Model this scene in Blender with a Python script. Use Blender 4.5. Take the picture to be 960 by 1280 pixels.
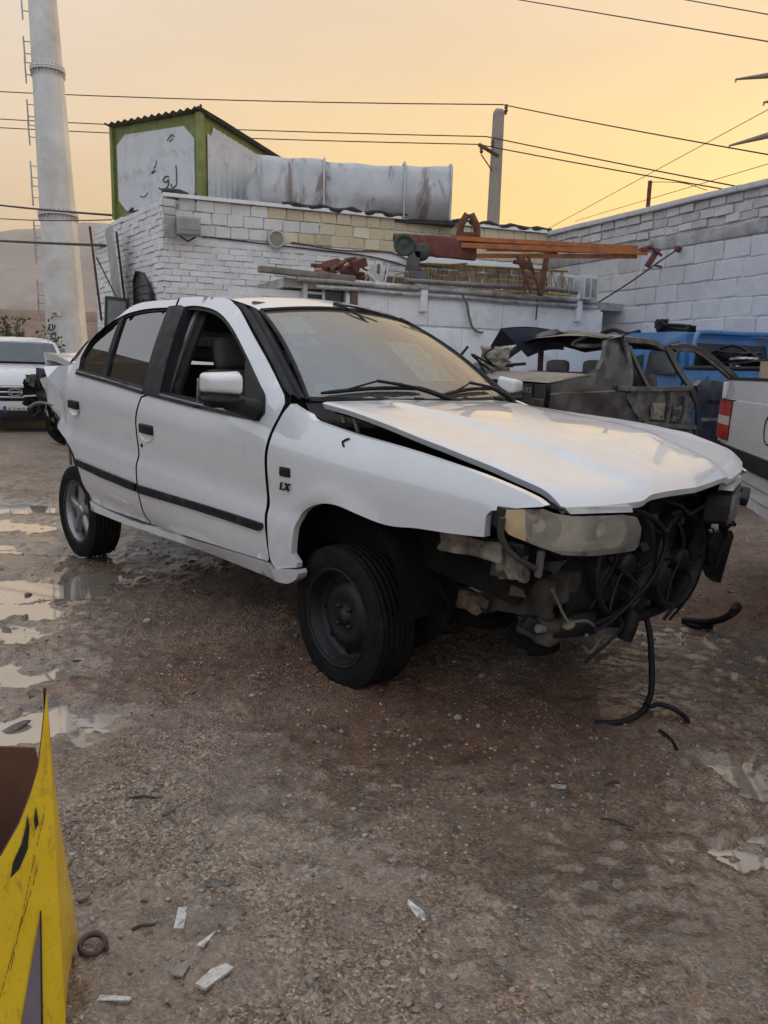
import bpy, bmesh, math, random
import numpy as np
from mathutils import Vector, Matrix, Euler
from mathutils.geometry import delaunay_2d_cdt
random.seed(7)
S = bpy.context.scene
for o in list(bpy.data.objects):
    bpy.data.objects.remove(o)

# ------------------------------------------------------------------ camera
cam_d = bpy.data.cameras.new('camera'); cam = bpy.data.objects.new('camera', cam_d)
S.collection.objects.link(cam)
cam_d.sensor_fit = 'VERTICAL'; cam_d.sensor_height = 32; cam_d.lens = 24.0
cam_d.clip_start = .02; cam_d.clip_end = 9000
cam.matrix_world = Matrix.Translation((0, 0, 1.2933)) @ Matrix.Rotation(math.pi/2-.1868, 4, 'X') @ Matrix.Rotation(.0285, 4, 'Z')
S.camera = cam

# ------------------------------------------------------------------ sky, sun, exposure
SUN_EL, SUN_AZ = math.radians(7.0), math.radians(32.0)      # azimuth from +Y towards +X
sun_dir = Vector((math.sin(SUN_AZ)*math.cos(SUN_EL), math.cos(SUN_AZ)*math.cos(SUN_EL), math.sin(SUN_EL)))
world = bpy.data.worlds.new('World'); S.world = world; world.use_nodes = True
wn, wl = world.node_tree.nodes, world.node_tree.links
wn.clear()
def W(t, **k):
    n = wn.new(t)
    for a, b in k.items(): setattr(n, a, b)
    return n
w_out = W('ShaderNodeOutputWorld'); w_bg = W('ShaderNodeBackground'); w_bg.inputs[1].default_value = .115
w_sky = W('ShaderNodeTexSky', sky_type='NISHITA'); w_sky.sun_disc = False
w_sky.sun_elevation = SUN_EL; w_sky.sun_rotation = SUN_AZ; w_sky.altitude = 1100
w_sky.air_density = 1.6; w_sky.dust_density = 5.5; w_sky.ozone_density = 1.0
# thick evening haze: a smooth veil, warm round the sun's azimuth, cool and pale on the far side
w_tc = W('ShaderNodeTexCoord'); w_sep = W('ShaderNodeSeparateXYZ'); wl.new(w_tc.outputs['Generated'], w_sep.inputs[0])
w_dot = W('ShaderNodeVectorMath', operation='DOT_PRODUCT'); wl.new(w_tc.outputs['Generated'], w_dot.inputs[0])
w_dot.inputs[1].default_value = (math.sin(SUN_AZ), math.cos(SUN_AZ), 0)
w_az = W('ShaderNodeMapRange', interpolation_type='SMOOTHSTEP'); wl.new(w_dot.outputs['Value'], w_az.inputs[0])
w_az.inputs[1].default_value = -.35; w_az.inputs[2].default_value = 1.0
w_lo = W('ShaderNodeValToRGB'); wl.new(w_az.outputs[0], w_lo.inputs[0])
e = w_lo.color_ramp.elements
e[0].position = 0; e[0].color = (7.2, 7.6, 8.4, 1)
e[1].position = 1; e[1].color = (14.0, 8.6, 1.2, 1)
x = w_lo.color_ramp.elements.new(.55); x.color = (8.3, 6.6, 4.9, 1)
x = w_lo.color_ramp.elements.new(.80); x.color = (9.8, 6.3, 2.6, 1)
w_hi = W('ShaderNodeValToRGB'); wl.new(w_az.outputs[0], w_hi.inputs[0])
e = w_hi.color_ramp.elements
e[0].position = 0; e[0].color = (7.6, 8.2, 9.2, 1)
e[1].position = 1; e[1].color = (8.3, 6.0, 3.7, 1)
w_el = W('ShaderNodeMapRange', interpolation_type='SMOOTHSTEP'); wl.new(w_sep.outputs[2], w_el.inputs[0])
w_el.inputs[1].default_value = .06; w_el.inputs[2].default_value = .42
w_mix = W('ShaderNodeMix', data_type='RGBA'); wl.new(w_el.outputs[0], w_mix.inputs[0])
wl.new(w_lo.outputs[0], w_mix.inputs[6]); wl.new(w_hi.outputs[0], w_mix.inputs[7])
w_zen = W('ShaderNodeMapRange', interpolation_type='SMOOTHSTEP'); wl.new(w_sep.outputs[2], w_zen.inputs[0])
w_zen.inputs[1].default_value = .48; w_zen.inputs[2].default_value = 1.0
w_mz = W('ShaderNodeMix', data_type='RGBA'); wl.new(w_zen.outputs[0], w_mz.inputs[0]); wl.new(w_mix.outputs[2], w_mz.inputs[6]); w_mz.inputs[7].default_value = (8.0, 8.7, 10.0, 1)
w_nz = W('ShaderNodeTexNoise'); w_nz.inputs['Scale'].default_value = 2.2; w_nz.inputs['Detail'].default_value = 4
w_mp = W('ShaderNodeMapping'); w_mp.inputs['Scale'].default_value = (1, 1, 4.5); wl.new(w_tc.outputs['Generated'], w_mp.inputs[0]); wl.new(w_mp.outputs[0], w_nz.inputs[0])
w_nr = W('ShaderNodeMapRange'); wl.new(w_nz.outputs[0], w_nr.inputs[0]); w_nr.inputs[1].default_value = .3; w_nr.inputs[2].default_value = .7; w_nr.inputs[3].default_value = .93; w_nr.inputs[4].default_value = 1.07
w_mul = W('ShaderNodeMix', data_type='RGBA', blend_type='MULTIPLY'); w_mul.inputs[0].default_value = 1
wl.new(w_mz.outputs[2], w_mul.inputs[6]); wl.new(w_nr.outputs[0], w_mul.inputs[7])
w_veil = W('ShaderNodeMix', data_type='RGBA'); w_veil.inputs[0].default_value = .86
wl.new(w_sky.outputs[0], w_veil.inputs[6]); wl.new(w_mul.outputs[2], w_veil.inputs[7])
wl.new(w_veil.outputs[2], w_bg.inputs[0]); wl.new(w_bg.outputs[0], w_out.inputs[0])

sd = bpy.data.lights.new('sun', 'SUN'); sd.energy = .9; sd.angle = math.radians(14); sd.color = (1, .74, .45)
sun = bpy.data.objects.new('sun', sd); S.collection.objects.link(sun)
sun.rotation_euler = (-sun_dir).to_track_quat('-Z', 'Y').to_euler(); sun.location = sun_dir*50
S.view_settings.view_transform = 'Standard'; S.view_settings.look = 'None'; S.view_settings.gamma = 1
S.view_settings.use_curve_mapping = False; S.view_settings.exposure = 0.22
S.cycles.use_denoising = True; S.cycles.denoising_prefilter = 'ACCURATE'
S.cycles.max_bounces = 7; S.cycles.transparent_max_bounces = 12; S.cycles.diffuse_bounces = 3; S.cycles.glossy_bounces = 4
S.cycles.caustics_reflective = False; S.cycles.caustics_refractive = False

# ------------------------------------------------------------------ helpers
COL = S.collection
def link(o, parent=None):
    COL.objects.link(o)
    if parent is not None: o.parent = parent
    return o
def tag(o, label=None, cat=None, group=None, kind=None):
    if label: o['label'] = label
    if cat: o['category'] = cat
    if group: o['group'] = group
    if kind: o['kind'] = kind
    return o
def thing(name, label, cat, loc=(0, 0, 0), rotz=0, group=None):
    o = bpy.data.objects.new(name, None); link(o)
    o.location = loc; o.rotation_euler = (0, 0, rotz); o.empty_display_size = .1
    return tag(o, label, cat, group)

class MB:
    def __init__(s): s.v = []; s.f = []; s.sm = []
    def add(s, vs, fs, smooth=False):
        b = len(s.v); s.v += [tuple(map(float, p)) for p in vs]
        s.f += [tuple(b+i for i in f) for f in fs]; s.sm += [smooth]*len(fs); return s
    def box(s, c, d, rot=None, taper=1.0):
        hx, hy, hz = d[0]/2, d[1]/2, d[2]/2
        vs = [Vector((x*hx*(taper if z > 0 else 1), y*hy*(taper if z > 0 else 1), z*hz)) for z in (-1, 1) for y in (-1, 1) for x in (-1, 1)]
        if rot is not None:
            R = rot if isinstance(rot, Matrix) else Euler(rot).to_matrix()
            vs = [R @ p for p in vs]
        vs = [p+Vector(c) for p in vs]
        return s.add(vs, [(0, 2, 3, 1), (4, 5, 7, 6), (0, 1, 5, 4), (2, 6, 7, 3), (0, 4, 6, 2), (1, 3, 7, 5)])
    def cbox(s, c, d, b=.01, rot=None):
        bm = bmesh.new(); bmesh.ops.create_cube(bm, size=1)
        for p in bm.verts: p.co = Vector((p.co.x*d[0], p.co.y*d[1], p.co.z*d[2]))
        bmesh.ops.bevel(bm, geom=bm.edges[:], offset=b, segments=2, affect='EDGES', profile=.6)
        return s.bm(bm, c, rot, True)
    def bm(s, bm, c=(0, 0, 0), rot=None, smooth=False):
        R = (rot if isinstance(rot, Matrix) else Euler(rot).to_matrix()) if rot is not None else Matrix.Identity(3)
        bm.verts.index_update()
        s.add([R @ p.co+Vector(c) for p in bm.verts], [[q.index for q in f.verts] for f in bm.faces], smooth); bm.free(); return s
    def tube(s, pts, r, n=8, cap=True, smooth=True):
        pts = [Vector(p) for p in pts]; m = len(pts)
        rs = r if hasattr(r, '__len__') else [r]*m
        up = None; vs = []
        for i, p in enumerate(pts):
            t = (pts[min(i+1, m-1)]-pts[max(i-1, 0)])
            if t.length < 1e-9: t = Vector((0, 0, 1))
            t.normalize()
            if up is None:
                up = Vector((0, 0, 1)) if abs(t.z) < .9 else Vector((1, 0, 0))
            a = t.cross(up); 
            if a.length < 1e-6: a = t.cross(Vector((.3, .5, .7)))
            a.normalize(); b = a.cross(t).normalized(); up = b
            for k in range(n):
                th = 2*math.pi*k/n
                vs.append(p+(a*math.cos(th)+b*math.sin(th))*rs[i])
        fs = [(i*n+k, i*n+(k+1) % n, (i+1)*n+(k+1) % n, (i+1)*n+k) for i in range(m-1) for k in range(n)]
        s.add(vs, fs, smooth)
        if cap:
            s.add(vs[:n], [tuple(range(n))[::-1]]); s.add(vs[-n:], [tuple(range(n))])
        return s
    def lathe(s, prof, n=32, M=None, smooth=True, close=False):
        # prof: (r, h) about local Z; M 4x4
        M = M or Matrix.Identity(4); vs = []
        for r, h in prof:
            for k in range(n):
                a = 2*math.pi*k/n; vs.append(M @ Vector((r*math.cos(a), r*math.sin(a), h)))
        m = len(prof); fs = []
        for i in range(m if close else m-1):
            j = (i+1) % m
            for k in range(n): fs.append((i*n+k, i*n+(k+1) % n, j*n+(k+1) % n, j*n+k))
        return s.add(vs, fs, smooth)
    def grid(s, rows, smooth=True, closed=False):
        m, n = len(rows), len(rows[0]); vs = [p for r in rows for p in r]
        fs = [(i*n+k, i*n+(k+1) % n, (i+1)*n+(k+1) % n, (i+1)*n+k) for i in range(m-1) for k in range(n if closed else n-1)]
        return s.add(vs, fs, smooth)
    def prism(s, poly, axis, a, b, smooth=False):
        # poly 2D extruded along axis from a to b
        def P(p, h):
            return {'x': (h, p[0], p[1]), 'y': (p[0], h, p[1]), 'z': (p[0], p[1], h)}[axis]
        n = len(poly); vs = [P(p, a) for p in poly]+[P(p, b) for p in poly]
        s.add(vs, [tuple(range(n)), tuple(range(2*n-1, n-1, -1))]+[(i, n+i, n+(i+1) % n, (i+1) % n) for i in range(n)], smooth); return s
    def mesh(s, name='m', mat=None, weld=False):
        me = bpy.data.meshes.new(name); me.from_pydata(s.v, [], s.f)
        me.polygons.foreach_set('use_smooth', s.sm)
        me.validate()
        bm = bmesh.new(); bm.from_mesh(me)
        if weld: bmesh.ops.remove_doubles(bm, verts=bm.verts, dist=1e-5)
        bmesh.ops.recalc_face_normals(bm, faces=bm.faces); bm.to_mesh(me); bm.free()
        if mat: me.materials.append(mat)
        return me
    def build(s, name, mat=None, parent=None, weld=False, loc=None, rot=None):
        o = bpy.data.objects.new(name, s.mesh(name, mat, weld)); link(o, parent)
        if loc: o.location = loc
        if rot: o.rotation_euler = rot
        return o

def arc(c, r, a0, a1, n, plane='xz', k=1.0):
    out = []
    for i in range(n+1):
        a = a0+(a1-a0)*i/n; u, v = r*math.cos(a), r*k*math.sin(a)
        out.append({'xz': (c[0]+u, c[1], c[2]+v), 'yz': (c[0], c[1]+u, c[2]+v), 'xy': (c[0]+u, c[1]+v, c[2])}[plane])
    return out
def smooth_path(pts, k=6):
    P = [Vector(p) for p in pts]; out = []
    for i in range(len(P)-1):
        p0, p1, p2, p3 = P[max(i-1, 0)], P[i], P[i+1], P[min(i+2, len(P)-1)]
        for j in range(k):
            t = j/k
            out.append(.5*((2*p1)+(p2-p0)*t+(2*p0-5*p1+4*p2-p3)*t*t+(3*p1-p0-3*p2+p3)*t**3))
    out.append(P[-1]); return out

# ---- numpy value noise
def vnoise(x, y, seed=0):
    rng = np.random.RandomState(seed); L = rng.rand(256, 256)
    xi, yi = np.floor(x).astype(int), np.floor(y).astype(int); fx, fy = x-xi, y-yi
    fx, fy = fx*fx*(3-2*fx), fy*fy*(3-2*fy)
    g = lambda a, b: L[a % 256, b % 256]
    return (g(xi, yi)*(1-fx)+g(xi+1, yi)*fx)*(1-fy)+(g(xi, yi+1)*(1-fx)+g(xi+1, yi+1)*fx)*fy
def fbm(x, y, oct=4, seed=0, gain=.5):
    t = np.zeros_like(x, dtype=float); a = 1.; n = 0.
    for i in range(oct):
        t += a*vnoise(x*2**i+i*17.3, y*2**i+i*9.1, seed+i); n += a; a *= gain
    return t/n

# ------------------------------------------------------------------ materials
def new_mat(name):
    m = bpy.data.materials.new(name); m.use_nodes = True; nt = m.node_tree
    b = nt.nodes['Principled BSDF']; return m, nt, b
def N(nt, t, **k):
    n = nt.nodes.new(t)
    for a, v in k.items(): setattr(n, a, v)
    return n
def ramp(nt, src, stops):
    r = N(nt, 'ShaderNodeValToRGB'); nt.links.new(src, r.inputs[0]); el = r.color_ramp.elements
    while len(el) < len(stops): el.new(.5)
    for e_, (p, c) in zip(el, stops):
        e_.position = p; e_.color = tuple(c)+((1,) if len(c) == 3 else ())
    return r.outputs[0]
def noise(nt, scale, detail=4, rough=.55, coord='Object', vec=None, dist=0, stretch=None):
    n = N(nt, 'ShaderNodeTexNoise'); n.inputs['Scale'].default_value = scale; n.inputs['Detail'].default_value = detail
    n.inputs['Roughness'].default_value = rough; n.inputs['Distortion'].default_value = dist
    if vec is None:
        tc = N(nt, 'ShaderNodeTexCoord') if coord != 'World' else N(nt, 'ShaderNodeNewGeometry')
        vec = tc.outputs[coord] if coord != 'World' else tc.outputs['Position']
    if stretch:
        mp = N(nt, 'ShaderNodeMapping'); mp.inputs['Scale'].default_value = stretch; nt.links.new(vec, mp.inputs[0]); vec = mp.outputs[0]
    nt.links.new(vec, n.inputs['Vector']); return n.outputs[0]
def mixc(nt, fac, a, b, mode='MIX'):
    m = N(nt, 'ShaderNodeMix', data_type='RGBA', blend_type=mode)
    for sock, val in ((m.inputs[0], fac), (m.inputs[6], a), (m.inputs[7], b)):
        if hasattr(val, 'links') or hasattr(val, 'is_linked'): nt.links.new(val, sock)
        elif isinstance(val, (int, float)): sock.default_value = val
        else: sock.default_value = tuple(val)+((1,) if len(val) == 3 else ())
    return m.outputs[2]
def bump(nt, bsdf, h, strength=.3, dist=.01, prev=None):
    b = N(nt, 'ShaderNodeBump'); b.inputs['Strength'].default_value = strength; b.inputs['Distance'].default_value = dist
    nt.links.new(h, b.inputs['Height'])
    if prev: nt.links.new(prev, b.inputs['Normal'])
    nt.links.new(b.outputs[0], bsdf.inputs['Normal']); return b.outputs[0]
def pm(name, col, rough=.5, metal=0, coat=0, var=.12, vscale=6, dirt=None, damt=.5, dscale=4, bs=0, bscale=60, rvar=.1, coord='Object', spec=.5):
    """painted / plain surface: base colour with tonal variation, irregular dirt and fine relief"""
    m, nt, b = new_mat(name)
    n1 = noise(nt, vscale, 5, .6, coord)
    lo = [max(0, c*(1-var)) for c in col]; hi = [min(1, c*(1+var)) for c in col]
    c = ramp(nt, n1, [(.3, lo), (.7, hi)])
    if dirt:
        n2 = noise(nt, dscale, 8, .68, coord, dist=.4)
        f = ramp(nt, n2, [(.62-damt*.35, (0, 0, 0)), (.80-damt*.25, (1, 1, 1))])
        c = mixc(nt, f, c, dirt)
    nt.links.new(c, b.inputs['Base Color'])
    n3 = noise(nt, vscale*2.3, 4, .6, coord)
    r = N(nt, 'ShaderNodeMapRange'); nt.links.new(n3, r.inputs[0]); r.inputs[1].default_value = .3; r.inputs[2].default_value = .7
    r.inputs[3].default_value = max(.02, rough-rvar); r.inputs[4].default_value = min(1, rough+rvar); nt.links.new(r.outputs[0], b.inputs['Roughness'])
    b.inputs['Metallic'].default_value = metal; b.inputs['Coat Weight'].default_value = coat; b.inputs['Coat Roughness'].default_value = .06
    b.inputs['Specular IOR Level'].default_value = spec
    if bs: bump(nt, b, noise(nt, bscale, 6, .6, coord), bs, .01)
    return m
# ------------------------------------------------------------------ ground
PUD = [(-2.75, 5.80, .42, .20), (-2.45, 5.02, .42, .15), (-1.98, 4.22, .36, .25), (-2.35, 4.25, .30, .2), (-2.0, 3.80, .26, .12), (-1.78, 3.47, .20, .10),
       (-1.52, 2.95, .26, .13), (-1.22, 2.60, .23, .15), (-1.55, 2.45, .35, .2), (1.24, 2.30, .10, .13), (1.36, 2.25, .14, .10), (1.15, 2.03, .15, .035), (1.02, 1.73, .07, .045),
       (-3.4, 6.6, .5, .25), (1.62, 3.0, .12, .05)]
WET = [(.5, 1.75, .5, .3), (-.1, 2.5, .5, .3), (1.2, 2.7, .5, .35), (.45, 2.15, .75, .55), (1.35, 3.6, .4, .3), (.15, 2.05, .4, .3), (1.0, 2.1, .45, .3), (1.75, 3.4, .5, .3), (-.62, 1.45, .28, .2), (.8, 1.8, .3, .2), (-2.1, 4.6, .8, 1.4), (-1.4, 2.7, .5, .5), (1.5, 2.7, .6, .3), (.3, 1.5, .3, .15)]
WATER_Z = -.0165
def blobs(x, y, L, jit):
    jx = (fbm(x*3.1, y*3.1, 4, 40)-.5)*jit; jy = (fbm(x*3.1+50, y*3.1, 4, 44)-.5)*jit
    jx += (fbm(x*13, y*13, 3, 48)-.5)*jit*.32; jy += (fbm(x*13+20, y*13, 3, 49)-.5)*jit*.32
    m = np.zeros_like(x)
    for cx, cy, rx, ry in L:
        d = ((x+jx-cx)/rx)**2+((y+jy-cy)/ry)**2
        m = np.maximum(m, np.exp(-d*d*.55))
    return m
def ground_h(x, y):
    x = np.asarray(x, float); y = np.asarray(y, float)
    near = 1/(1+np.maximum(0, np.hypot(x, y)-9)/6)**2
    h = .010*(fbm(x*1.3, y*1.3, 3, 3)-.5)*2
    h += .013*(fbm(x*6, y*6, 4, 9)-.5)*2
    clod = fbm(x*19, y*19, 3, 21); h += .022*np.clip(clod-.53, 0, 1)*3*(.4+1.2*fbm(x*1.1, y*1.1, 2, 61)); c2 = fbm(x*38, y*38, 2, 29); h += .010*np.clip(c2-.55, 0, 1)*3
    h += .0055*(fbm(x*55, y*55, 2, 33)-.5)*2
    wet = blobs(x, y, WET, .5); p = blobs(x, y, PUD, .62)
    h = h*(1-.45*wet)
    # tyre-churned ripples in the wet mud
    rp = np.sin((x*.8+y*1.1+.35*fbm(x*4, y*4, 3, 70))*46)*.0024*blobs(x, y, [(.85, 1.95, .45, .3)], .3)
    for (k0, k1, k2, w0) in ((.62, .16, -.05, .085), (-.95, -.10, .03, .08), (-.45, .02, .02, .07)):
        xc = k0+k1*(y-2)+k2*(y-2)**2; d = (x-xc+.05*(fbm(x*2, y*2, 2, 90)-.5))/w0; fade = np.exp(-((y-2.3)/1.6)**4)
        h += fade*(-.010*np.exp(-d*d)+.006*np.exp(-(np.abs(d)-1.5)**2*3))*(.5+fbm(x*5, y*5, 2, 91))+fade*.0022*np.exp(-d*d)*np.sin((y*1.0+.4*d)*95)
    h += rp+.004
    h -= .034*p*(.6+.8*fbm(x*9, y*9, 3, 5))
    return h*near
def graded(stops):
    out = [stops[0][0]]
    for (a, _), (b, s) in zip(stops[:-1], stops[1:]):
        n = max(1, int(round((b-a)/s))); out += list(a+(b-a)*(np.arange(1, n+1)/n))
    return out
geo = lambda a, b, n: list(a*(b/a)**(np.arange(1, n+1)/n))
gx = graded([(-2.2, 0), (2.2, .0175)]); gx = graded([(-5, 0), (-2.2, .04)])[:-1]+gx+graded([(2.2, 0), (5, .045)])[1:]
gx = [-v for v in geo(5, 2400, 32)][::-1]+gx+geo(5, 2400, 32)
gy = graded([(-3, 0), (.9, .3)])+graded([(.9, 0), (4.2, .0155)])[1:]+graded([(4.2, 0), (7.5, .035)])[1:]+graded([(7.5, 0), (14, .13)])[1:]
gy = [-3-v for v in geo(1, 2400, 12)][::-1]+gy+geo(14, 2600, 30)
gx, gy = np.array(gx), np.array(gy); GX, GY = np.meshgrid(gx, gy)
GZ = ground_h(GX, GY)
nx_, ny_ = len(gx), len(gy)
idx = np.arange(nx_*ny_).reshape(ny_, nx_)
quads = np.stack([idx[:-1, :-1], idx[:-1, 1:], idx[1:, 1:], idx[1:, :-1]], -1).reshape(-1, 4)
gme = bpy.data.meshes.new('ground'); gme.vertices.add(nx_*ny_)
gme.vertices.foreach_set('co', np.stack([GX, GY, GZ], -1).reshape(-1).astype(np.float32))
gme.loops.add(quads.size); gme.loops.foreach_set('vertex_index', quads.reshape(-1).astype(np.int32))
gme.polygons.add(len(quads)); gme.polygons.foreach_set('loop_start', (np.arange(len(quads))*4).astype(np.int32))
gme.polygons.foreach_set('use_smooth', np.ones(len(quads), bool))
gme.update(calc_edges=True); gme.validate()
at_ = gme.attributes.new('wet', 'FLOAT', 'POINT')
wetv = np.clip(np.maximum(blobs(GX, GY, WET, .6)*(.45+1.5*(fbm(GX*2.6, GY*2.6, 4, 88)-.25)), blobs(GX, GY, [(a, b, c*1.7, d*2.0) for a, b, c, d in PUD], .6)), 0, 1)
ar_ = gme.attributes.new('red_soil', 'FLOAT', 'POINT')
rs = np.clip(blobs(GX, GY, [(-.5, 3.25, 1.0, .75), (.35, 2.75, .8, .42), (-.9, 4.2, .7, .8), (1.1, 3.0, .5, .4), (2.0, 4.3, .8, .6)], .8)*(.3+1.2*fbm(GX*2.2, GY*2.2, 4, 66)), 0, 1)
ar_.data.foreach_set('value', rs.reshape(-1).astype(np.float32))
at_ = gme.attributes['wet']
at_.data.foreach_set('value', wetv.reshape(-1).astype(np.float32))

m, nt, b = new_mat('muddy_ground')
n1 = noise(nt, 1.1, 6, .62, 'World', dist=.3); n2 = noise(nt, 9, 8, .7, 'World'); n3 = noise(nt, 70, 6, .75, 'World'); n4 = noise(nt, 240, 3, .7, 'World')
geo_ = N(nt, 'ShaderNodeNewGeometry')
def voro(scale, feat='F1'):
    v = N(nt, 'ShaderNodeTexVoronoi'); v.inputs['Scale'].default_value = scale; v.feature = feat; v.inputs['Randomness'].default_value = 1
    mp = N(nt, 'ShaderNodeVectorMath', operation='MULTIPLY_ADD'); nt.links.new(geo_.outputs['Position'], mp.inputs[0]); mp.inputs[1].default_value = (1, 1, 1); nt.links.new(n2, mp.inputs[2]); nt.links.new(geo_.outputs['Position'], v.inputs['Vector']); return v
v1 = voro(150); v2 = voro(62)
gs1 = N(nt, 'ShaderNodeSeparateColor'); nt.links.new(v1.outputs['Color'], gs1.inputs[0]); gs2 = N(nt, 'ShaderNodeSeparateColor'); nt.links.new(v2.outputs['Color'], gs2.inputs[0])
c = ramp(nt, n1, [(.28, (.32, .265, .215)), (.48, (.57, .46, .37)), (.72, (.78, .675, .565))])
c = mixc(nt, .75, c, ramp(nt, n2, [(.3, (.38, .36, .34)), (.72, (1.15, 1.1, 1.03))]), 'MULTIPLY')
c = mixc(nt, .7, c, ramp(nt, n3, [(.36, (.35, .33, .32)), (.52, (.9, .9, .9)), (.70, (1.5, 1.42, 1.32))]), 'MULTIPLY')
wa = N(nt, 'ShaderNodeAttribute'); wa.attribute_name = 'wet'
dry = N(nt, 'ShaderNodeMath', operation='MULTIPLY_ADD'); nt.links.new(wa.outputs['Fac'], dry.inputs[0]); dry.inputs[1].default_value = -.45; dry.inputs[2].default_value = 1
grm0 = ramp(nt, noise(nt, 3.2, 5, .65, 'World', dist=.5), [(.36, (.35, .35, .35)), (.56, (1, 1, 1))])
gm_ = N(nt, 'ShaderNodeMath', operation='MULTIPLY'); nt.links.new(grm0, gm_.inputs[0]); nt.links.new(dry.outputs[0], gm_.inputs[1]); grm = gm_.outputs[0]
c = mixc(nt, grm, c, mixc(nt, 1, c, ramp(nt, gs1.outputs[0], [(0, (.22, .21, .20)), (.4, (.80, .78, .76)), (.85, (1.25, 1.2, 1.15)), (1, (2.0, 1.9, 1.75))]), 'MULTIPLY'))
c = mixc(nt, ramp(nt, gs2.outputs[1], [(.90, (0, 0, 0)), (.93, (.75, .75, .75))]), c, ramp(nt, gs2.outputs[0], [(0, (.08, .07, .06)), (.5, (.30, .25, .2)), (1, (.60, .55, .48))]))
# red-brown grit driven over by cars
c = mixc(nt, ramp(nt, noise(nt, .55, 4, .6, 'World'), [(.46, (0, 0, 0)), (.62, (.6, .6, .6))]), c, mixc(nt, .6, c, (.55, .30, .21), 'MULTIPLY'))
# dark oily stains
c = mixc(nt, ramp(nt, noise(nt, 1.9, 6, .7, 'World', dist=1.0), [(.58, (0, 0, 0)), (.70, (.45, .45, .45))]), c, (.11, .098, .09))
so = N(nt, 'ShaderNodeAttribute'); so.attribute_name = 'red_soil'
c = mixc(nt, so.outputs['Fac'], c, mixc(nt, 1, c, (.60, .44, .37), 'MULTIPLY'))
c = mixc(nt, wa.outputs['Fac'], c, mixc(nt, 1, c, (.50, .455, .40), 'MULTIPLY'))
nt.links.new(c, b.inputs['Base Color'])
rr = N(nt, 'ShaderNodeMapRange'); nt.links.new(wa.outputs['Fac'], rr.inputs[0]); rr.inputs[3].default_value = .52; rr.inputs[4].default_value = .14
ra = N(nt, 'ShaderNodeMath', operation='MULTIPLY_ADD'); nt.links.new(n1, ra.inputs[0]); ra.inputs[1].default_value = -.45; nt.links.new(rr.outputs[0], ra.inputs[2])
ra2 = N(nt, 'ShaderNodeMath', operation='ADD'); nt.links.new(ra.outputs[0], ra2.inputs[0]); ra2.inputs[1].default_value = .20; ra2.use_clamp = True
nt.links.new(ra2.outputs[0], b.inputs['Roughness']); b.inputs['Specular IOR Level'].default_value = .6
nt.links.new(wa.outputs['Fac'], b.inputs['Coat Weight']); b.inputs['Coat Roughness'].default_value = .16
hm = N(nt, 'ShaderNodeMath', operation='MULTIPLY_ADD'); nt.links.new(n4, hm.inputs[0]); hm.inputs[1].default_value = .35; nt.links.new(n3, hm.inputs[2])
hv_ = N(nt, 'ShaderNodeMath', operation='MULTIPLY_ADD'); nt.links.new(v1.outputs['Distance'], hv_.inputs[0]); hv_.inputs[1].default_value = -.9; nt.links.new(hm.outputs[0], hv_.inputs[2])
bump(nt, b, hv_.outputs[0], 1.0, .014)
bs_ = N(nt, 'ShaderNodeMapRange'); nt.links.new(wa.outputs['Fac'], bs_.inputs[0]); bs_.inputs[3].default_value = 1.0; bs_.inputs[4].default_value = .5
nt.links.new(bs_.outputs[0], b.inputs['Normal'].links[0].from_node.inputs['Strength'])
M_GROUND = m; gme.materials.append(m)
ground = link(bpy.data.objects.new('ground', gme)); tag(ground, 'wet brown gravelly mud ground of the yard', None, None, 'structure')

# muddy standing water in the hollows
m, nt, b = new_mat('puddle_water')
c = ramp(nt, noise(nt, 2.5, 4, .5, 'World'), [(.35, (.27, .22, .17)), (.7, (.36, .295, .235))]); nt.links.new(c, b.inputs['Base Color'])
b.inputs['Roughness'].default_value = .035; b.inputs['IOR'].default_value = 1.6; b.inputs['Coat Weight'].default_value = 1; b.inputs['Coat Roughness'].default_value = .03; b.inputs['Coat IOR'].default_value = 1.6; b.inputs['Specular IOR Level'].default_value = 1.0
bump(nt, b, noise(nt, 14, 3, .5, 'World'), .03, .01); M_WATER = m
for i, (x0, x1, y0, y1) in enumerate([(-4.3, -1.2, 3.2, 7.2), (-2.0, -.85, 2.1, 3.18), (.85, 1.62, 1.55, 2.6), (1.45, 1.8, 2.85, 3.15)]):
    xs, ys = np.linspace(x0, x1, 12), np.linspace(y0, y1, 12)
    o = MB().grid([[(x, y, WATER_Z) for x in xs] for y in ys]).build('puddle', M_WATER)
    tag(o, None, None, None, 'structure')

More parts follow.
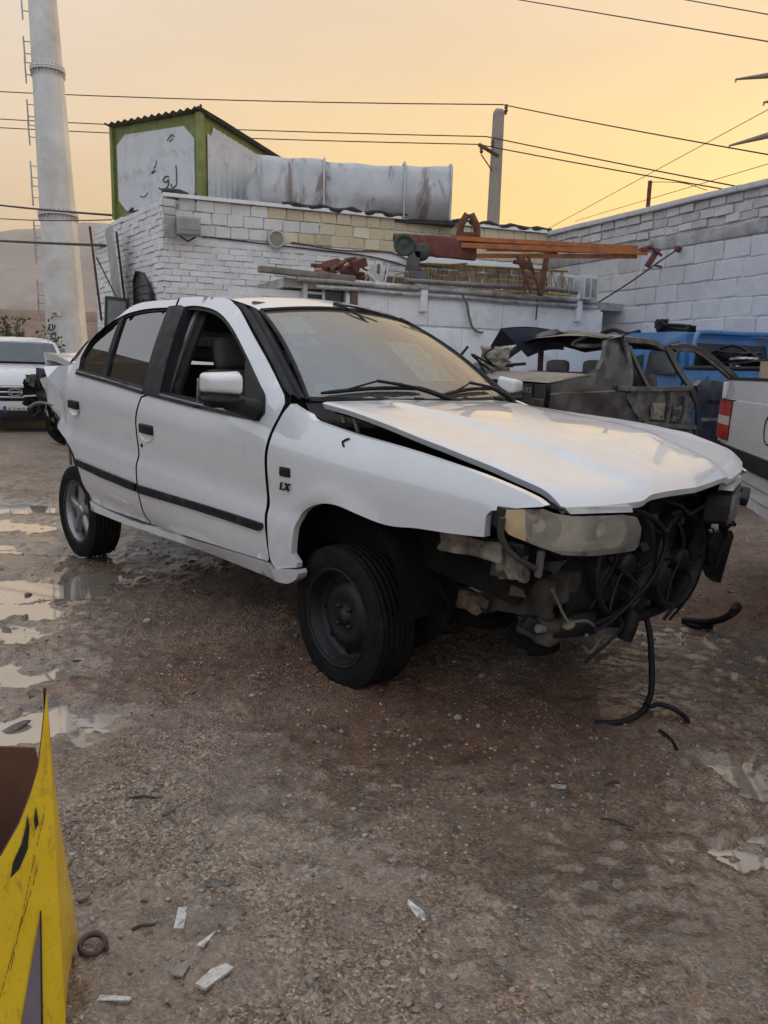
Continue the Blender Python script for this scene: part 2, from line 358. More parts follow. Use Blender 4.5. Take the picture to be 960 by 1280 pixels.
# grit and small stones
def stone_mesh(seed, sub=1):
    rng = random.Random(seed); bm = bmesh.new(); bmesh.ops.create_icosphere(bm, subdivisions=sub, radius=1)
    sx, sy, sz = rng.uniform(.7, 1.2), rng.uniform(.6, 1.), rng.uniform(.35, .75)
    for v in bm.verts:
        k = rng.uniform(.72, 1.15); v.co = Vector((v.co.x*sx*k, v.co.y*sy*k, v.co.z*sz*k))
    return bm
vb, fb = [], []
for i in range(7):
    bm = stone_mesh(100+i); bm.verts.index_update()
    vb.append(np.array([v.co[:] for v in bm.verts])); fb.append(np.array([[q.index for q in f.verts] for f in bm.faces])); bm.free()
rng = np.random.RandomState(5); V, Fc = [], []; off = 0
def scatter(n, xr, yr, smin, smax, pw):
    global off
    xs = rng.uniform(*xr, n); ys = yr[0]+(yr[1]-yr[0])*rng.rand(n)**1.35
    keep = (fbm(xs*1.7, ys*1.7, 3, 60)+.25*rng.rand(n)) > .5
    xs, ys = xs[keep], ys[keep]; hs = ground_h(xs, ys); ss = smin+(smax-smin)*rng.rand(len(xs))**pw
    for x, y, h, s in zip(xs, ys, hs, ss):
        k = rng.randint(7); a = rng.rand()*6.28; ca, sa = math.cos(a), math.sin(a); p = vb[k]*s
        V.append(np.stack([p[:, 0]*ca-p[:, 1]*sa+x, p[:, 0]*sa+p[:, 1]*ca+y, p[:, 2]+h+s*.15], -1)); Fc.append(fb[k]+off); off += len(p)
scatter(15000, (-2.2, 2.2), (1.0, 5.2), .0016, .010, 3.0)
scatter(900, (-3.5, 3), (1.1, 7.5), .008, .024, 4)
gm = bpy.data.meshes.new('gravel'); gm.from_pydata(np.concatenate(V).tolist(), [], np.concatenate(Fc).tolist())
gm.materials.append(pm('grit_stone', (.27, .225, .185), .7, var=.75, vscale=22, coord='World'))
o = link(bpy.data.objects.new('gravel', gm)); tag(o, 'loose grit and small stones scattered over the mud', 'gravel', None, 'stuff')

# ------------------------------------------------------------------ hills and far walls
hx = np.linspace(-2350, 2350, 170); hv = []
for r, d in enumerate(np.linspace(0, 1, 26)):
    y = 620+1500*d
    prof = np.where(hx < -100, 92, 60)*1.0
    ridge = 118+70*(fbm(hx/340+3, hx*0+r*.06, 4, 12)-.5)*2+ (np.clip((-hx-230)/260, -.6, 1.4))*34
    z = -6+(ridge+8)*math.sin(min(1, d*3.2)*math.pi/2)+30*(fbm(hx/110, hx*0+d*9, 4, 31)-.5)*2*min(1, d*3)
    hv.append([(a, y, c_) for a, c_ in zip(hx, z)])
M_HILL = pm('hill_earth', (.34, .27, .23), .95, var=.22, vscale=.03, coord='World', dirt=(.22, .18, .145), damt=.5, dscale=.02)
tag(MB().grid(hv).build('hills', M_HILL), 'bare hazy brown hillside far behind the yard', None, None, 'structure')

def brick_mat(name, cols, rough=.85, grime=(.10, .095, .09), gamt=.45, patch=None, bstr=.5):
    m, nt, b = new_mat(name); oi = N(nt, 'ShaderNodeObjectInfo')
    c = ramp(nt, oi.outputs['Random'], [(i/(max(1, len(cols)-1)), k) for i, k in enumerate(cols)])
    n1 = noise(nt, 14, 8, .7, 'World', dist=.5); n2 = noise(nt, 2.2, 5, .6, 'World')
    if patch: c = mixc(nt, ramp(nt, n2, [(.52, (0, 0, 0)), (.62, (.8, .8, .8))]), c, patch)
    c = mixc(nt, ramp(nt, n1, [(.68-gamt*.25, (0, 0, 0)), (.82-gamt*.15, (.85, .85, .85))]), c, grime)
    c = mixc(nt, .5, c, ramp(nt, noise(nt, 5, 6, .65, 'World'), [(.3, (.72, .72, .72)), (.6, (1, 1, 1))]), 'MULTIPLY')
    nt.links.new(c, b.inputs['Base Color']); b.inputs['Roughness'].default_value = rough
    bump(nt, b, noise(nt, 55, 8, .75, 'World'), bstr, .012); return m
M_WBRICK = brick_mat('white_painted_brick', [(.82, .82, .825), (.87, .87, .87), (.76, .76, .765), (.84, .84, .85)], gamt=.2)
M_YBLOCK = brick_mat('buff_block', [(.64, .54, .36), (.72, .62, .43), (.55, .47, .34), (.78, .70, .54), (.68, .56, .36)], gamt=.30)
M_CBLOCK = brick_mat('whitewashed_block', [(.74, .735, .72), (.80, .79, .77), (.68, .67, .64)], gamt=.3)
M_RBRICK = brick_mat('dark_red_brick', [(.16, .10, .085), (.23, .15, .12), (.12, .085, .08), (.30, .23, .20)], gamt=.4)
M_GBLOCK = brick_mat('grey_painted_block', [(.69, .695, .725), (.74, .745, .77), (.65, .655, .68), (.71, .71, .735)], gamt=.14, bstr=.9)
M_GBRICK = brick_mat('grey_brick', [(.60, .595, .59), (.68, .675, .67), (.52, .51, .505), (.64, .63, .63)], gamt=.4)
M_MORTAR = pm('mortar', (.62, .615, .61), .95, var=.3, vscale=8, coord='World', dirt=(.40, .395, .39), damt=.35, bs=.9, bscale=45)
M_MORTARW = pm('painted_mortar', (.70, .70, .70), .95, var=.2, vscale=7, coord='World', dirt=(.16, .155, .15), damt=.5, dscale=9, bs=1, bscale=40)
M_RENDER = pm('white_render', (.86, .865, .88), .85, var=.08, vscale=3, coord='World', dirt=(.66, .65, .64), damt=.3, dscale=3.0, bs=.35, bscale=30)
M_CONC = pm('grey_concrete', (.40, .39, .37), .9, var=.2, vscale=5, coord='World', dirt=(.2, .19, .18), damt=.4, bs=.5, bscale=40)

def brick_variants(n, bev):
    out = []
    for i in range(n):
        rg = random.Random(i*13+int(bev*1000)); bm = bmesh.new(); bmesh.ops.create_cube(bm, size=1)
        for v in bm.verts: v.co += Vector((rg.uniform(-.03, .03), rg.uniform(-.05, .05), rg.uniform(-.06, .06)))
        bmesh.ops.bevel(bm, geom=bm.edges[:], offset=bev, segments=1, affect='EDGES')
        me = bpy.data.meshes.new('brick'); bm.to_mesh(me); bm.free(); out.append(me)
    return out
BV = brick_variants(6, .045)
_bm_cache = {}
def bmesh_for(k, mat):
    key = (k, mat.name)
    if key not in _bm_cache:
        me = BV[k].copy(); me.materials.append(mat); _bm_cache[key] = me
    return _bm_cache[key]
class Stock:
    """bricks past the part limit of one wall: same bricks, joined"""
    def __init__(s): s.mb = {}
def lay(parent, name, rows, mat_fn, rg, joint=.012, depth=.09, proud=.012, skip=None, stock=None, limit=None, jitter=1.0):
    """rows: list of (z0, z1, x0, x1, length). local wall frame: x along, -y outwards"""
    cnt = 0
    for ri, (z0, z1, x0, x1, ln) in enumerate(rows):
        x = x0-(ln*.5 if ri % 2 else 0)-rg.uniform(0, .05)
        while x < x1:
            l = ln*rg.uniform(.86, 1.14); a, b_ = max(x, x0), min(x+l, x1); x += l
            if b_-a < ln*.22: continue
            if skip and skip((a+b_)/2, (z0+z1)/2): continue
            w_, h_ = b_-a-joint, z1-z0-joint
            pr = proud+rg.uniform(-.006, .008)*jitter
            loc = ((a+b_)/2, depth/2-pr, (z0+z1)/2+rg.uniform(-.004, .004)*jitter); rot = (rg.uniform(-.012, .012)*jitter, rg.uniform(-.014, .014)*jitter, rg.uniform(-.02, .02)*jitter)
            k = rg.randrange(6); mt = mat_fn((a+b_)/2, (z0+z1)/2)
            if limit is None or cnt < limit:
                o = bpy.data.objects.new(name, bmesh_for(k, mt)); link(o, parent); o.location = loc; o.scale = (w_, depth, h_); o.rotation_euler = rot
            else:
                me = BV[k]; R = Euler(rot).to_matrix(); sc = Vector((w_, depth, h_))
                mb = stock.mb.setdefault(mt.name, (MB(), mt))[0]
                mb.add([R @ Vector((v.co.x*sc.x, v.co.y*sc.y, v.co.z*sc.z))+Vector(loc) for v in me.vertices], [tuple(p.vertices) for p in me.polygons])
            cnt += 1
    return cnt
def flush(stock, parent, name):
    for mb, mt in stock.mb.values():
        o = mb.build(name, mt, parent); o['kind'] = 'stuff'

# ------------------------------------------------------------------ brick building at the back
BA = math.atan2(2.2, 6.091)
bld = thing('brick_building', 'low white painted brick workshop with buff block parapet behind the sedan', 'building', (-3.347, 11.8, 0), BA)
LB = 6.50
rg = random.Random(3)
mb = MB(); mb.box((LB/2+.05, .107, 1.80), (LB-.02, .22, 3.60)); mb.build('wall', M_MORTARW, bld)
MB().box((LB/2+.0, 1.9, 3.50), (LB-.1, 3.2, .14)).build('roof', M_CONC, bld)
# side wall running back from the near corner, slightly splayed
SD = Vector((-.58, .815, 0)).normalized(); SL = 3.6
sang = math.atan2(SD.y, SD.x)-BA
sw = MB(); R = Matrix.Rotation(sang, 3, 'Z')
sw.box(R @ Vector((SL/2+.1, -.101, 1.80)), (SL-.05, .2, 3.58), R); sw.build('side_wall', M_MORTARW, bld)
MB().box((LB/2, .10, 3.655), (LB*1.0, .36, .05)).build('coping', M_RENDER, bld)
st = Stock()
rows_top = [(3.12, 3.29, 0.0, LB, .25), (3.29, 3.46, 0, LB, .27), (3.46, 3.63, 0, LB, .26)]
lay(bld, 'block', rows_top, lambda x, z: M_CBLOCK if x < 1.9+.5*math.sin(z*19) else M_YBLOCK, rg, proud=.020, skip=lambda x, z: x < .12)
MB().cbox((LB*.5, .045, 3.05), (LB-.06, .10, .13), .012).build('render_band', M_RENDER, bld)
rows = [(z, z+.087, 0.0, 3.4, .255) for z in np.arange(1.75, 2.97, .0875)]
n = lay(bld, 'brick', rows, lambda x, z: M_WBRICK, rg, joint=.010, skip=lambda x, z: 2.35 < x < 3.1 and z < 2.35)
rows = [(z, z+.087, 3.41, LB, .25) for z in np.arange(2.30, 2.97, .0875)]
n2_ = lay(bld, 'brick', rows, lambda x, z: M_RBRICK if (3.5+.4*math.sin(z*7) < x < 6.4) else M_GBRICK, rg, joint=.010)
rows = [(z, z+.087, 0.0, 3.4, .255) for z in np.arange(.1, 1.74, .0875)]
lay(bld, 'brick', rows, lambda x, z: M_WBRICK, rg, joint=.010, stock=st, limit=0)
flush(st, bld, 'lower_bricks')
st2 = Stock()
lay(bld, 'brick', [(z, z+.0875, 0, SL, .25) for z in np.arange(.1, 3.56, .0875)], lambda x, z: M_WBRICK, rg, joint=.010, stock=st2, limit=0, jitter=1.6)
for mb_, mt in st2.mb.values():
    mb_.v = [tuple(R @ Vector((p[0], -p[1], p[2]))) for p in mb_.v]
    o = mb_.build('side_bricks', mt, bld); o['kind'] = 'stuff'
# corner piers of tile block, torn felt along the parapet
for k in range(4):
    MB().cbox((.09, -.005, 3.20+.115*k), (.17, .13, .105), .01, (0, 0, rg.uniform(-.03, .03))).build('corner_block', M_GBRICK, bld)
M_FELT = pm('roofing_felt', (.045, .043, .042), .85, var=.4, vscale=15, bs=.6, bscale=40)
p = [(1.75+.1*i, -.06+.02*math.sin(i*2.1), 3.685+.018*math.sin(i*1.3)+.008*math.sin(i*4.7)) for i in range(48)]
MB().tube(p, [.030+.012*math.sin(i*1.9)**2 for i in range(48)], 6).build('roofing_felt', M_FELT, bld)
p = [(.0+.12*i, .0+.03*math.sin(i*2.1), 3.70+.02*math.sin(i*1.7)) for i in range(4)]
MB().tube(p, [.05, .045, .06, .04], 6).build('roofing_felt', M_FELT, bld)
# dark arched window of the side wall with a small iron grille
def on_side(mb):
    mb.v = [tuple(R @ Vector(p)) for p in mb.v]; return mb
M_BLACK = pm('black_steel', (.02, .02, .022), .45, var=.3)
pw_ = [(.35, 1.5), (1.15, 1.5), (1.15, 2.52), (1.0, 2.66), (.75, 2.62), (.5, 2.45), (.35, 2.3)]
on_side(MB().prism(pw_, 'y', .05, .09)).build('window', pm('dark_window', (.02, .022, .026), .15, var=.2), bld)
fr = MB()
for i, p in enumerate(pw_):
    q = pw_[(i+1) % len(pw_)]; fr.tube([(p[0], .1, p[1]), (q[0], .1, q[1])], .018, 5)
for z in np.arange(1.7, 2.5, .12): fr.tube([(.38, .10, z), (1.12, .10, z)], .007, 4)
for k in range(3): fr.tube([(.55+.1*k, .11, 2.05+.05*k), (.75, .11, 2.22), (.95-.1*k, .11, 2.05+.05*k)], .012, 4)
on_side(fr).build('window_grille', M_BLACK, bld)
M_GALV = pm('galvanised_sheet', (.46, .47, .48), .42, metal=.55, var=.22, vscale=3, dirt=(.30, .27, .24), damt=.35, dscale=2.2, bs=.05, bscale=12)
M_RUST = pm('rust', (.16, .065, .035), .85, var=.45, vscale=12, dirt=(.06, .035, .028), damt=.5, dscale=9, bs=.5, bscale=50)

# metal flap and sheet leaning out from the building's far left edge
fl = thing('metal_shutter', 'tall weathered metal shutter leaf hanging off the left building edge', 'shutter', (-4.55, 13.0, 0))
MB().box((.05, 0, 2.62), (.035, .55, 1.5), (0, -.09, .5)).build('leaf', M_GALV, fl)
f2 = MB()
for a in (-.25, .25): f2.tube([(.02+a*.55, a*.85, 1.9), (.02+a*.55-.13, a*.85, 3.35)], .02, 5)
f2.tube([(-.2, -.1, 2.9), (.1, -.12, 2.3), (.18, -.1, 1.9)], .012, 5); f2.build('frame', M_RUST, fl)
fl2 = thing('sign_box', 'small dark framed box sign below the metal shutter', 'sign', (-4.36, 12.6, 1.55), .45)
MB().cbox((0, 0, .35), (.36, .10, .72), .015, (0, .06, 0)).build('frame', M_BLACK, fl2)
MB().box((-.005, -.058, .35), (.27, .012, .60), (0, .06, 0)).build('face', pm('dusty_grey_panel', (.22, .22, .215), .6, var=.2), fl2)

# flood light and round bulkhead on the white brick
fd = thing('flood_light', 'boxy grey flood light mounted on the white brick corner', 'lamp', (-2.99, 11.80, 3.20), BA)
MB().cbox((.0, -.08, .02), (.34, .16, .26), .02).build('housing', pm('dusty_aluminium', (.36, .35, .33), .55, metal=.3, var=.2), fd)
MB().box((.0, -.164, .035), (.27, .012, .15)).build('lens', pm('flood_lens', (.30, .30, .29), .2, var=.2), fd)
MB().cbox((-.25, -.03, .0), (.16, .06, .30), .012).build('ballast', M_CONC, fd)
MB().tube([(-.12, .03, -.1), (.0, .0, -.18), (.12, .03, -.1)], .014, 6).build('bracket', M_BLACK, fd)
bk = thing('round_bulkhead', 'round cream bulkhead light on the white brick wall', 'lamp', (-1.775, 12.33, 3.16), BA)
Mx = Matrix.Rotation(math.pi/2, 4, 'X')
MB().lathe([(.0, .0), (.135, .0), (.135, .05), (.125, .075), (.11, .08), (.105, .06), (.10, .05)], 28, Mx).build('rim', pm('aged_cream_plastic', (.56, .53, .46), .5, var=.15), bk)
MB().lathe([(.10, .045), (.07, .055), (.035, .06), (.001, .062)], 24, Mx).build('grille', pm('grey_mesh', (.30, .29, .27), .6, var=.3, vscale=60), bk)
o = MB()
for k in range(5): o.lathe([(.02+.017*k, .066), (.024+.017*k, .070), (.028+.017*k, .066)], 24, Mx)
o.build('ring', pm('rib_grey', (.42, .40, .36), .6), bk)
# wall cables
wc = smooth_path([(.55, -.03, 3.12), (1.4, -.03, 3.09), (2.3, -.03, 3.06), (3.2, -.03, 3.02), (3.9, -.03, 2.90), (4.3, -.04, 2.80)])
o = MB().tube(wc, .011, 5).build('wall_cable', M_BLACK, None); o.location = (-3.347, 11.8, 0); o.rotation_euler = (0, 0, BA); tag(o, 'thin cable clipped along the band of the white brick wall', 'cable')
wc = smooth_path([(1.9, -.035, 3.14), (2.7, -.035, 3.08), (3.5, -.03, 3.11), (4.1, -.03, 2.96), (4.9, -.03, 3.03)])
o = MB().tube(wc, .013, 5).build('wall_cable', M_RUST, None); o.location = (-3.347, 11.8, 0); o.rotation_euler = (0, 0, BA); tag(o, 'reddish cable sagging along the buff parapet blocks', 'cable')

# ------------------------------------------------------------------ right hand block wall
RA = math.atan2(-.909, .416)
rw = thing('block_wall', 'tall grey painted block wall closing the right side of the yard', 'wall', (2.744, 14.0, 0), RA)
LR = 8.2
# local x runs from the far corner towards the camera; outward normal is -x_left -> local -y
MB().box((LR/2, .121, 1.8), (LR, .24, 3.56)).build('core', M_MORTAR, rw)
cp = MB()
for i in range(12): cp.cbox((.34+.68*i, .06, 3.635+rg.uniform(-.006, .006)), (.675, .30, .075), .012, (rg.uniform(-.01, .01), rg.uniform(-.008, .008), 0))
cp.build('coping', M_GBRICK, rw)
st = Stock()
zz = [(3.475, 3.595), (3.35, 3.47), (3.235, 3.345)]
lay(rw, 'brick', [(a, b_, 0, LR, .27) for a, b_ in zz], lambda x, z: M_GBRICK, rg, joint=.016, proud=.025, jitter=2.2)
MB().cbox((LR/2, .045, 3.13), (LR, .13, .17), .02).build('render_band', pm('rough_render', (.44, .435, .435), .95, var=.25, vscale=5, coord='World', dirt=(.25, .24, .23), damt=.5, bs=1, bscale=25), rw)
rows = []; z = 3.035
while z > .1: rows.append((z-.245, z, 0, LR, .48)); z -= .247
lay(rw, 'block', rows, lambda x, z: M_GBLOCK if x > 1.5+.9*math.sin(z*5) else M_GBRICK, rg, joint=.013, proud=.010, jitter=1.0)
stub = thing('iron_stub', 'short rusty iron post standing on the right wall top', 'post', (3.72, 11.85, 3.67))
MB().cbox((0, 0, .18), (.05, .05, .40), .006).build('post', M_RUST, stub)
MB().tube(smooth_path([(0, 0, .36), (.12, -.25, .31), (.28, -.6, .22), (.45, -1.0, .05)]), .005, 5).build('tie_wire', M_RUST, stub)
br = thing('iron_bracket', 'small iron bracket with a loose tie on the right wall face', 'bracket', (3.95, 11.1, 3.0))
MB().box((0, 0, 0), (.08, .06, .07), (.2, .3, .4)).tube(smooth_path([(0, 0, 0), (-.2, .1, -.15), (-.5, .5, -.42), (-1.05, 1.2, -.85)]), .012, 5).build('tie', M_RUST, br)

# ------------------------------------------------------------------ low rendered wall with things stored on top
LWA = math.atan2(12.0-10.2, 3.25+.494)
lw = thing('rendered_wall', 'low white rendered store wall behind the sedan', 'wall', (-.494, 10.2, 0), LWA)
LL = 4.15
MB().cbox((LL/2-.05, .20, 1.15), (LL, .36, 2.30), .02).build('wall', M_RENDER, lw)
MB().box((LL/2-.1, .62, 2.285), (LL+1.6, 1.2, .11)).build('roof_slab', M_CONC, lw)
rg = random.Random(8)
for k in range(7): MB().cbox((.22+k*.6, .012, 2.03), (.594, .04, .34), .006, (rg.uniform(-.004, .004), 0, rg.uniform(-.004, .004))).build('panel', M_RENDER, lw)
for r_, z0 in enumerate((1.52, .90, .30)):
    for k in range(5): MB().cbox((.42+k*.83, .012, z0), (.824, .04, .61), .006, (rg.uniform(-.004, .004), 0, rg.uniform(-.004, .004))).build('panel', M_RENDER, lw)
for x in (1.02, 3.62): MB().cbox((x, -.03, 2.24), (.10, .10, .42), .012).build('pier_stub', M_RENDER, lw)
for r_, z0, x0, x1 in ((.036, 2.335, -.75, 3.8), (.028, 2.25, -.5, 3.95)):
    MB().tube([(x0+(x1-x0)*i/8, -.045-.01*(i % 2), z0+.006*math.sin(i*2)) for i in range(9)], r_, 10).build('pipe', pm('pipe_paint_%d' % int(r_*1000), (.52, .51, .50) if r_ < .04 else (.28, .25, .23), .6, var=.3, dirt=(.2, .17, .15), damt=.5), lw)
# window at the left end
wf = thing('steel_window', 'small pale steel framed window beside the low white wall', 'window', (-1.05, 9.98, 1.72), LWA)
o = MB()
o.cbox((.26, 0, .0), (.62, .09, .07), .008).cbox((.26, 0, .60), (.62, .09, .06), .008).cbox((-.03, 0, .3), (.06, .09, .6), .008).cbox((.54, 0, .3), (.06, .09, .6), .008).cbox((.22, .0, .3), (.035, .07, .56), .006).cbox((.1, 0, .46), (.26, .05, .03), .005)
o.build('frame', pm('pale_green_paint', (.50, .55, .53), .5, var=.15, dirt=(.25, .25, .22), damt=.3), wf)
MB().box((.25, .03, .3), (.52, .006, .52)).build('pane', pm('dark_pane', (.03, .035, .035), .12), wf)
MB().cbox((.62, -.02, .22), (.10, .14, .8), .02).build('post', pm('brown_post', (.13, .10, .085), .8, var=.3), wf)
lt = thing('timber_lintel', 'weathered grey timber lintel lying above the small window', 'beam', (-1.30, 9.78, 2.36), LWA)
MB().cbox((.30, 0, .035), (1.25, .12, .075), .012, (0, .025, 0)).build('beam', pm('weathered_timber', (.22, .19, .165), .9, var=.35, vscale=9, bs=.6, bscale=30), lt)
fw = MB().box((-.05, .3, 1.1), (1.3, .3, 2.2)); 
o = fw.build('infill_wall', M_RENDER, lw); o.location = (-.8, -.05, 0)
# loose cable hanging down the low wall
def on_low(mb, name, mat, label, cat, group=None):
    o = mb.build(name, mat); o.location = (-.494, 10.2, 0); o.rotation_euler = (0, 0, LWA); return tag(o, label, cat, group)
on_low(MB().tube(smooth_path([(1.60, -.07, 2.28), (1.68, -.07, 2.18), (1.73, -.06, 2.02), (1.80, -.06, 1.86), (1.92, -.06, 1.80), (1.97, -.06, 1.81)]), .018, 6), 'hanging_hose', pm('grey_hose', (.17, .16, .155), .6), 'grey hose end hanging down the low white wall', 'hose')
on_low(MB().tube([(2.86, -.06, 2.36), (2.86, -.06, 2.2), (2.855, -.06, 2.02)], .010, 5), 'hanging_wire', M_BLACK, 'short straight black wire hanging on the low white wall', 'wire')
# ------------------------------------------------------------------ green framed rooftop cabin
cab = thing('rooftop_cabin', 'green framed white sheet metal cabin on the workshop roof', 'cabin', (-4.755, 13.84, 3.64), -.505)
M_GREEN = pm('olive_green_paint', (.20, .235, .055), .55, var=.2, vscale=5, dirt=(.30, .28, .16), damt=.35, dscale=6)
M_WSHEET = pm('white_sheet', (.66, .68, .70), .5, var=.08, vscale=3, dirt=(.40, .40, .38), damt=.28, dscale=4)
WX, DY = 1.955, 1.93       # front face width, depth of the cabin
zl, zr = 1.47, 1.475
def roof_z(x, y): return zl+(zr-zl)*x/WX-.125*max(0, y)
fr = MB()
fr.prism([(0, 0), (WX, 0), (WX, zr), (0, zl)], 'y', .03, .06).build('front_frame', M_GREEN, cab)
oct_ = [(.12, .30), (.30, .12), (WX-.26, .12), (WX-.12, .30), (WX-.12, zr-.38), (WX-.34, zr-.17), (.32, zl-.15), (.12, zl-.30)]
ft = MB().prism(oct_, 'y', -.012, .028).build('front_panel', M_WSHEET, cab)
# side face with vertical ribs
sf = MB(); sf.prism([(0, -.1), (DY, -.1), (DY, roof_z(WX, DY)), (0, zr)], 'x', WX-.03, WX-.002); sf.build('side_frame', M_GREEN, cab)
sp = MB()
nR = 26
rows_ = []
for zi in range(2):
    rr_ = []
    for i in range(nR*2+1):
        y = .14+(DY-.14)*i/(nR*2); top = roof_z(WX, y)-.12-(.14 if y < .25 else 0)
        rr_.append((WX+.012+(.010 if i % 4 < 2 else -.004), y, -.08 if zi == 0 else top))
    rows_.append(rr_)
sp.grid(rows_, smooth=False).build('side_panel', M_WSHEET, cab)
MB().cbox((WX+.0, .0, zr/2-.02), (.10, .10, zr+.02), .008).build('corner_post', M_GREEN, cab)
MB().cbox((.0, .01, zl/2), (.06, .08, zl), .008).build('corner_post', M_GREEN, cab)
MB().box((WX/2, DY/2, -.02), (WX-.01, DY, .04)).build('floor', pm('dark_underside', (.045, .04, .035), .9), cab)
MB().box((.01, DY/2, .66), (.02, DY-.1, 1.25)).build('far_side', M_GREEN, cab)
# corrugated roof sheet
rf = []
for j in range(5):
    y = -.10+(DY+.2)*j/4
    rf.append([(-.08+(WX+.18)*i/56, y, roof_z(min(max(-.08+(WX+.18)*i/56, -.1), WX), y)+.035+.022*math.sin(i*math.pi/2)) for i in range(57)])
MB().grid(rf).build('roof', pm('rusty_roof_sheet', (.17, .17, .12), .7, metal=.2, var=.3, dirt=(.10, .06, .04), damt=.5, bs=.2), cab)
e_ = MB().box((WX+.055, DY/2-.02, (zr+roof_z(WX, DY))/2+.01), (.03, DY+.2, .05), (-math.atan(.125), 0, 0)); e_.build('roof_edge', M_FELT, cab)
MB().tube([(WX+.02, .0, zr), (WX+.02, .0, zr+.10)], .02, 6).build('finial', M_RUST, cab)
M_MARK = pm('charcoal_mark', (.10, .10, .11), .9)
def stroke(pts, r=.012): MB().tube(smooth_path([(.14+a*1.28, -.016, c_*.92) for a, c_ in pts], 5), r, 5).build('graffiti_stroke', M_MARK, cab)
for pts, r in (([(1.02, .80), (1.03, .62), (1.02, .48), (.96, .44), (.93, .50)], .012), ([(.90, .62), (.84, .64), (.80, .58), (.85, .54), (.89, .58), (.88, .48), (.80, .42), (.72, .46)], .012), ([(.52, .40), (.46, .34), (.38, .36)], .008),
               ([(.88, 1.22), (.95, 1.30), (1.0, 1.27)], .009), ([(.92, 1.20), (.98, 1.24)], .009), ([(.64, .80), (.67, .83), (.69, .92)], .010), ([(.60, .72), (.66, .76)], .016)): stroke(pts, r)
for g in ((.12, .3), (.12, 1.9)): MB().tube([(g[0], g[1], -3.60), (g[0], g[1], 0)], .05, 8).build('leg', M_RUST, cab)

# ------------------------------------------------------------------ galvanised cooler duct on the roof
tk = thing('rooftop_tank', 'large dented galvanised metal tank on the workshop roof', 'tank', (-2.12, 12.85, 3.64), .07)
TL, TH, TD = 3.05, .86, 1.3
sec = [(-.02, .0), (-.02, .40), (-.02, .74), (.02, .82), (.10, .86), (.5, .87), (1.1, .86), (1.26, .82), (1.3, .70), (1.3, 0)]
def tank_piece(x0, x1, name, sag0=0, sag1=0):
    rows_ = []
    n = 8
    for i in range(n+1):
        t = i/n; x = x0+(x1-x0)*t; dz = sag0+(sag1-sag0)*t
        rows_.append([(x, y+.012*math.sin(x*5+z*7), max(0.0, z*(1+dz)+.010*math.sin(x*9+y*5)*(z > .1))) for y, z in sec])
    mb = MB().grid(rows_, closed=True); 
    mb.add(rows_[0], [tuple(range(len(sec)))]); mb.add(rows_[-1], [tuple(range(len(sec)))[::-1]])
    return mb.build(name, M_TANK, tk)
m, nt, b = new_mat('stained_galvanised')
c = ramp(nt, noise(nt, 2.4, 5, .6), [(.3, (.42, .435, .45)), (.7, (.60, .61, .62))])
c = mixc(nt, ramp(nt, noise(nt, 2.0, 7, .65, stretch=(1.6, 1, .5), dist=.6), [(.54, (0, 0, 0)), (.64, (.75, .75, .75))]), c, (.16, .10, .08))
nt.links.new(c, b.inputs['Base Color']); b.inputs['Metallic'].default_value = .35; b.inputs['Roughness'].default_value = .5
bump(nt, b, noise(nt, 6, 4, .5), .15, .03); M_TANK = m
tank_piece(0, 1.02, 'section', .02, 0); tank_piece(1.03, 2.30, 'section', -.03, -.06); tank_piece(2.31, TL, 'section', -.04, -.02)
for x in (0.0, 1.025, 2.305, TL): 
    MB().tube([(x, y*1.012-.006, z*1.0+.012) for y, z in sec], .022, 6).build('seam', M_GALV, tk)
# chamfered hood at the left end
hood_ = MB(); a0 = [(-.20, .10, 0), (-.20, .10, .40), (-.12, .2, .56), (-.12, .9, .56), (-.20, 1.1, .40), (-.20, 1.1, 0)]
b0 = [(-.005, -.02, 0), (-.005, -.02, .62), (-.005, .14, .84), (-.005, 1.0, .84), (-.005, 1.25, .62), (-.005, 1.25, 0)]
hood_.add(a0+b0, [tuple(range(6))]+[(i, i+1, 7+i, 6+i) for i in range(5)]); hood_.build('end_hood', M_TANK, tk)
MB().box((TL/2, .6, -.03), (TL+.2, 1.2, .05)).build('base_frame', M_FELT, tk)

# ------------------------------------------------------------------ telecom monopole
tw = thing('steel_monopole', 'tall tapered grey steel monopole mast with bolted flanges', 'mast', (-9.19, 22.55, 0)); tw.rotation_euler = (0, -.026, 0)
M_MAST = pm('mast_galvanised', (.70, .70, .68), .6, metal=.25, var=.12, vscale=1.2, dirt=(.55, .52, .47), damt=.45, dscale=.9)
def mast_r(z): return .585-.0215*z
def facets(z0, z1, r0, r1, name):
    return MB().lathe([(r0, z0), (r1, z1)], 16, None, smooth=False).build(name, M_MAST, tw)
for z0, z1 in ((0, 5.17), (5.23, 8.86), (8.92, 12.9), (12.96, 18)): facets(z0, z1, mast_r(z0), mast_r(z1), 'section')
for z in (5.20, 8.89, 12.93):
    r = mast_r(z); MB().lathe([(r-.03, -.05), (r+.055, -.05), (r+.055, -.004), (r-.03, -.004)], 32, Matrix.Translation((0, 0, z)), close=True).lathe([(r-.03, .004), (r+.055, .004), (r+.055, .05), (r-.03, .05)], 32, Matrix.Translation((0, 0, z)), close=True).build('flange', M_MAST, tw)
    for k in range(28):
        a = 2*math.pi*k/28; 
        if math.sin(a) < .35: MB().cbox(((r+.03)*math.cos(a), (r+.03)*math.sin(a), z), (.03, .03, .20), .006).build('bolt', M_GALV, tw)
    g = MB()
    for k in range(28):
        a = 2*math.pi*k/28; ca, sa = math.cos(a), math.sin(a); g.box(((r+.02)*ca, (r+.02)*sa, z-.11), (.05, .012, .12), (0, 0, a))
    g.build('gusset_ring', M_MAST, tw)
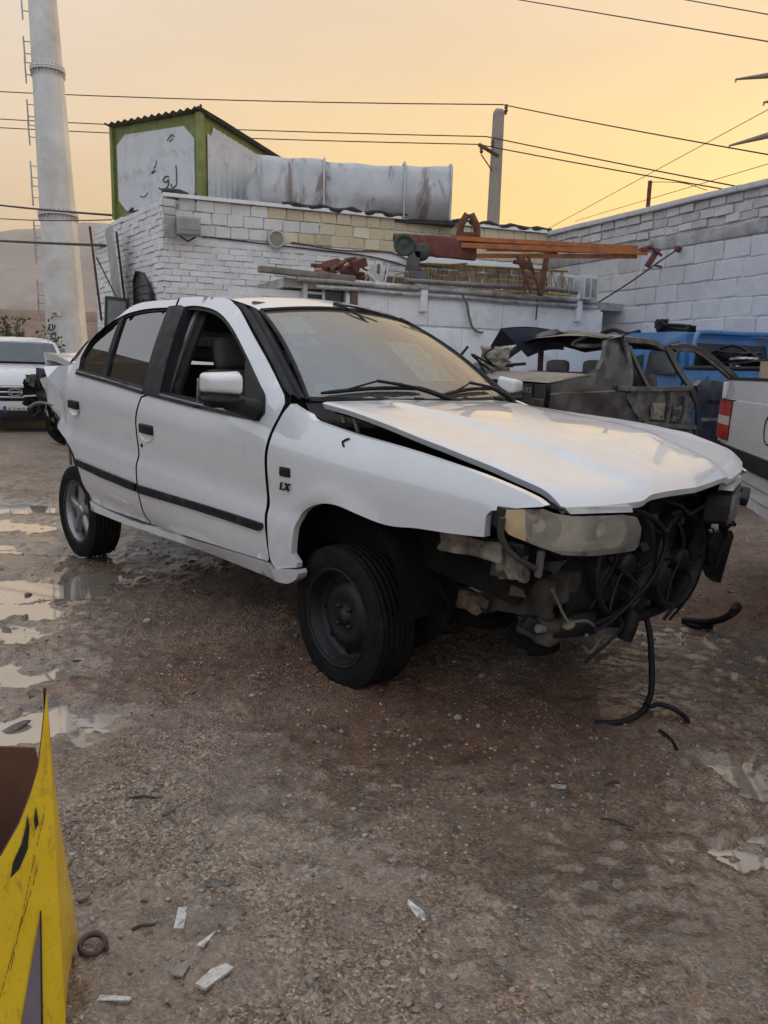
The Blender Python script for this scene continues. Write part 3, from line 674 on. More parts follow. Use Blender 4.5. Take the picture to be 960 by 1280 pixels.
for i, z in enumerate(np.arange(2.6, 11.5, .52)):
    # climbing ladder in short welded lengths, on the left flank
    if i % 3 == 2: continue
    r = mast_r(z); a = math.radians(200); ca, sa = math.cos(a), math.sin(a)
    MB().tube([((r+.16)*ca, (r+.16)*sa, z-.32), ((r+.16)*ca, (r+.16)*sa, z+.32)], .022, 5).tube([(r*ca, r*sa, z-.1), ((r+.16)*ca, (r+.16)*sa, z-.1)], .014, 5).tube([(r*ca, r*sa, z+.2), ((r+.16)*ca, (r+.16)*sa, z+.2)], .014, 5).build('ladder', M_GALV, tw)
pl = MB().box((-.02, -mast_r(2.55)-.02, 2.50), (.26, .02, .13)); pl.build('notice_plate', pm('plate_white', (.7, .69, .66), .5), tw)
MB().box((-.07, -mast_r(2.55)-.035, 2.49), (.12, .012, .07)).build('notice_mark', pm('plate_orange', (.55, .13, .04), .5), tw)
M_SPRAY = pm('black_spray', (.03, .03, .032), .8)
def gs(pts, r=.016): MB().tube([(x, -math.sqrt(max(.01, mast_r(z)**2-x*x))-.004, z) for x, z in [(p.x, p.z) for p in smooth_path([(a, 0, c_) for a, c_ in pts], 4)]], r, 4).build('graffiti_stroke', M_SPRAY, tw)
for pts in ([(-.10, 2.2), (-.12, 2.08)], [(-.18, 2.22), (-.19, 2.06), (-.26, 2.03), (-.30, 2.1)], [(-.24, 2.2), (-.3, 2.2), (-.28, 2.12)], [(-.34, 2.14), (-.36, 2.04), (-.42, 2.02)],
            [(-.12, 1.92), (-.2, 1.94), (-.24, 1.86), (-.16, 1.82), (-.1, 1.84)], [(-.26, 1.9), (-.28, 1.8), (-.36, 1.78), (-.40, 1.86)], [(-.3, 1.96), (-.38, 1.96)], [(-.16, 2.42), (-.2, 2.36)], [(-.3, 2.36), (-.32, 2.28)]): gs(pts)

# ------------------------------------------------------------------ utility pole, pylon arms, overhead wires
M_CPOLE = pm('pole_concrete', (.36, .33, .29), .9, var=.12, vscale=2, dirt=(.24, .21, .18), damt=.4)
up = thing('utility_pole', 'pale concrete utility pole with insulators rising behind the workshop', 'pole', (2.74, 22, 0), .2)
ps = MB(); ps.grid([[(sx*w_, sy*w_*.8, z) for sx, sy in ((-1, -1), (1, -1), (1, 1), (-1, 1))] for z, w_ in ((0, .16), (5, .145), (8.0, .125), (8.08, .09))], smooth=False, closed=True); ps.build('post', M_CPOLE, up)
MB().cbox((-.26, -.10, 7.02), (.62, .08, .08), .008, (0, .42, 0)).build('cross_arm', M_RUST, up)
MB().tube([(-.46, -.10, 6.9), (-.12, -.1, 6.5)], .018, 5).build('brace', M_RUST, up)
M_INS = pm('brown_insulator', (.10, .05, .035), .25, var=.2)
for x, z, y in ((-.46, 6.93, -.1), (-.16, 7.10, -.1), (.20, 8.02, 0)):
    MB().lathe([(.0, 0), (.03, 0), (.055, .05), (.03, .07), (.055, .12), (.035, .15), (.045, .19), (0, .21)], 12, Matrix.Translation((x, y, z))).build('insulator', M_INS, up)
MB().cbox((.14, 0, 8.0), (.16, .05, .06), .006).build('bracket', M_RUST, up)
def wire(pts, r, label, sag=0):
    P = []
    for (a, b_) in zip(pts[:-1], pts[1:]):
        a, b_ = Vector(a), Vector(b_)
        for i in range(13):
            t = i/12; p = a.lerp(b_, t); p.z -= sag*4*t*(1-t); P.append(p)
    o = MB().tube(P, r, 5).build('overhead_wire', M_WIRE); return tag(o, label, 'wire', 'overhead wires')
M_WIRE = pm('wire_black', (.035, .032, .03), .6)

# ------------------------------------------------------------------ far perimeter wall, shrub
fw_ = thing('perimeter_wall', 'long plain tan perimeter wall far behind the mast', 'wall', (-26, 40, 0))
M_TAN = pm('tan_render', (.40, .30, .235), .95, var=.12, vscale=.8, coord='World', dirt=(.30, .22, .17), damt=.4, dscale=.7, bs=.4, bscale=8)
for k in range(8): MB().cbox((1.5+3.2*k, 0, 1.55), (3.19, .3, 3.1), .02).build('panel', M_TAN, fw_)
for k in range(8): MB().cbox((1.5+3.2*k, -.02, 3.37), (3.19, .28, .5), .02).build('coping', M_TAN, fw_)
def shrub(loc, h, spread, label, seed, n=420, ls=.10):
    rg = random.Random(seed); t = thing('shrub', label, 'shrub', loc)
    st = MB(); tips = []
    for k in range(18):
        a = rg.uniform(0, 6.28); d = rg.uniform(.2, 1)*spread; z = h*rg.uniform(.7, 1.0)
        p = smooth_path([(0, 0, 0), (d*.3*math.cos(a), d*.3*math.sin(a), z*.5), (d*math.cos(a), d*math.sin(a), z)], 4)
        st.tube(p, [.03*(1-.8*i/(len(p)-1)) for i in range(len(p))], 5); tips += p[4:]
    st.build('trunk', pm('bark_%d' % seed, (.09, .065, .045), .9), t)
    lf = MB()
    for k in range(n):
        c_ = rg.choice(tips)+Vector((rg.gauss(0, .10), rg.gauss(0, .10), rg.gauss(0, .10))); s_ = ls*rg.uniform(.6, 1.3)
        R_ = Euler((rg.uniform(-1, 1), rg.uniform(-1, 1), rg.uniform(0, 6.28))).to_matrix()
        lf.add([c_+R_ @ Vector(q) for q in ((-s_*.5, 0, 0), (0, -s_*.28, s_*.06), (s_*.6, 0, 0), (0, s_*.28, s_*.06))], [(0, 1, 2), (0, 2, 3)])
    m, nt, b = new_mat('leaf_%d' % seed); oi = noise(nt, 5, 3, .6)
    nt.links.new(ramp(nt, oi, [(.3, (.035, .05, .018)), (.7, (.085, .105, .04))]), b.inputs['Base Color']); b.inputs['Roughness'].default_value = .65
    o = lf.build('crown', m, t); return t
# ------------------------------------------------------------------ iron stored on the low roof
M_ORANGE = pm('orange_primer', (.46, .15, .035), .6, var=.22, vscale=5, dirt=(.20, .08, .04), damt=.4, dscale=7, bs=.15)
M_REDOX = pm('red_oxide', (.17, .05, .035), .7, var=.3, vscale=7, dirt=(.07, .035, .03), damt=.4, bs=.3)
M_YEL = pm('yellow_steel', (.42, .31, .05), .6, var=.25, vscale=8, dirt=(.14, .09, .05), damt=.45)
bm_list = [((.80, 11.0, 3.02), (3.28, 10.72, 2.915), .055, 'topmost long orange steel angle on the low roof'),
           ((.95, 10.95, 2.92), (3.40, 10.66, 2.85), .060, 'front long orange steel angle on the low roof'),
           ((.60, 11.10, 2.80), (3.30, 10.78, 2.82), .050, 'lowest orange steel angle on the low roof'),
           ((1.30, 11.05, 2.90), (3.34, 10.84, 2.89), .045, 'inner orange steel angle between the other orange angles')]
def angle_iron(a, b_, w_, t=.012):
    a, b_ = Vector(a), Vector(b_); d = (b_-a).normalized(); s_ = d.cross(Vector((0, 0, 1))).normalized(); u = s_.cross(d)
    mb = MB()
    for p0, p1 in (((0, 0), (w_, t)), ((0, 0), (t, w_))):
        vs = []
        for base in (a, b_):
            for (x, z) in ((p0[0], p0[1]), (p1[0], p0[1]), (p1[0], p1[1]), (p0[0], p1[1])): vs.append(base-s_*x*1.0+u*(z))
        off_ = .0015 if p1[0] == t else 0
        mb.add([v+u*off_-s_*off_ for v in vs], [(0, 1, 2, 3), (7, 6, 5, 4), (0, 4, 5, 1), (1, 5, 6, 2), (2, 6, 7, 3), (3, 7, 4, 0)])
    return mb
for a, b_, w_, lab in bm_list:
    tag(angle_iron(a, b_, w_).build('steel_angle', M_ORANGE), lab, 'steel beam', 'orange steel angles')
eb = thing('beam_end_clamp', 'dark rusty clamp on the right end of the orange angles', 'clamp', (3.36, 10.70, 2.86))
MB().cbox((.02, 0, .07), (.16, .10, .06), .01, (0, -.3, 0)).cbox((.12, 0, -.04), (.07, .08, .26), .01, (0, .5, 0)).build('jaw', M_REDOX, eb)
MB().tube([(.05, -.06, .1), (.22, -.06, -.02)], .02, 6).tube([(.14, -.04, -.14), (.24, -.04, -.16)], .016, 6).build('bolt', M_RUST, eb)
dr = thing('iron_gantry', 'rusty red gantry beam with a lifting eye lying on the low roof', 'gantry', (0, 0, 0))
MB().tube([(.02, 11.05, 3.04), (1.15, 11.2, 3.04), (1.6, 11.25, 3.03), (2.35, 11.42, 2.98)], .055, 10).build('top_tube', M_RUST, dr)
o = MB().cbox((.72, 11.02, 2.92), (.90, .10, .26), .012, (0, .05, .12)); o.build('side_plate', M_REDOX, dr)
for k, (x, z, rr_) in enumerate(((1.06, 3.03, .0),)):
    MB().tube([(x-.13, 11.2, z), (x-.11, 11.2, z+.22), (x-.03, 11.2, z+.36), (x+.03, 11.2, z+.36), (x+.11, 11.2, z+.22), (x+.13, 11.2, z)], .05, 8).cbox((x, 11.2, z+.06), (.24, .08, .14), .02).build('lifting_eye', M_RUST, dr)
MB().tube([(.28, 10.95, 2.34), (.34, 10.98, 3.0)], .04, 8).build('prop', M_RUST, dr)
MB().tube([(2.1, 11.15, 2.34), (2.2, 11.32, 2.98)], .04, 8).build('prop', M_RUST, dr)
wv = thing('green_winch', 'old green cast winch with wheels hanging at the gantry end', 'winch', (.2, 10.76, 2.80))
My = Matrix.Rotation(math.pi/2, 4, 'X')
M_DGRN = pm('old_green_iron', (.05, .065, .058), .7, var=.35, vscale=12, dirt=(.06, .045, .035), damt=.4)
MB().lathe([(.0, -.03), (.045, -.035), (.05, -.02), (.10, -.015), (.105, -.035), (.14, -.035), (.145, .035), (.105, .035), (.1, .015), (.05, .02), (0, .03)], 24, Matrix.Translation((-.03, 0, .10)) @ My).build('wheel', M_DGRN, wv)
MB().lathe([(.0, -.04), (.09, -.04), (.12, -.01), (.09, .04), (0, .04)], 18, Matrix.Translation((.2, .02, .02)) @ My).build('drum', M_DGRN, wv)
MB().cbox((.10, .03, -.10), (.18, .10, .30), .02, (0, .15, 0)).cbox((.16, .03, -.30), (.26, .16, .14), .02).build('frame', pm('grey_cast_iron', (.09, .09, .09), .6, var=.3), wv)
ts = thing('lattice_truss', 'yellow lattice truss lying under the orange angles', 'truss', (0, 0, 0))
a0, a1 = Vector((.50, 10.98, 2.37)), Vector((2.55, 11.33, 2.37)); H_ = Vector((0, 0, .34)); Wd = Vector((-.05, .25, 0))
for nm, off_ in (('bottom_chord', Vector()), ('bottom_chord', Wd), ('top_chord', H_+Wd*.5)):
    MB().tube([a0+off_, a1+off_], .018, 6).build(nm, M_YEL, ts)
nW = 13
for k in range(nW):
    p, q = a0.lerp(a1, k/nW), a0.lerp(a1, (k+.5)/nW); r_ = a0.lerp(a1, (k+1)/nW)
    MB().tube([p, q+H_+Wd*.5, r_], .009, 5).build('lacing_bar', M_YEL, ts)
    MB().tube([p+Wd, q+H_+Wd*.5, r_+Wd], .009, 5).build('lacing_bar', M_YEL, ts)
sk = thing('rusty_bracket', 'tangle of rusty support irons under the orange angles', 'bracket', (1.80, 10.82, 2.34))
o = MB()
for p, q, r_ in (((-.10, 0, .47), (.12, 0, 0), .028), ((.05, .05, .48), (.25, .04, .0), .022), ((-.15, .02, .40), (.10, .03, .36), .03), ((-.02, -.02, .46), (.02, 0, .0), .02), ((.0, 0, .22), (.2, .05, .2), .02)): o.tube([p, q], r_, 6)
o.cbox((.0, 0, .38), (.20, .12, .10), .015, (.2, .4, .1)); o.build('irons', M_RUST, sk)
ch = thing('white_chair_frame', 'broken white metal chair lying on the low roof edge', 'chair', (-.20, 10.62, 2.345))
M_WMET = pm('chipped_white_metal', (.60, .60, .58), .5, var=.12, dirt=(.22, .18, .15), damt=.35)
MB().cbox((-.02, .02, .12), (.24, .20, .03), .01, (.5, .7, .2)).build('seat', M_WMET, ch)
MB().cbox((.02, .0, .16), (.20, .025, .24), .01, (.1, .1, .3)).build('backrest', M_WMET, ch)
for p, q in (((-.16, 0, .0), (-.04, .02, .28)), ((-.10, .04, .02), (.12, .02, .06)), ((.12, -.02, .02), (.17, .02, .30)), ((-.14, .05, .12), (.02, -.04, .10))): MB().tube([p, q], .013, 6).build('leg', M_WMET, ch)
yf = thing('bent_yellow_rack', 'small bent yellow tube rack beside the broken white chair', 'rack', (.12, 10.62, 2.345))
MB().tube([(-.1, 0, 0), (-.06, .02, .16), (.1, 0, .20), (.14, .04, .03), (-.08, .02, .02)], .014, 6).build('tube', M_YEL, yf)
rp = thing('scrap_heap', 'low heap of rusty scrap iron at the left end of the low roof', 'scrap', (-.66, 10.5, 2.345))
o = MB(); rg = random.Random(4)
for k in range(16):
    a = rg.uniform(0, 6.28); c_ = Vector((rg.uniform(-.35, .5), rg.uniform(-.1, .5), rg.uniform(.02, .34))); d = Vector((math.cos(a), math.sin(a)*.4, rg.uniform(-.35, .35)))*rg.uniform(.1, .35)
    o.tube([c_-d, c_+d*.3+Vector((0, 0, rg.uniform(-.03, .06))), c_+d], rg.uniform(.01, .03), 6)
o.build('rods', M_RUST, rp)
o = MB()
for k in range(6): o.box((rg.uniform(-.3, .5), rg.uniform(0, .4), rg.uniform(.05, .3)), (rg.uniform(.1, .3), rg.uniform(.1, .2), rg.uniform(.03, .15)), (rg.uniform(-.4, .4), rg.uniform(-.4, .4), rg.uniform(0, 3)))
o.build('plates', M_REDOX, rp)
for k, (x, y, z, lab) in enumerate(((2.52, 11.72, 2.345, 'left of two loose concrete blocks stored by the wall corner'), (2.88, 11.80, 2.345, 'right of two loose concrete blocks stored by the wall corner'))):
    bk_ = thing('loose_block', lab, 'block', (x, y, z), .35+.25*k, 'loose blocks on the low roof')
    MB().cbox((0, 0, .17), (.30, .22, .34), .015).build('body', M_GBLOCK, bk_)
    for s_ in (-1, 1): MB().cbox((s_*.07, -.112, .17), (.09, .012, .26), .004).build('hollow', M_CONC, bk_)
MB_ = MB().tube(smooth_path([(2.7, 11.5, 2.42), (2.2, 11.25, 2.44), (1.0, 10.8, 2.42), (.2, 10.42, 2.41)]), .032, 8).build('scaffold_tube', pm('scaffold_grey', (.2, .18, .17), .6, metal=.2, var=.3))
tag(MB_, 'long grey scaffold tube lying along the low roof front edge', 'tube')

# ------------------------------------------------------------------ overhead lines
wire([(-26, 30, 11.1), (2.83, 22, 8.20)], .016, 'top overhead wire running left from the concrete pole tip', .25)
wire([(2.83, 22, 8.20), (9.475, 13, 4.3)], .014, 'top overhead wire running right from the concrete pole tip', .05)
wire([(-26, 30, 10.2), (2.45, 22, 7.40)], .015, 'middle overhead wire running left to the pole cross arm', .2)
wire([(2.45, 22, 7.40), (8.47, 16, 4.70)], .015, 'middle overhead wire running right from the pole cross arm', .02)
wire([(-26, 30, 9.9), (2.23, 22, 7.20)], .015, 'lower overhead wire running left to the pole cross arm', .2)
wire([(2.23, 22, 7.20), (8.30, 17.2, 4.99)], .015, 'lower overhead wire running right from the pole cross arm', .02)
wire([(3.42-4, 24+5.4, 11.57+2.9), (3.42, 24, 11.57), (12.4, 12.0, 5.1)], .014, 'high overhead wire crossing the top right sky', 0)
wire([(7.37, 28, 13.7), (9.38, 16, 7.7)], .014, 'short high wire at the top right picture corner', 0)
wire([(-13.8, 24, 5.9), (-5.55, 16, 4.09), (-4.3, 13.4, 3.75)], .022, 'thick cable from the left to the shutter beside the cabin', .05)
wire([(-13.9, 24, 5.5), (-5.6, 16.1, 4.02)], .012, 'thin cable just below the thick cable at the left', .12)
wire([(-12.7, 22, 4.45), (-4.3, 13.4, 3.15)], .026, 'heavy black cable at the left running to the shutter', .02)
wire([(6.0, 42, 7.4), (11.65, 26, 9.53), (13.2, 21, 10.2)], .013, 'faint far wire rising to the right behind the wall', 0)
wire([(9.5, 42, 9.0), (11.84, 26, 7.94), (12.5, 21, 7.6)], .013, 'lower faint far wire rising to the right behind the wall', 0)
py = thing('pylon', 'steel pylon arms reaching in from the right edge', 'pylon', (14.6, 29.5, 0))
MB().grid([[(sx*w_, sy*w_, z) for sx, sy in ((-1, -1), (1, -1), (1, 1), (-1, 1))] for z, w_ in ((0, .55), (9, .28), (14.5, .14))], smooth=False, closed=True).build('mast', M_MAST, py)
M_ARM = pm('arm_grey', (.26, .235, .20), .6, metal=.3)
for (x, y, z), z1 in (((-2.43, .5, 11.77), 11.95), ((-1.34, .5, 11.03), 11.2), ((-2.41, .5, 9.55), 10.15), ((2.4, -.4, 11.77), 11.95), ((2.4, -.4, 9.55), 10.15)):
    MB().tube([(0, 0, z1), (x*.5, y*.5, (z+z1)/2), (x, y, z)], [.20, .11, .035], 8).tube([(x, y, z+.02), (x, y, z-.10)], .03, 6).build('arm', M_ARM, py)
shrub((-8.35, 17.2, 0), 2.12, .42, 'leafy shrub showing above the parked SUV roof', 3, 800, .11)
shrub((-7.60, 17.6, 0), 1.85, .22, 'small sparse shrub to the right of the leafy shrub', 5, 300, .12)
# side outlines of the sedan in its own frame (x forward, z up)
OL = {
  'fender': [(-0.343,1.131), (-0.267,1.109), (-0.208,1.096), (-0.185,1.082), (-0.15,1.071), (-0.02,1.052), (0.094,1.037), (0.251,1.02), (0.41,1.0), (0.558,0.978), (0.694,0.956), (0.822,0.929), (0.913,0.905), (0.953,0.886), (0.946,0.88), (0.868,0.865), (0.769,0.843), (0.754,0.825), (0.75,0.753), (0.7,0.748), (0.601,0.741), (0.46,0.735), (0.357,0.724), (0.281,0.726), (0.193,0.744), (0.091,0.761), (0.006,0.76), (-0.079,0.739), (-0.159,0.697), (-0.195,0.639), (-0.208,0.58), (-0.218,0.516), (-0.182,0.482), (-0.189,0.459), (-0.325,0.426), (-0.350,0.462), (-0.376,0.53), (-0.394,0.62), (-0.406,0.72), (-0.409,0.87), (-0.405,0.95), (-0.394,1.02), (-0.376,1.085)],
  'front_door': [(-0.38,1.13), (-0.392,1.085), (-0.410,1.020), (-0.421,0.95), (-0.425,0.87), (-0.422,0.72), (-0.410,0.62), (-0.392,0.53), (-0.366,0.462), (-0.405,0.441), (-0.94,0.423), (-1.61,0.397), (-1.612,0.46), (-1.612,0.52), (-1.615,0.58), (-1.619,0.649), (-1.629,0.79), (-1.633,0.90), (-1.629,0.99), (-1.610,1.095), (-1.52,1.12), (-1.654,1.631), (-1.627,1.638), (-1.426,1.633), (-1.244,1.621), (-1.162,1.609), (-1.098,1.584), (-1.002,1.541), (-0.798,1.418), (-0.595,1.295), (-0.406,1.165)],
  'front_win': [(-1.438,1.111), (-1.558,1.583), (-1.464,1.585), (-1.32,1.569), (-1.205,1.543), (-1.095,1.501), (-0.953,1.427), (-0.774,1.316), (-0.59,1.192), (-0.535,1.153), (-0.496,1.082), (-0.513,1.057), (-0.712,1.066), (-1.08,1.087)],
  'rear_door': [(-1.533,1.119), (-1.621,1.097), (-1.640,0.99), (-1.644,0.90), (-1.640,0.79), (-1.630,0.649), (-1.626,0.58), (-1.623,0.52), (-1.623,0.46), (-1.622,0.397), (-2.17,0.397), (-2.468,0.42), (-2.437,0.566), (-2.48,0.673), (-2.53,0.728), (-2.627,0.785), (-2.683,0.851), (-2.669,0.954), (-2.621,1.057), (-2.626,1.141), (-2.619,1.256), (-2.586,1.329), (-2.524,1.388), (-2.407,1.461), (-2.279,1.542), (-2.179,1.602), (-2.072,1.625), (-1.929,1.631), (-1.814,1.631), (-1.669,1.631)],
  'rear_win': [(-1.599,1.127), (-1.700,1.583), (-1.882,1.585), (-2.057,1.577), (-2.235,1.548), (-2.416,1.47), (-2.516,1.381), (-2.557,1.298), (-2.516,1.208), (-2.068,1.169)],
  'sill': [(-2.468,0.418), (-2.171,0.392), (-1.698,0.38), (-0.946,0.417), (-0.407,0.437), (-0.355,0.426), (-0.184,0.453), (-0.176,0.438), (-0.203,0.406), (-0.279,0.368), (-0.698,0.358), (-1.164,0.357), (-1.7,0.35), (-1.955,0.346), (-2.175,0.349), (-2.411,0.354), (-2.447,0.377)],
  'mould_front': [(-1.6,0.626), (-0.957,0.621), (-0.48,0.613), (-0.425,0.611), (-0.417,0.595), (-0.442,0.576), (-0.492,0.576), (-0.962,0.584), (-1.609,0.583)],
  'mould_rear': [(-2.471,0.679), (-2.053,0.652), (-1.628,0.629), (-1.634,0.586), (-2.065,0.608), (-2.45,0.641)],
  'divider': [(-2.179,1.193), (-2.257,1.544), (-2.211,1.548), (-2.121,1.186)],
  'bpillar': [(-1.61,1.124), (-1.708,1.589), (-1.606,1.592), (-1.537,1.578), (-1.417,1.11), (-1.517,1.116)],
  'sail': [(-0.769,1.299), (-0.764,1.31), (-0.59,1.192), (-0.535,1.153), (-0.496,1.082), (-0.515,1.06), (-0.617,1.064), (-0.703,1.199)],
  'quarter': [(-2.619,1.256), (-2.626,1.141), (-2.621,1.057), (-2.669,0.954), (-2.683,0.851), (-2.627,0.785), (-2.746,0.811), (-2.845,0.849), (-2.907,0.897), (-3.017,0.985), (-3.082,1.062), (-3.138,1.145), (-3.126,1.199), (-3.112,1.232), (-2.972,1.24), (-2.741,1.244)],
}
# ------------------------------------------------------------------ vehicle materials
def paint(name, col, rough=.22, dirt=(.30, .26, .22), damt=.30, coat=.9, dscale=3.0, var=.03, flake=0):
    m = pm(name, col, rough, coat=coat, var=var, vscale=2, dirt=dirt, damt=damt, dscale=dscale, rvar=.06)
    return m
m, nt, b = new_mat('white_car_paint')
n1 = noise(nt, 1.7, 5, .6); n2 = noise(nt, 5.5, 9, .72, dist=.6); n3 = noise(nt, 38, 6, .75)
c = ramp(nt, n1, [(.3, (.69, .705, .73)), (.7, (.73, .742, .76))])
c = mixc(nt, ramp(nt, n2, [(.52, (0, 0, 0)), (.80, (.22, .22, .22))]), c, (.46, .43, .40))
c = mixc(nt, ramp(nt, n3, [(.62, (0, 0, 0)), (.76, (.40, .40, .40))]), c, (.36, .33, .30))
c = mixc(nt, ramp(nt, noise(nt, 9, 8, .8, stretch=(1.2, 1, 6)), [(.64, (0, 0, 0)), (.74, (.30, .30, .30))]), c, (.42, .39, .36))
nt.links.new(c, b.inputs['Base Color']); b.inputs['Coat Weight'].default_value = 1.0; b.inputs['Coat Roughness'].default_value = .035; b.inputs['Coat IOR'].default_value = 1.85
nt.links.new(ramp(nt, n2, [(.3, (.24, .24, .24)), (.75, (.42, .42, .42))]), b.inputs['Roughness'])
M_WPAINT = m
# hood: clear coat weathered away in ragged sheets
m, nt, b = new_mat('white_hood_paint')
n1 = noise(nt, 1.3, 7, .6, dist=.8); n2 = noise(nt, 6, 8, .7)
c = ramp(nt, n2, [(.35, (.70, .71, .73)), (.75, (.62, .62, .625))]); nt.links.new(c, b.inputs['Base Color'])
f = ramp(nt, n1, [(.50, (0, 0, 0)), (.515, (1, 1, 1))])
nt.links.new(mixc(nt, f, (.92, .92, .92), (.50, .50, .50)), b.inputs['Coat Weight']); nt.links.new(mixc(nt, f, (.035, .035, .035), (.13, .13, .13)), b.inputs['Coat Roughness'])
b.inputs['Roughness'].default_value = .30; b.inputs['Coat IOR'].default_value = 1.9; bump(nt, b, n1, .02, .02); M_HOOD = m
M_BPLAS = pm('black_plastic', (.010, .010, .011), .5, var=.3, vscale=9, dirt=(.035, .032, .03), damt=.18, spec=.3)
M_TRIM = pm('black_rubber_trim', (.011, .011, .012), .6, var=.2, dirt=(.04, .036, .033), damt=.2, spec=.3)
M_GREYTR = pm('grey_trim', (.20, .20, .20), .4, metal=.3, var=.2)
M_TYRE = pm('tyre_rubber', (.007, .007, .008), .78, var=.35, vscale=12, dirt=(.028, .024, .021), damt=.26, dscale=8, bs=.25, bscale=80, spec=.22)
M_STEELRIM = pm('black_steel_rim', (.010, .010, .011), .5, var=.3, vscale=10, dirt=(.04, .035, .03), damt=.25, dscale=9, spec=.4)
M_ALLOY = pm('dull_alloy', (.33, .33, .34), .38, metal=.75, var=.15, dirt=(.12, .11, .10), damt=.3)
M_DARK = pm('bay_and_gap_dark', (.007, .007, .007), .85, var=.5, vscale=9, dirt=(.020, .017, .014), damt=.3, spec=.15)
M_DIRTYWHITE = pm('dirty_body_white', (.36, .32, .26), .7, var=.25, vscale=6, dirt=(.085, .065, .048), damt=.75, dscale=7, bs=.3, bscale=40)
M_MUDMETAL = pm('muddy_metal', (.055, .046, .037), .8, var=.4, vscale=9, dirt=(.03, .025, .02), damt=.6, dscale=8, bs=.3, bscale=40)
M_INT = pm('grey_upholstery', (.10, .092, .08), .9, var=.2, vscale=20)
M_CHROME = pm('dull_chrome', (.55, .55, .56), .22, metal=.9, var=.1)
def glass(name, tint, refl=.12, dust=.0, dustc=(.5, .48, .45), rough=.02, dscale=3):
    m, nt, b = new_mat(name); nt.nodes.remove(b); out = nt.nodes['Material Output']
    tr = N(nt, 'ShaderNodeBsdfTransparent'); tr.inputs[0].default_value = tuple(tint)+(1,)
    gl_ = N(nt, 'ShaderNodeBsdfGlossy'); gl_.inputs['Roughness'].default_value = rough
    df = N(nt, 'ShaderNodeBsdfDiffuse'); df.inputs[0].default_value = tuple(dustc)+(1,)
    fz = N(nt, 'ShaderNodeFresnel'); fz.inputs[0].default_value = 1.52
    ad = N(nt, 'ShaderNodeMath', operation='ADD'); nt.links.new(fz.outputs[0], ad.inputs[0]); ad.inputs[1].default_value = refl; ad.use_clamp = True
    m1 = N(nt, 'ShaderNodeMixShader'); nt.links.new(ad.outputs[0], m1.inputs[0]); nt.links.new(tr.outputs[0], m1.inputs[1]); nt.links.new(gl_.outputs[0], m1.inputs[2])
    m2 = N(nt, 'ShaderNodeMixShader'); nz = noise(nt, dscale, 8, .7, dist=.5); rr_ = N(nt, 'ShaderNodeMapRange'); nt.links.new(nz, rr_.inputs[0])
    rr_.inputs[1].default_value = .3; rr_.inputs[2].default_value = .75; rr_.inputs[3].default_value = dust*.55; rr_.inputs[4].default_value = min(1, dust*1.5)
    nt.links.new(rr_.outputs[0], m2.inputs[0]); nt.links.new(m1.outputs[0], m2.inputs[1]); nt.links.new(df.outputs[0], m2.inputs[2])
    nt.links.new(m2.outputs[0], out.inputs[0]); return m
M_WS = glass('windscreen_glass', (.62, .70, .65), .20, .15, (.50, .53, .50), .02, 4)
M_TINT = glass('tinted_glass', (.05, .055, .06), .22, .02, (.3, .29, .27), .012)
M_GRNGLASS = glass('green_tinted_glass', (.30, .36, .20), .05, .06, (.3, .32, .25))
M_GLASS = glass('car_glass', (.35, .38, .37), .08, .10)

# ------------------------------------------------------------------ the white sedan
car = thing('white_sedan', 'crashed white sedan with stripped nose and popped hood in the foreground', 'car', (.398, 3.556, 0), -.8112)
def belt(x): return 1.030-.0702*x
_D = [0, .03, .06, .10, .14, .18, .25, .32, .355, .375, .395, .42, .47, .54, .60, .66, .70, .74]; _Y = [.812, .826, .838, .850, .857, .8585, .8545, .8475, .8465, .851, .861, .8675, .870, .867, .860, .846, .828, .80]
def cw(x, z):
    b_ = belt(x)
    if z <= b_: y = float(np.interp(b_-z, _D, _Y))
    else:
        h = z-b_; y = .812-.38*h-.24*h*h
    if x > -.2: y -= .058*(x+.2)**2
    if x < -2.3: y -= .05*(-2.3-x)**2
    r = math.hypot((x-.0)*1.0, z-.44)
    if x > -.5 and z < 1.0: y += .020*math.exp(-((r-.345)/.045)**2)
    return y
def dent(x, z): return .0010*math.sin(x*5.1+z*3)
def inside(p, poly):
    x, y = p; c_ = False; n = len(poly)
    for i in range(n):
        x1, y1 = poly[i]; x2, y2 = poly[(i+1) % n]
        if (y1 > y) != (y2 > y) and x < (x2-x1)*(y-y1)/(y2-y1)+x1: c_ = not c_
    return c_
def dens(poly, res):
    out = []
    for i in range(len(poly)):
        a, b_ = poly[i], poly[(i+1) % len(poly)]; d = math.dist(a, b_); k = max(1, int(math.ceil(d/res)))
        out += [(a[0]+(b_[0]-a[0])*j/k, a[1]+(b_[1]-a[1])*j/k) for j in range(k)]
    return out
def inset(poly, d):
    n = len(poly); area = sum(poly[i][0]*poly[(i+1) % n][1]-poly[(i+1) % n][0]*poly[i][1] for i in range(n)); s_ = 1 if area > 0 else -1
    out = []
    for i in range(n):
        p0, p1, p2 = Vector(poly[i-1]), Vector(poly[i]), Vector(poly[(i+1) % n])
        a, b_ = (p1-p0), (p2-p1)
        if a.length < 1e-6 or b_.length < 1e-6: out.append(tuple(p1)); continue
        a.normalize(); b_.normalize(); na = Vector((-a.y, a.x))*s_; nb = Vector((-b_.y, b_.x))*s_
        q = na+nb; q = q.normalized() if q.length > 1e-3 else na
        out.append(tuple(p1+q*d/max(.45, q.dot(na))))
    return out
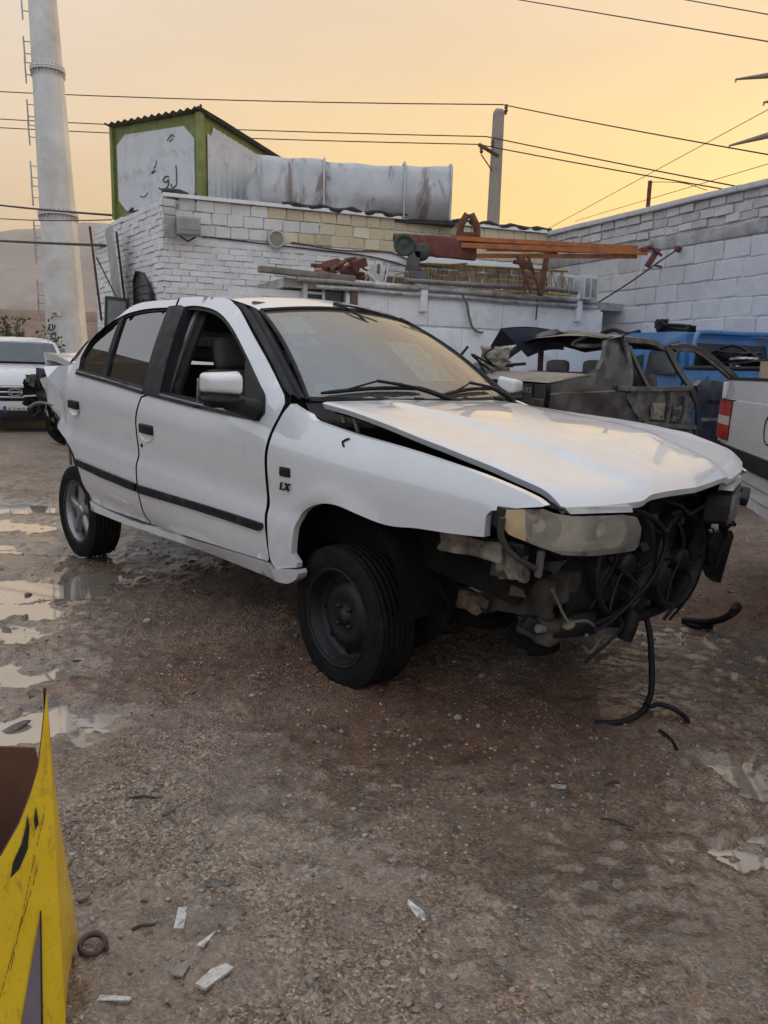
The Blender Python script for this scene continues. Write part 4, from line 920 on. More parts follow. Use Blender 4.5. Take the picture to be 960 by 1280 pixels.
def soften(poly, ang=36, k=3):
    n = len(poly); P = [Vector((p[0], p[1])) for p in poly]; sharp = []
    for i in range(n):
        a, b_ = P[i]-P[i-1], P[(i+1) % n]-P[i]
        sharp.append(a.length < 1e-6 or b_.length < 1e-6 or math.degrees(a.angle(b_)) > ang)
    out = []
    for i in range(n):
        p1, p2 = P[i], P[(i+1) % n]; p0 = P[i-1] if not sharp[i] else p1*2-p2; p3 = P[(i+2) % n] if not sharp[(i+1) % n] else p2*2-p1
        d = (p2-p1).length
        if (p1-p0).length > 2.5*d: p0 = p1-(p1-p0).normalized()*d
        if (p3-p2).length > 2.5*d: p3 = p2+(p3-p2).normalized()*d
        for j in range(k):
            t = j/k; q = .5*((2*p1)+(p2-p0)*t+(2*p0-5*p1+4*p2-p3)*t*t+(3*p1-p0-3*p2+p3)*t**3); out.append((q.x, q.y))
    return out
for k_ in ('fender', 'front_door', 'front_win', 'rear_door', 'rear_win', 'sill', 'mould_front', 'sail'): OL[k_+'0'] = OL[k_]; OL[k_] = soften(OL[k_])
def fill2d(outer, holes, res):
    loops = [dens(outer, res)]+[dens(h, res) for h in holes]; pts = []; edges = []; bl = []
    for L in loops:
        b0 = len(pts); pts += L; n = len(L); edges += [(b0+i, b0+(i+1) % n) for i in range(n)]; bl.append(list(range(b0, b0+n)))
    P0 = np.array(pts); lo, hi = P0.min(0), P0.max(0); B = P0
    for i, x in enumerate(np.arange(lo[0], hi[0], res)):
        for z in np.arange(lo[1]+(res/2 if i % 2 else 0), hi[1], res):
            if inside((x, z), loops[0]) and not any(inside((x, z), h) for h in loops[1:]) and np.min(np.hypot(B[:, 0]-x, B[:, 1]-z)) > res*.5: pts.append((x, z))
    r = delaunay_2d_cdt([Vector(p) for p in pts], edges, [], 0, 1e-6)
    vs = [tuple(v) for v in r[0]]; fs = []
    for f in r[2]:
        cx = sum(vs[i][0] for i in f)/len(f); cz = sum(vs[i][1] for i in f)/len(f)
        if inside((cx, cz), loops[0]) and not any(inside((cx, cz), h) for h in loops[1:]): fs.append(tuple(f))
    return vs, fs, loops
def panel(name, outer, mat, parent, holes=(), surf=cw, side=-1, thick=.014, res=.05, off=0., dentf=dent, smooth=True, seam=None):
    vs, fs, loops = fill2d(outer, holes, res)
    mb = MB(); P = lambda p, o: (p[0], side*(surf(p[0], p[1])+off-o+(dentf(p[0], p[1]) if dentf else 0)), p[1])
    mb.add([P(p, 0) for p in vs], fs, smooth)
    for L in loops:
        n = len(L); mb.add([P(p, 0) for p in L]+[P(p, thick) for p in L], [(i, (i+1) % n, n+(i+1) % n, n+i) for i in range(n)])
    o = mb.build(name, mat, parent)
    if seam:  # edge faces coloured dark, painting shade into the door shut lines
        o.data.materials.append(seam); n = len(fs)
        for p in o.data.polygons:
            if p.index >= n: p.material_index = 1
    return o

# side panels, near and far
for side in (-1, 1):
    fe = panel('front_fender', inset(OL['fender'], .002), M_WPAINT, car, side=side, thick=.03, res=.035)
    fd_ = panel('front_door', inset(OL['front_door'], .003), M_WPAINT, car, holes=[OL['front_win']], side=side, thick=.03, res=.04, seam=M_DARK)
    rd_ = panel('rear_door', inset(OL['rear_door'], .003), M_WPAINT, car, holes=[OL['rear_win']], side=side, thick=.03, res=.04, seam=M_DARK,
                dentf=lambda x, z: dent(x, z)-.018*math.exp(-((x+2.55)/.14)**2-((z-.93)/.09)**2)+.005*math.sin(x*17+z*13)*max(0, min(1, (-2.3-x)/.3)))
    panel('sill', OL['sill'], M_WPAINT, car, side=side, thick=.05, off=.006)
    # window frames
    panel('window_frame', OL['front_win'], M_TRIM, fd_, holes=[inset(OL['front_win'], .022)], side=side, off=-.012, thick=.03, dentf=None)
    panel('window_frame', OL['rear_win'], M_TRIM, rd_, holes=[inset(OL['rear_win'], .018)], side=side, off=-.012, thick=.03, dentf=None)
    panel('window_glass', inset(OL['rear_win'], .012), M_TINT, rd_, side=side, off=-.020, thick=.004, dentf=None)
    if side > 0: panel('window_glass', inset(OL['front_win'], .012), M_GRNGLASS, fd_, side=side, off=-.020, thick=.004, dentf=None)
    panel('window_divider', OL['divider'], M_TRIM, rd_, side=side, off=-.006, thick=.012, dentf=None)
    panel('pillar_trim', OL['bpillar'], M_BPLAS, rd_, side=side, off=.013, thick=.026, dentf=None)
    panel('mirror_sail', OL['sail'], M_BPLAS, fd_, side=side, off=.012, thick=.02, dentf=None)
    panel('side_moulding', OL['mould_front'], M_TRIM, fd_, side=side, off=.016, thick=.02, res=.03)
    panel('side_moulding', OL['mould_rear'], M_TRIM, rd_, side=side, off=.016, thick=.02, res=.03)
    fb_ = [(-1.60, 1.124), (-1.08, 1.085), (-.712, 1.064), (-.515, 1.056)]
    panel('belt_trim', [(a, c_-.010) for a, c_ in fb_]+[(a, c_+.022) for a, c_ in fb_[::-1]], M_TRIM, fd_, side=side, off=.010, thick=.02, dentf=None)
    panel('belt_strip', [(a, c_+.006) for a, c_ in fb_]+[(a, c_+.014) for a, c_ in fb_[::-1]], M_GREYTR, fd_, side=side, off=.013, thick=.004, dentf=None)
    rb_ = [(-2.52, 1.206), (-2.068, 1.168), (-1.612, 1.124)]
    panel('belt_trim', [(a, c_-.010) for a, c_ in rb_]+[(a, c_+.022) for a, c_ in rb_[::-1]], M_TRIM, rd_, side=side, off=.010, thick=.02, dentf=None)
    panel('belt_strip', [(a, c_+.006) for a, c_ in rb_]+[(a, c_+.014) for a, c_ in rb_[::-1]], M_GREYTR, rd_, side=side, off=.013, thick=.004, dentf=None)
    # inner pillar strip and seal seen in the open front window
    panel('inner_seal', [(-1.50, 1.13), (-1.545, 1.57), (-1.50, 1.57), (-1.455, 1.13)], M_GREYTR if side < 0 else M_TRIM, fd_, side=side, off=-.055, thick=.02, dentf=None)
    panel('inner_seal', [(-1.455, 1.12), (-1.50, 1.575), (-1.42, 1.57), (-1.375, 1.12)], M_TRIM, fd_, side=side, off=-.070, thick=.02, dentf=None)
    # handles
    for x0, z0, door in ((-1.513, .928, fd_), (-2.478, 1.005, rd_)):
        y0 = side*cw(x0, z0)
        cup = MB(); R_ = Matrix.Rotation(side*-math.pi/2, 4, 'X')
        cup.lathe([(0.001, -.018), (.035, -.017), (.058, -.008), (.068, .003)], 20, Matrix.Translation((x0, y0, z0-.018)) @ Matrix.Diagonal((1.12, 1, .62, 1)) @ R_)
        cup.build('handle_cup', M_WPAINT, door)
        MB().cbox((x0, y0+side*.003, z0+.006), (.15, .022, .052), .010, (0, .04, 0)).build('door_handle', M_BPLAS, door)
    MB().lathe([(0.001, .006), (.009, .006), (.012, .0)], 12, Matrix.Translation((-1.59, side*cw(-1.59, .842), .842)) @ Matrix.Rotation(-side*math.pi/2, 4, 'X')).build('door_lock', M_BPLAS, fd_)
    # exterior mirror
    ys = side*.985
    cap = MB(); bm = bmesh.new(); bmesh.ops.create_cube(bm, size=1)
    for v in bm.verts:
        f_ = v.co.x > 0; v.co = Vector((v.co.x*.105, v.co.y*(.135 if f_ else .19), v.co.z*(.080 if f_ else .108)))
        if v.co.y*side > 0: v.co.z *= .80; v.co.x *= .85
    bmesh.ops.bevel(bm, geom=bm.edges[:], offset=.022, segments=3, affect='EDGES', profile=.6)
    cap.bm(bm, (-.545, ys, 1.205), (0, .08, side*.18), True); mc = cap.build('mirror_cap', M_WPAINT, fd_)
    low_ = MB(); bm = bmesh.new(); bmesh.ops.create_cube(bm, size=1)
    for v in bm.verts:
        f_ = v.co.x > 0; v.co = Vector((v.co.x*.115, v.co.y*(.155 if f_ else .20), v.co.z*.06))
    bmesh.ops.bevel(bm, geom=bm.edges[:], offset=.022, segments=3, affect='EDGES')
    low_.bm(bm, (-.548, ys, 1.138), (0, .08, side*.18), True); low_.tube([(-.55, side*.96, 1.13), (-.55, side*.86, 1.10), (-.56, side*.80, 1.09)], [.04, .045, .055], 10)
    low_.build('mirror_base', M_BPLAS, fd_)
    MB().box((-.607, ys, 1.175), (.006, .165, .10), (0, .08, side*.18)).build('mirror_glass', M_CHROME, fd_)
    # A pillar drip strip between door frame and windscreen
    rows_ = []
    for i in range(13):
        t = i/12; a = Vector((-.352, .685, 1.141)).lerp(Vector((-.971, .511, 1.547)), t); dz = .012*math.sin(t*math.pi)
        ex = -.385+(-1.10+.385)*t; ez = float(np.interp(ex, [-1.16, -1.098, -1.002, -.798, -.595, -.406], [1.609, 1.584, 1.541, 1.418, 1.295, 1.165])); bb = Vector((ex, cw(ex, ez)-.010, ez-.002))
        row = []
        for j in range(7):
            u = j/6; p = a.lerp(bb, u); h_ = .020*math.sin(u*math.pi*2.0)**2 - (.014 if j in (3,) else 0)
            row.append((p.x+.5*h_, side*(p.y+.6*h_), p.z+.5*h_+dz))
        rows_.append(row)
    MB().grid(rows_).build('pillar_strip', M_TRIM, car)
    if side < 0:
        tx = bpy.data.curves.new('LX', 'FONT'); tx.body = 'LX'; tx.size = .046; tx.extrude = .004; tx.shear = .25; tx.align_x = 'CENTER'; tx.space_character = 1.35; tx.offset = .0006
        to = bpy.data.objects.new('t', tx); COL.objects.link(to); bpy.context.view_layer.update()
        me = bpy.data.meshes.new_from_object(to); bpy.data.objects.remove(to); me.materials.clear(); me.materials.append(M_BPLAS)
        bo = link(bpy.data.objects.new('trim_badge', me), fe); bo.location = (-.278, -cw(-.278, .79)-.010, .776); bo.rotation_euler = (math.pi/2, 0, 0)
        MB().cbox((-.278, -cw(-.278, .85)-.002, .852), (.075, .012, .040), .008).build('side_repeater', M_BPLAS, fe)
        # a torn nick in the fender top
        MB().tube(smooth_path([(.075, -cw(.075, 1.01)-.001, 1.020), (.045, -cw(.05, 1.0)-.002, 1.005), (.062, -cw(.06, .99)-.002, .985)]), [.004]*12+[.001], 5).build('tear', M_DARK, fe)

# roof
RX = [-.955, -1.02, -1.16, -1.43, -1.8, -2.07, -2.25, -2.42, -2.50]; RZ = [1.545, 1.566, 1.604, 1.630, 1.629, 1.622, 1.560, 1.475, 1.40]
rows_ = []
for x in np.concatenate([np.linspace(-.955, -1.2, 8), np.linspace(-1.25, -2.5, 24)]):
    ze = float(np.interp(x, RX[::-1], RZ[::-1])); ye = cw(x, ze)-.012-(.055 if x > -1.0 else .055*max(0, (x+1.15)/.15))
    zc = .040 if x > -2.2 else .055
    fx_ = .07*max(0, 1-(-.955-x)/.35)   # front edge bows forward
    rows_.append([(x+fx_*(1-t*t), t*ye, ze+.004+zc*(1-t*t)) for t in np.linspace(-1, 1, 25)])
MB().grid(rows_).build('roof', M_WPAINT, car)
# windscreen
def ws(u, v, o=0):   # u -1..1 across, v 0 bottom .. 1 top
    a = Vector((-.352+.15*(1-u*u), .685*u, 1.141-.008*(1-u*u))); c_ = Vector((-.965+.075*(1-u*u), .511*u, 1.545+.036*(1-u*u)))
    p = a.lerp(c_, v); bow = .035*4*v*(1-v); return p+Vector((.54*(bow+o), 0, .84*(bow+o)))
wsh = MB().grid([[ws(u, v) for u in np.linspace(-1, 1, 29)] for v in np.linspace(0, 1, 17)]).build('windscreen', M_WS, car)
MB().tube([ws(-1, v, .002) for v in np.linspace(0, 1, 10)]+[ws(u, 1, .004) for u in np.linspace(-1, 1, 20)]+[ws(1, v, .002) for v in np.linspace(1, 0, 10)], .011, 6).build('windscreen_seal', M_TRIM, wsh)
def ws_patch(u0, u1, v0, v1, o, nm, mt):
    return MB().grid([[ws(u0+(u1-u0)*a, v0+(v1-v0)*b_, o) for a in np.linspace(0, 1, 6)] for b_ in np.linspace(0, 1, 6)]).build(nm, mt, wsh)
M_STK = pm('turquoise_sticker', (.22, .42, .40), .5, var=.3, vscale=20, dirt=(.5, .5, .46), damt=.5, dscale=12)
M_STK2 = pm('blue_sticker', (.12, .26, .40), .5, var=.3, vscale=30, dirt=(.5, .5, .48), damt=.4, dscale=20)
ws_patch(-.90, -.66, .66, .90, -.006, 'sticker', M_STK); ws_patch(-.93, -.70, .52, .63, -.006, 'sticker', M_STK2); ws_patch(-.92, -.80, .06, .15, -.006, 'sticker', M_STK2)
m, nt, b = new_mat('paper_dust')      # sheet of crumpled white paper behind the glass
c = ramp(nt, noise(nt, 26, 7, .7), [(.4, (.45, .45, .43)), (.6, (.75, .75, .73))]); nt.links.new(c, b.inputs['Base Color']); b.inputs['Roughness'].default_value = .8
ws_patch(-.02, .42, .20, .60, -.012, 'paper_sheet', m)
# black frit band and cowl
MB().grid([[ws(u, v, .0015) for u in np.linspace(-1, 1, 29)] for v in (0, .03)]).build('frit_band', M_TRIM, wsh)
cwl = []
for k, dx in enumerate((.0, .05, .10, .16, .22)):
    cwl.append([(ws(u, 0).x+dx, u*.70, ws(u, 0).z-.010-.04*(k > 0)-.012*k+.006*math.sin(u*30)*(k == 2)) for u in np.linspace(-1, 1, 31)])
MB().grid(cwl).build('cowl', M_BPLAS, car)
def wiper(u0, u1, pv, v0, v1):
    w_ = []
    for t in np.linspace(0, 1, 12): w_.append(ws(u0+(u1-u0)*t, v0+(v1-v0)*t+.025*math.sin(t*math.pi), .018))
    o = MB().tube(w_, [.006]+[.010]*10+[.005], 6); r_ = o.build('wiper', M_BPLAS, car)
    piv = ws(pv, 0, .03)+Vector((.06, 0, -.02)); mid = ws((u0+u1)/2, (v0+v1)/2+.045, .045)
    MB().tube(smooth_path([piv, piv.lerp(mid, .5)+Vector((.01, 0, .014)), mid]), [.013]*7+[.008]*6, 6).lathe([(0, .012), (.016, .01), (.018, -.02)], 12, Matrix.Translation(piv)).build('wiper_arm', M_BPLAS, r_)
    MB().tube([w_[2], w_[4]+Vector((.012, 0, .02)), mid, w_[8]+Vector((.012, 0, .02)), w_[10]], .005, 5).build('wiper_bow', M_BPLAS, r_)
wiper(-.92, -.12, .05, .035, .085); wiper(.02, .80, .88, .035, .075)
# roof aerial with a bent rod
ae = Vector((-.93, -.03, 1.597))
MB().cbox(ae+Vector((0, 0, .006)), (.075, .05, .030), .011, (0, .3, 0)).build('aerial_base', M_BPLAS, car)
MB().tube(smooth_path([ae+Vector((.01, .02, .012)), ae+Vector((.05, .10, .0)), ae+Vector((.10, .20, -.022))]), .006, 6).tube(smooth_path([ae+Vector((.02, -.01, .005)), ae+Vector((.10, .02, -.03)), ae+Vector((.19, .05, -.095))]), .0055, 6).build('aerial_rod', M_BPLAS, car)

# hood, popped and sprung up along the near edge
def hood(s, t):
    xr = -.270+.16*(1-t*t)*.9
    xf = float(np.interp(t, [-1, -.8, -.55, 0, .55, .8, 1], [.945, 1.00, 1.045, 1.075, 1.05, 1.02, .965]))
    x = xr+(xf-xr)*s
    yw = .672+.03*math.sin(s*math.pi*.9)-.03*max(0, s-.85)/.15*0.6
    zn = float(np.interp(x, [-.3, -.1, .2, .45, .7, .96, 1.1], [1.146, 1.122, 1.075, 1.029, .972, .903, .872])); zf = float(np.interp(x, [-.3, -.1, .24, .5, .7, .97, 1.1], [1.122, 1.108, 1.080, 1.062, 1.042, .966, .91]))
    z = zn+(zf-zn)*(t+1)/2+.026*(1-t*t)*(1-.5*s)
    cr = .60-.13*s; k = (cr-abs(t))/.055; z += .016*(1/(1+math.exp(-k*4.5)))*min(1, s*3+.3)
    if s > .93: z -= .034*((s-.93)/.07)**2
    if abs(t) > .96: z -= .006*((abs(t)-.96)/.04)**2
    return Vector((x, yw*t, z+.0025*math.sin(x*9+t*5)))
ss_ = np.concatenate([np.linspace(0, .9, 40), np.linspace(.915, 1, 9)]); tt_ = np.concatenate([np.linspace(-1, -.95, 4), np.linspace(-.93, .93, 56), np.linspace(.95, 1, 4)])
hd_ = MB().grid([[hood(s, t) for t in tt_] for s in ss_])
edge = [hood(s, -1) for s in ss_]+[hood(1, t) for t in tt_[1:]]+[hood(s, 1) for s in ss_[::-1][1:]]+[hood(0, t) for t in tt_[::-1][1:-1]]
cen = Vector((.4, 0, 0)); n = len(edge)
lowr = [Vector((p.x+(cen.x-p.x)*.010, p.y*.988, p.z-.022)) for p in edge]
hd_.add(edge+lowr, [(i, (i+1) % n, n+(i+1) % n, n+i) for i in range(n)])
HO = hd_.build('hood', M_HOOD, car)
MB().grid([[hood(s, t)+Vector((0, 0, -.028)) for t in np.linspace(-.975, .975, 14)] for s in np.linspace(.01, .985, 14)]).build('hood_liner', M_DARK, HO)
MB().tube([hood(s, -.93)+Vector((0, 0, -.034)) for s in np.linspace(.02, .95, 20)], .014, 6).build('hood_edge_fold', M_DARK, HO)
for s_, h_ in ((.05, .0), (.11, .0)):
    p = hood(s_, -.93); MB().tube([p+Vector((0, 0, -.03)), p+Vector((.03*(s_*10), .01, -.12))], .010, 5).build('hood_hinge', M_DIRTYWHITE, HO)
MB().cbox(hood(.02, .55)+Vector((.0, 0, .012)), (.06, .025, .012), .004).build('washer_jet', M_BPLAS, HO)
MB().cbox(hood(.02, -.35)+Vector((.0, 0, .010)), (.05, .022, .010), .004).build('washer_jet', M_BPLAS, HO)

# engine bay walls, firewall, floor pan, wheel housings
bay = MB()
bay.box((-.42, 0, .80), (.04, 1.36, .56)); bay.build('firewall', M_DARK, car)
for side in (-1, 1):
    iw = MB(); iw.prism([(-.40, .55), (.30, .55), (.78, .50), (.86, .62), (.90, .82), (.5, .93), (.1, .985), (-.40, 1.03)], 'y', side*.63, side*.66); iw.build('inner_wing', M_DARK, car)
    # flange under the fender's upper edge
    MB().grid([[(x, side*(cw(x, z)-.02), z-.008) for x, z in OL['fender0'][3:14]], [(x, side*.655, z-.03) for x, z in OL['fender0'][3:14]]]).build('wing_flange', M_DIRTYWHITE if side > 0 else M_DARK, car)
    wh = MB(); rows_ = []
    for a in np.linspace(-.25, math.pi+.25, 22): rows_.append([(.37*math.cos(a)*1.03, side*y, .44+.345*math.sin(a)) for y in (.56, .70, .82)])
    wh.grid(rows_); wh.build('wheel_liner', M_DARK, car)
    MB().prism([(.43*math.cos(a), .46+.36*math.sin(a)) for a in np.linspace(0, 2*math.pi, 22)][:-1], 'y', side*.545, side*.555).build('wheel_house_wall', M_DARK, car)
    rows_ = []
    for a in np.linspace(-.1, 2.2, 14): rows_.append([(-2.67+.36*math.cos(a), side*y, .46+.34*math.sin(a)) for y in (.55, .72, .80)])
    MB().grid(rows_).build('wheel_liner', M_DARK, car)
MB().box((-1.55, 0, .375), (2.35, 1.50, .03)).build('floor_pan', M_DARK, car)
MB().box((-3.0, 0, .48), (.62, 1.0, .03)).build('boot_floor', M_DARK, car)

# chassis leg, apron and suspension below the near fender
ap = MB()
def bent_box(mb, c_, d, seed, k=.012, n=7):
    rg = random.Random(seed); ph = [rg.uniform(0, 6.28) for _ in range(9)]
    bm = bmesh.new(); bmesh.ops.create_cube(bm, size=1); bmesh.ops.bevel(bm, geom=bm.edges[:], offset=.06, segments=1, affect='EDGES'); bmesh.ops.subdivide_edges(bm, edges=bm.edges[:], cuts=n, use_grid_fill=True)
    for v in bm.verts:
        p = Vector((v.co.x*d[0], v.co.y*d[1], v.co.z*d[2])); q = v.co
        o = Vector([k*(math.sin(q.x*5+ph[i]+q.z*3)+.6*math.sin(q.z*9+ph[i+3]+q.y*4)+.4*math.sin(q.x*17+ph[i+6])) for i in range(3)]); v.co = p+o
    return mb.bm(bm, c_, None, True)
def crumple_box(mb, c_, d, seed, k=.018, n=4):
    rg = random.Random(seed)
    bm = bmesh.new(); bmesh.ops.create_cube(bm, size=1); bmesh.ops.subdivide_edges(bm, edges=bm.edges[:], cuts=n, use_grid_fill=True)
    for v in bm.verts: v.co = Vector((v.co.x*d[0]+rg.uniform(-k, k), v.co.y*d[1]+rg.uniform(-k, k), v.co.z*d[2]+rg.uniform(-k, k)))
    return mb.bm(bm, c_, None, False)
bent_box(ap, (.63, -.71, .690), (.28, .05, .075), 3, .005); ap.build('apron', M_DIRTYWHITE, car)
bent_box(MB(), (.79, -.69, .645), (.10, .04, .09), 4, .005).build('apron', M_DIRTYWHITE, car)
for side in (-1, 1): bent_box(MB(), (.40, side*.50, .56), (1.0, .09, .12), 5, .006).build('chassis_leg', M_MUDMETAL if side < 0 else M_DARK, car)
bent_box(MB(), (.74, -.56, .52), (.26, .05, .15), 9, .008).build('front_panel', M_MUDMETAL, car)
MB().tube([(.12, -.62, .80), (.10, -.62, .35)], .045, 10).build('strut', M_DARK, car)
MB().tube([(.30, -.63, .72), (.34, -.62, .52), (.42, -.60, .42)], .012, 6).build('brake_hose', M_DARK, car)
MB().tube([(.08, -.60, .33), (.45, -.40, .30), (.55, -.30, .32)], .035, 8).build('lower_arm', M_DARK, car)
crumple_box(MB(), (.46, -.50, .41), (.14, .08, .06), 12, .012, 3).build('drive_stub', pm('rusty_drive', (.15, .11, .075), .9, var=.5, vscale=30), car)
MB().tube([(.0, -.7, .29), (.0, .7, .29)], .03, 8).build('drive_shaft', M_DARK, car)
MB().tube([(-2.67, -.7, .30), (-2.67, .7, .30)], .045, 8).build('rear_axle', M_DARK, car)

# wheels
def tyre_mesh(R_, rim, hw, squash=0.0):
    prof = [(rim-.005, -hw*.86), (rim+.012, -hw*.90), (R_*.5+rim*.5, -hw*1.03), (R_-.028, -hw*.95), (R_-.010, -hw*.84)]
    g = []
    for k, y in enumerate(np.linspace(-.82, .82, 7)):
        g += [(R_-.001*abs(k-3), hw*(y-.06)), (R_-.001*abs(k-3), hw*(y+.15)), (R_-.007, hw*(y+.155)), (R_-.007, hw*(y+.21))] if k < 6 else [(R_-.003, hw*(y-.06)), (R_-.004, hw*(y+.02))]
    prof += g+[(R_-.010, hw*.86), (R_-.028, hw*.95), (R_*.5+rim*.5, hw*1.03), (rim+.012, hw*.90), (rim-.005, hw*.86)]
    mb = MB(); M = Matrix.Rotation(math.pi/2, 4, 'X')
    mb.lathe(prof, 56, M)
    if squash:
        nv = []
        for x, y, z in mb.v:
            lim = -(R_-squash)
            if z < lim+.05:
                t = min(1, (lim+.05-z)/.10); y = y*(1+.22*t)
                if z < lim: z = lim+(z-lim)*.04
            nv.append((x, y, z))
        mb.v = nv
    return mb
def steel_wheel(parent, side):
    M = Matrix.Rotation(math.pi/2, 4, 'X') if side < 0 else Matrix.Rotation(-math.pi/2, 4, 'X')   # +h is outwards
    r = MB(); r.lathe([(.186, -.08), (.186, .03), (.196, .055), (.205, .075), (.209, .090), (.204, .093), (.196, .080), (.188, .060), (.178, .040), (.172, .015), (.150, .020), (.128, .040), (.105, .052), (.085, .045), (.055, .040), (.034, .042), (.030, .058), (.001, .060)], 48, M)
    rr_ = r.build('rim', M_STEELRIM, parent)
    for k in range(8):
        a = 2*math.pi*k/8; c_ = M @ Vector((.150*math.cos(a), .150*math.sin(a), .024)); MB().cbox(c_, (.034, .008, .022), .004, (0, -a*(1 if side < 0 else -1), 0)).build('vent_slot', M_DARK, parent)
    for k in range(4):
        a = 2*math.pi*(k+.5)/4; MB().lathe([(.0, .022), (.009, .020), (.011, 0)], 8, Matrix.Translation(M @ Vector((.052*math.cos(a), .052*math.sin(a), .038))) @ M).build('wheel_bolt', M_STEELRIM, parent)
    return rr_
def alloy_wheel(parent, side):
    M = Matrix.Rotation(math.pi/2, 4, 'X') if side < 0 else Matrix.Rotation(-math.pi/2, 4, 'X')
    r = MB(); r.lathe([(.186, -.09), (.186, .02), (.192, .055), (.204, .080), (.208, .086), (.203, .088), (.190, .070), (.180, .05), (.178, .01)], 48, M)
    rr_ = r.build('rim', M_ALLOY, parent)
    MB().lathe([(.178, -.02), (.001, -.025)], 32, M).build('brake_drum', M_DARK, parent)
    for k in range(5):
        a = 2*math.pi*k/5+.3; c_, s_ = math.cos(a), math.sin(a); sp_ = MB()
        rws = []
        for rr, wd, h in ((.03, .030, .060), (.08, .028, .066), (.13, .026, .062), (.186, .036, .058)):
            rws.append([M @ Vector((rr*c_-q*wd*s_, rr*s_+q*wd*c_, h-dz)) for q, dz in ((-1, .03), (-.8, .004), (0, 0), (.8, .004), (1, .03))])
        sp_.grid(rws); sp_.build('spoke', M_ALLOY, parent)
    MB().lathe([(.048, .05), (.046, .066), (.03, .072), (.001, .073)], 24, M).build('hub_cap', M_ALLOY, parent)
    return rr_
def wheel(loc, kind, side, steer=0, R_=.305, squash=0, parent=car, spin=0, camber=0):
    w_ = bpy.data.objects.new('wheel', None); link(w_, parent); w_.location = loc; w_.rotation_euler = (camber, spin, steer); w_.empty_display_size = .05
    ty = tyre_mesh(R_, .198, .098, squash).build('tyre', M_TYRE, w_)
    (steel_wheel if kind == 's' else alloy_wheel)(w_, side); return w_
wheel((0, -.712, .277), 's', -1, -.06, .300, .027); wheel((0, .712, .29), 's', 1, -.06, .300, .010)
wheel((-2.671, -.712, .302), 'a', -1, 0, .304); wheel((-2.671, .712, .302), 'a', 1, 0, .304)
# ------------------------------------------------------------------ stripped nose of the sedan
M_SHELL0 = pm('dull_bare_metal', (.16, .155, .15), .5, metal=.5, var=.4, vscale=20, dirt=(.04, .035, .03), damt=.5, dscale=12)
HP = [(.79, -.85), (.86, -.815), (.92, -.745), (.97, -.65), (1.01, -.54), (1.035, -.44), (1.05, -.35), (1.06, -.30)]
HLO = [(.715, .801), (.721, .837), (.799, .863), (2.112, .868), (2.434, .854), (3.035, .843), (3.902, .839), (4.996, .835), (5.734, .821), (5.983, .783), (6.017, .72), (5.806, .703), (3.761, .705), (2.822, .716), (2.201, .739), (1.501, .765), (.888, .786)]
def hpl(s): return (float(np.interp(s, range(8), [p[0] for p in HP])), float(np.interp(s, range(8), [p[1] for p in HP])))
m, nt, b = new_mat('clouded_lens')
c = ramp(nt, noise(nt, 9, 6, .65), [(.35, (.50, .46, .39)), (.7, (.66, .63, .56))]); nt.links.new(c, b.inputs['Base Color'])
b.inputs['Roughness'].default_value = .12; b.inputs['Transmission Weight'].default_value = .0; b.inputs['Coat Weight'].default_value = .8
tr = N(nt, 'ShaderNodeBsdfTransparent'); tr.inputs[0].default_value = (.97, .95, .88, 1); mx = N(nt, 'ShaderNodeMixShader'); mx.inputs[0].default_value = .30
nt.links.new(tr.outputs[0], mx.inputs[1]); nt.links.new(b.outputs[0], mx.inputs[2]); nt.links.new(mx.outputs[0], nt.nodes['Material Output'].inputs[0]); M_LENS = m
M_AMBER = pm('amber_lens', (.46, .31, .15), .3, var=.2, coat=.5, dirt=(.40, .36, .30), damt=.4, dscale=10)
M_REFL = pm('headlamp_reflector', (.74, .72, .66), .22, metal=.55, var=.25, vscale=14)
M_BOWL = pm('lamp_bowl', (.42, .40, .36), .35, metal=.5, var=.3, vscale=20)
M_REDP = pm('red_cap', (.28, .03, .02), .3)
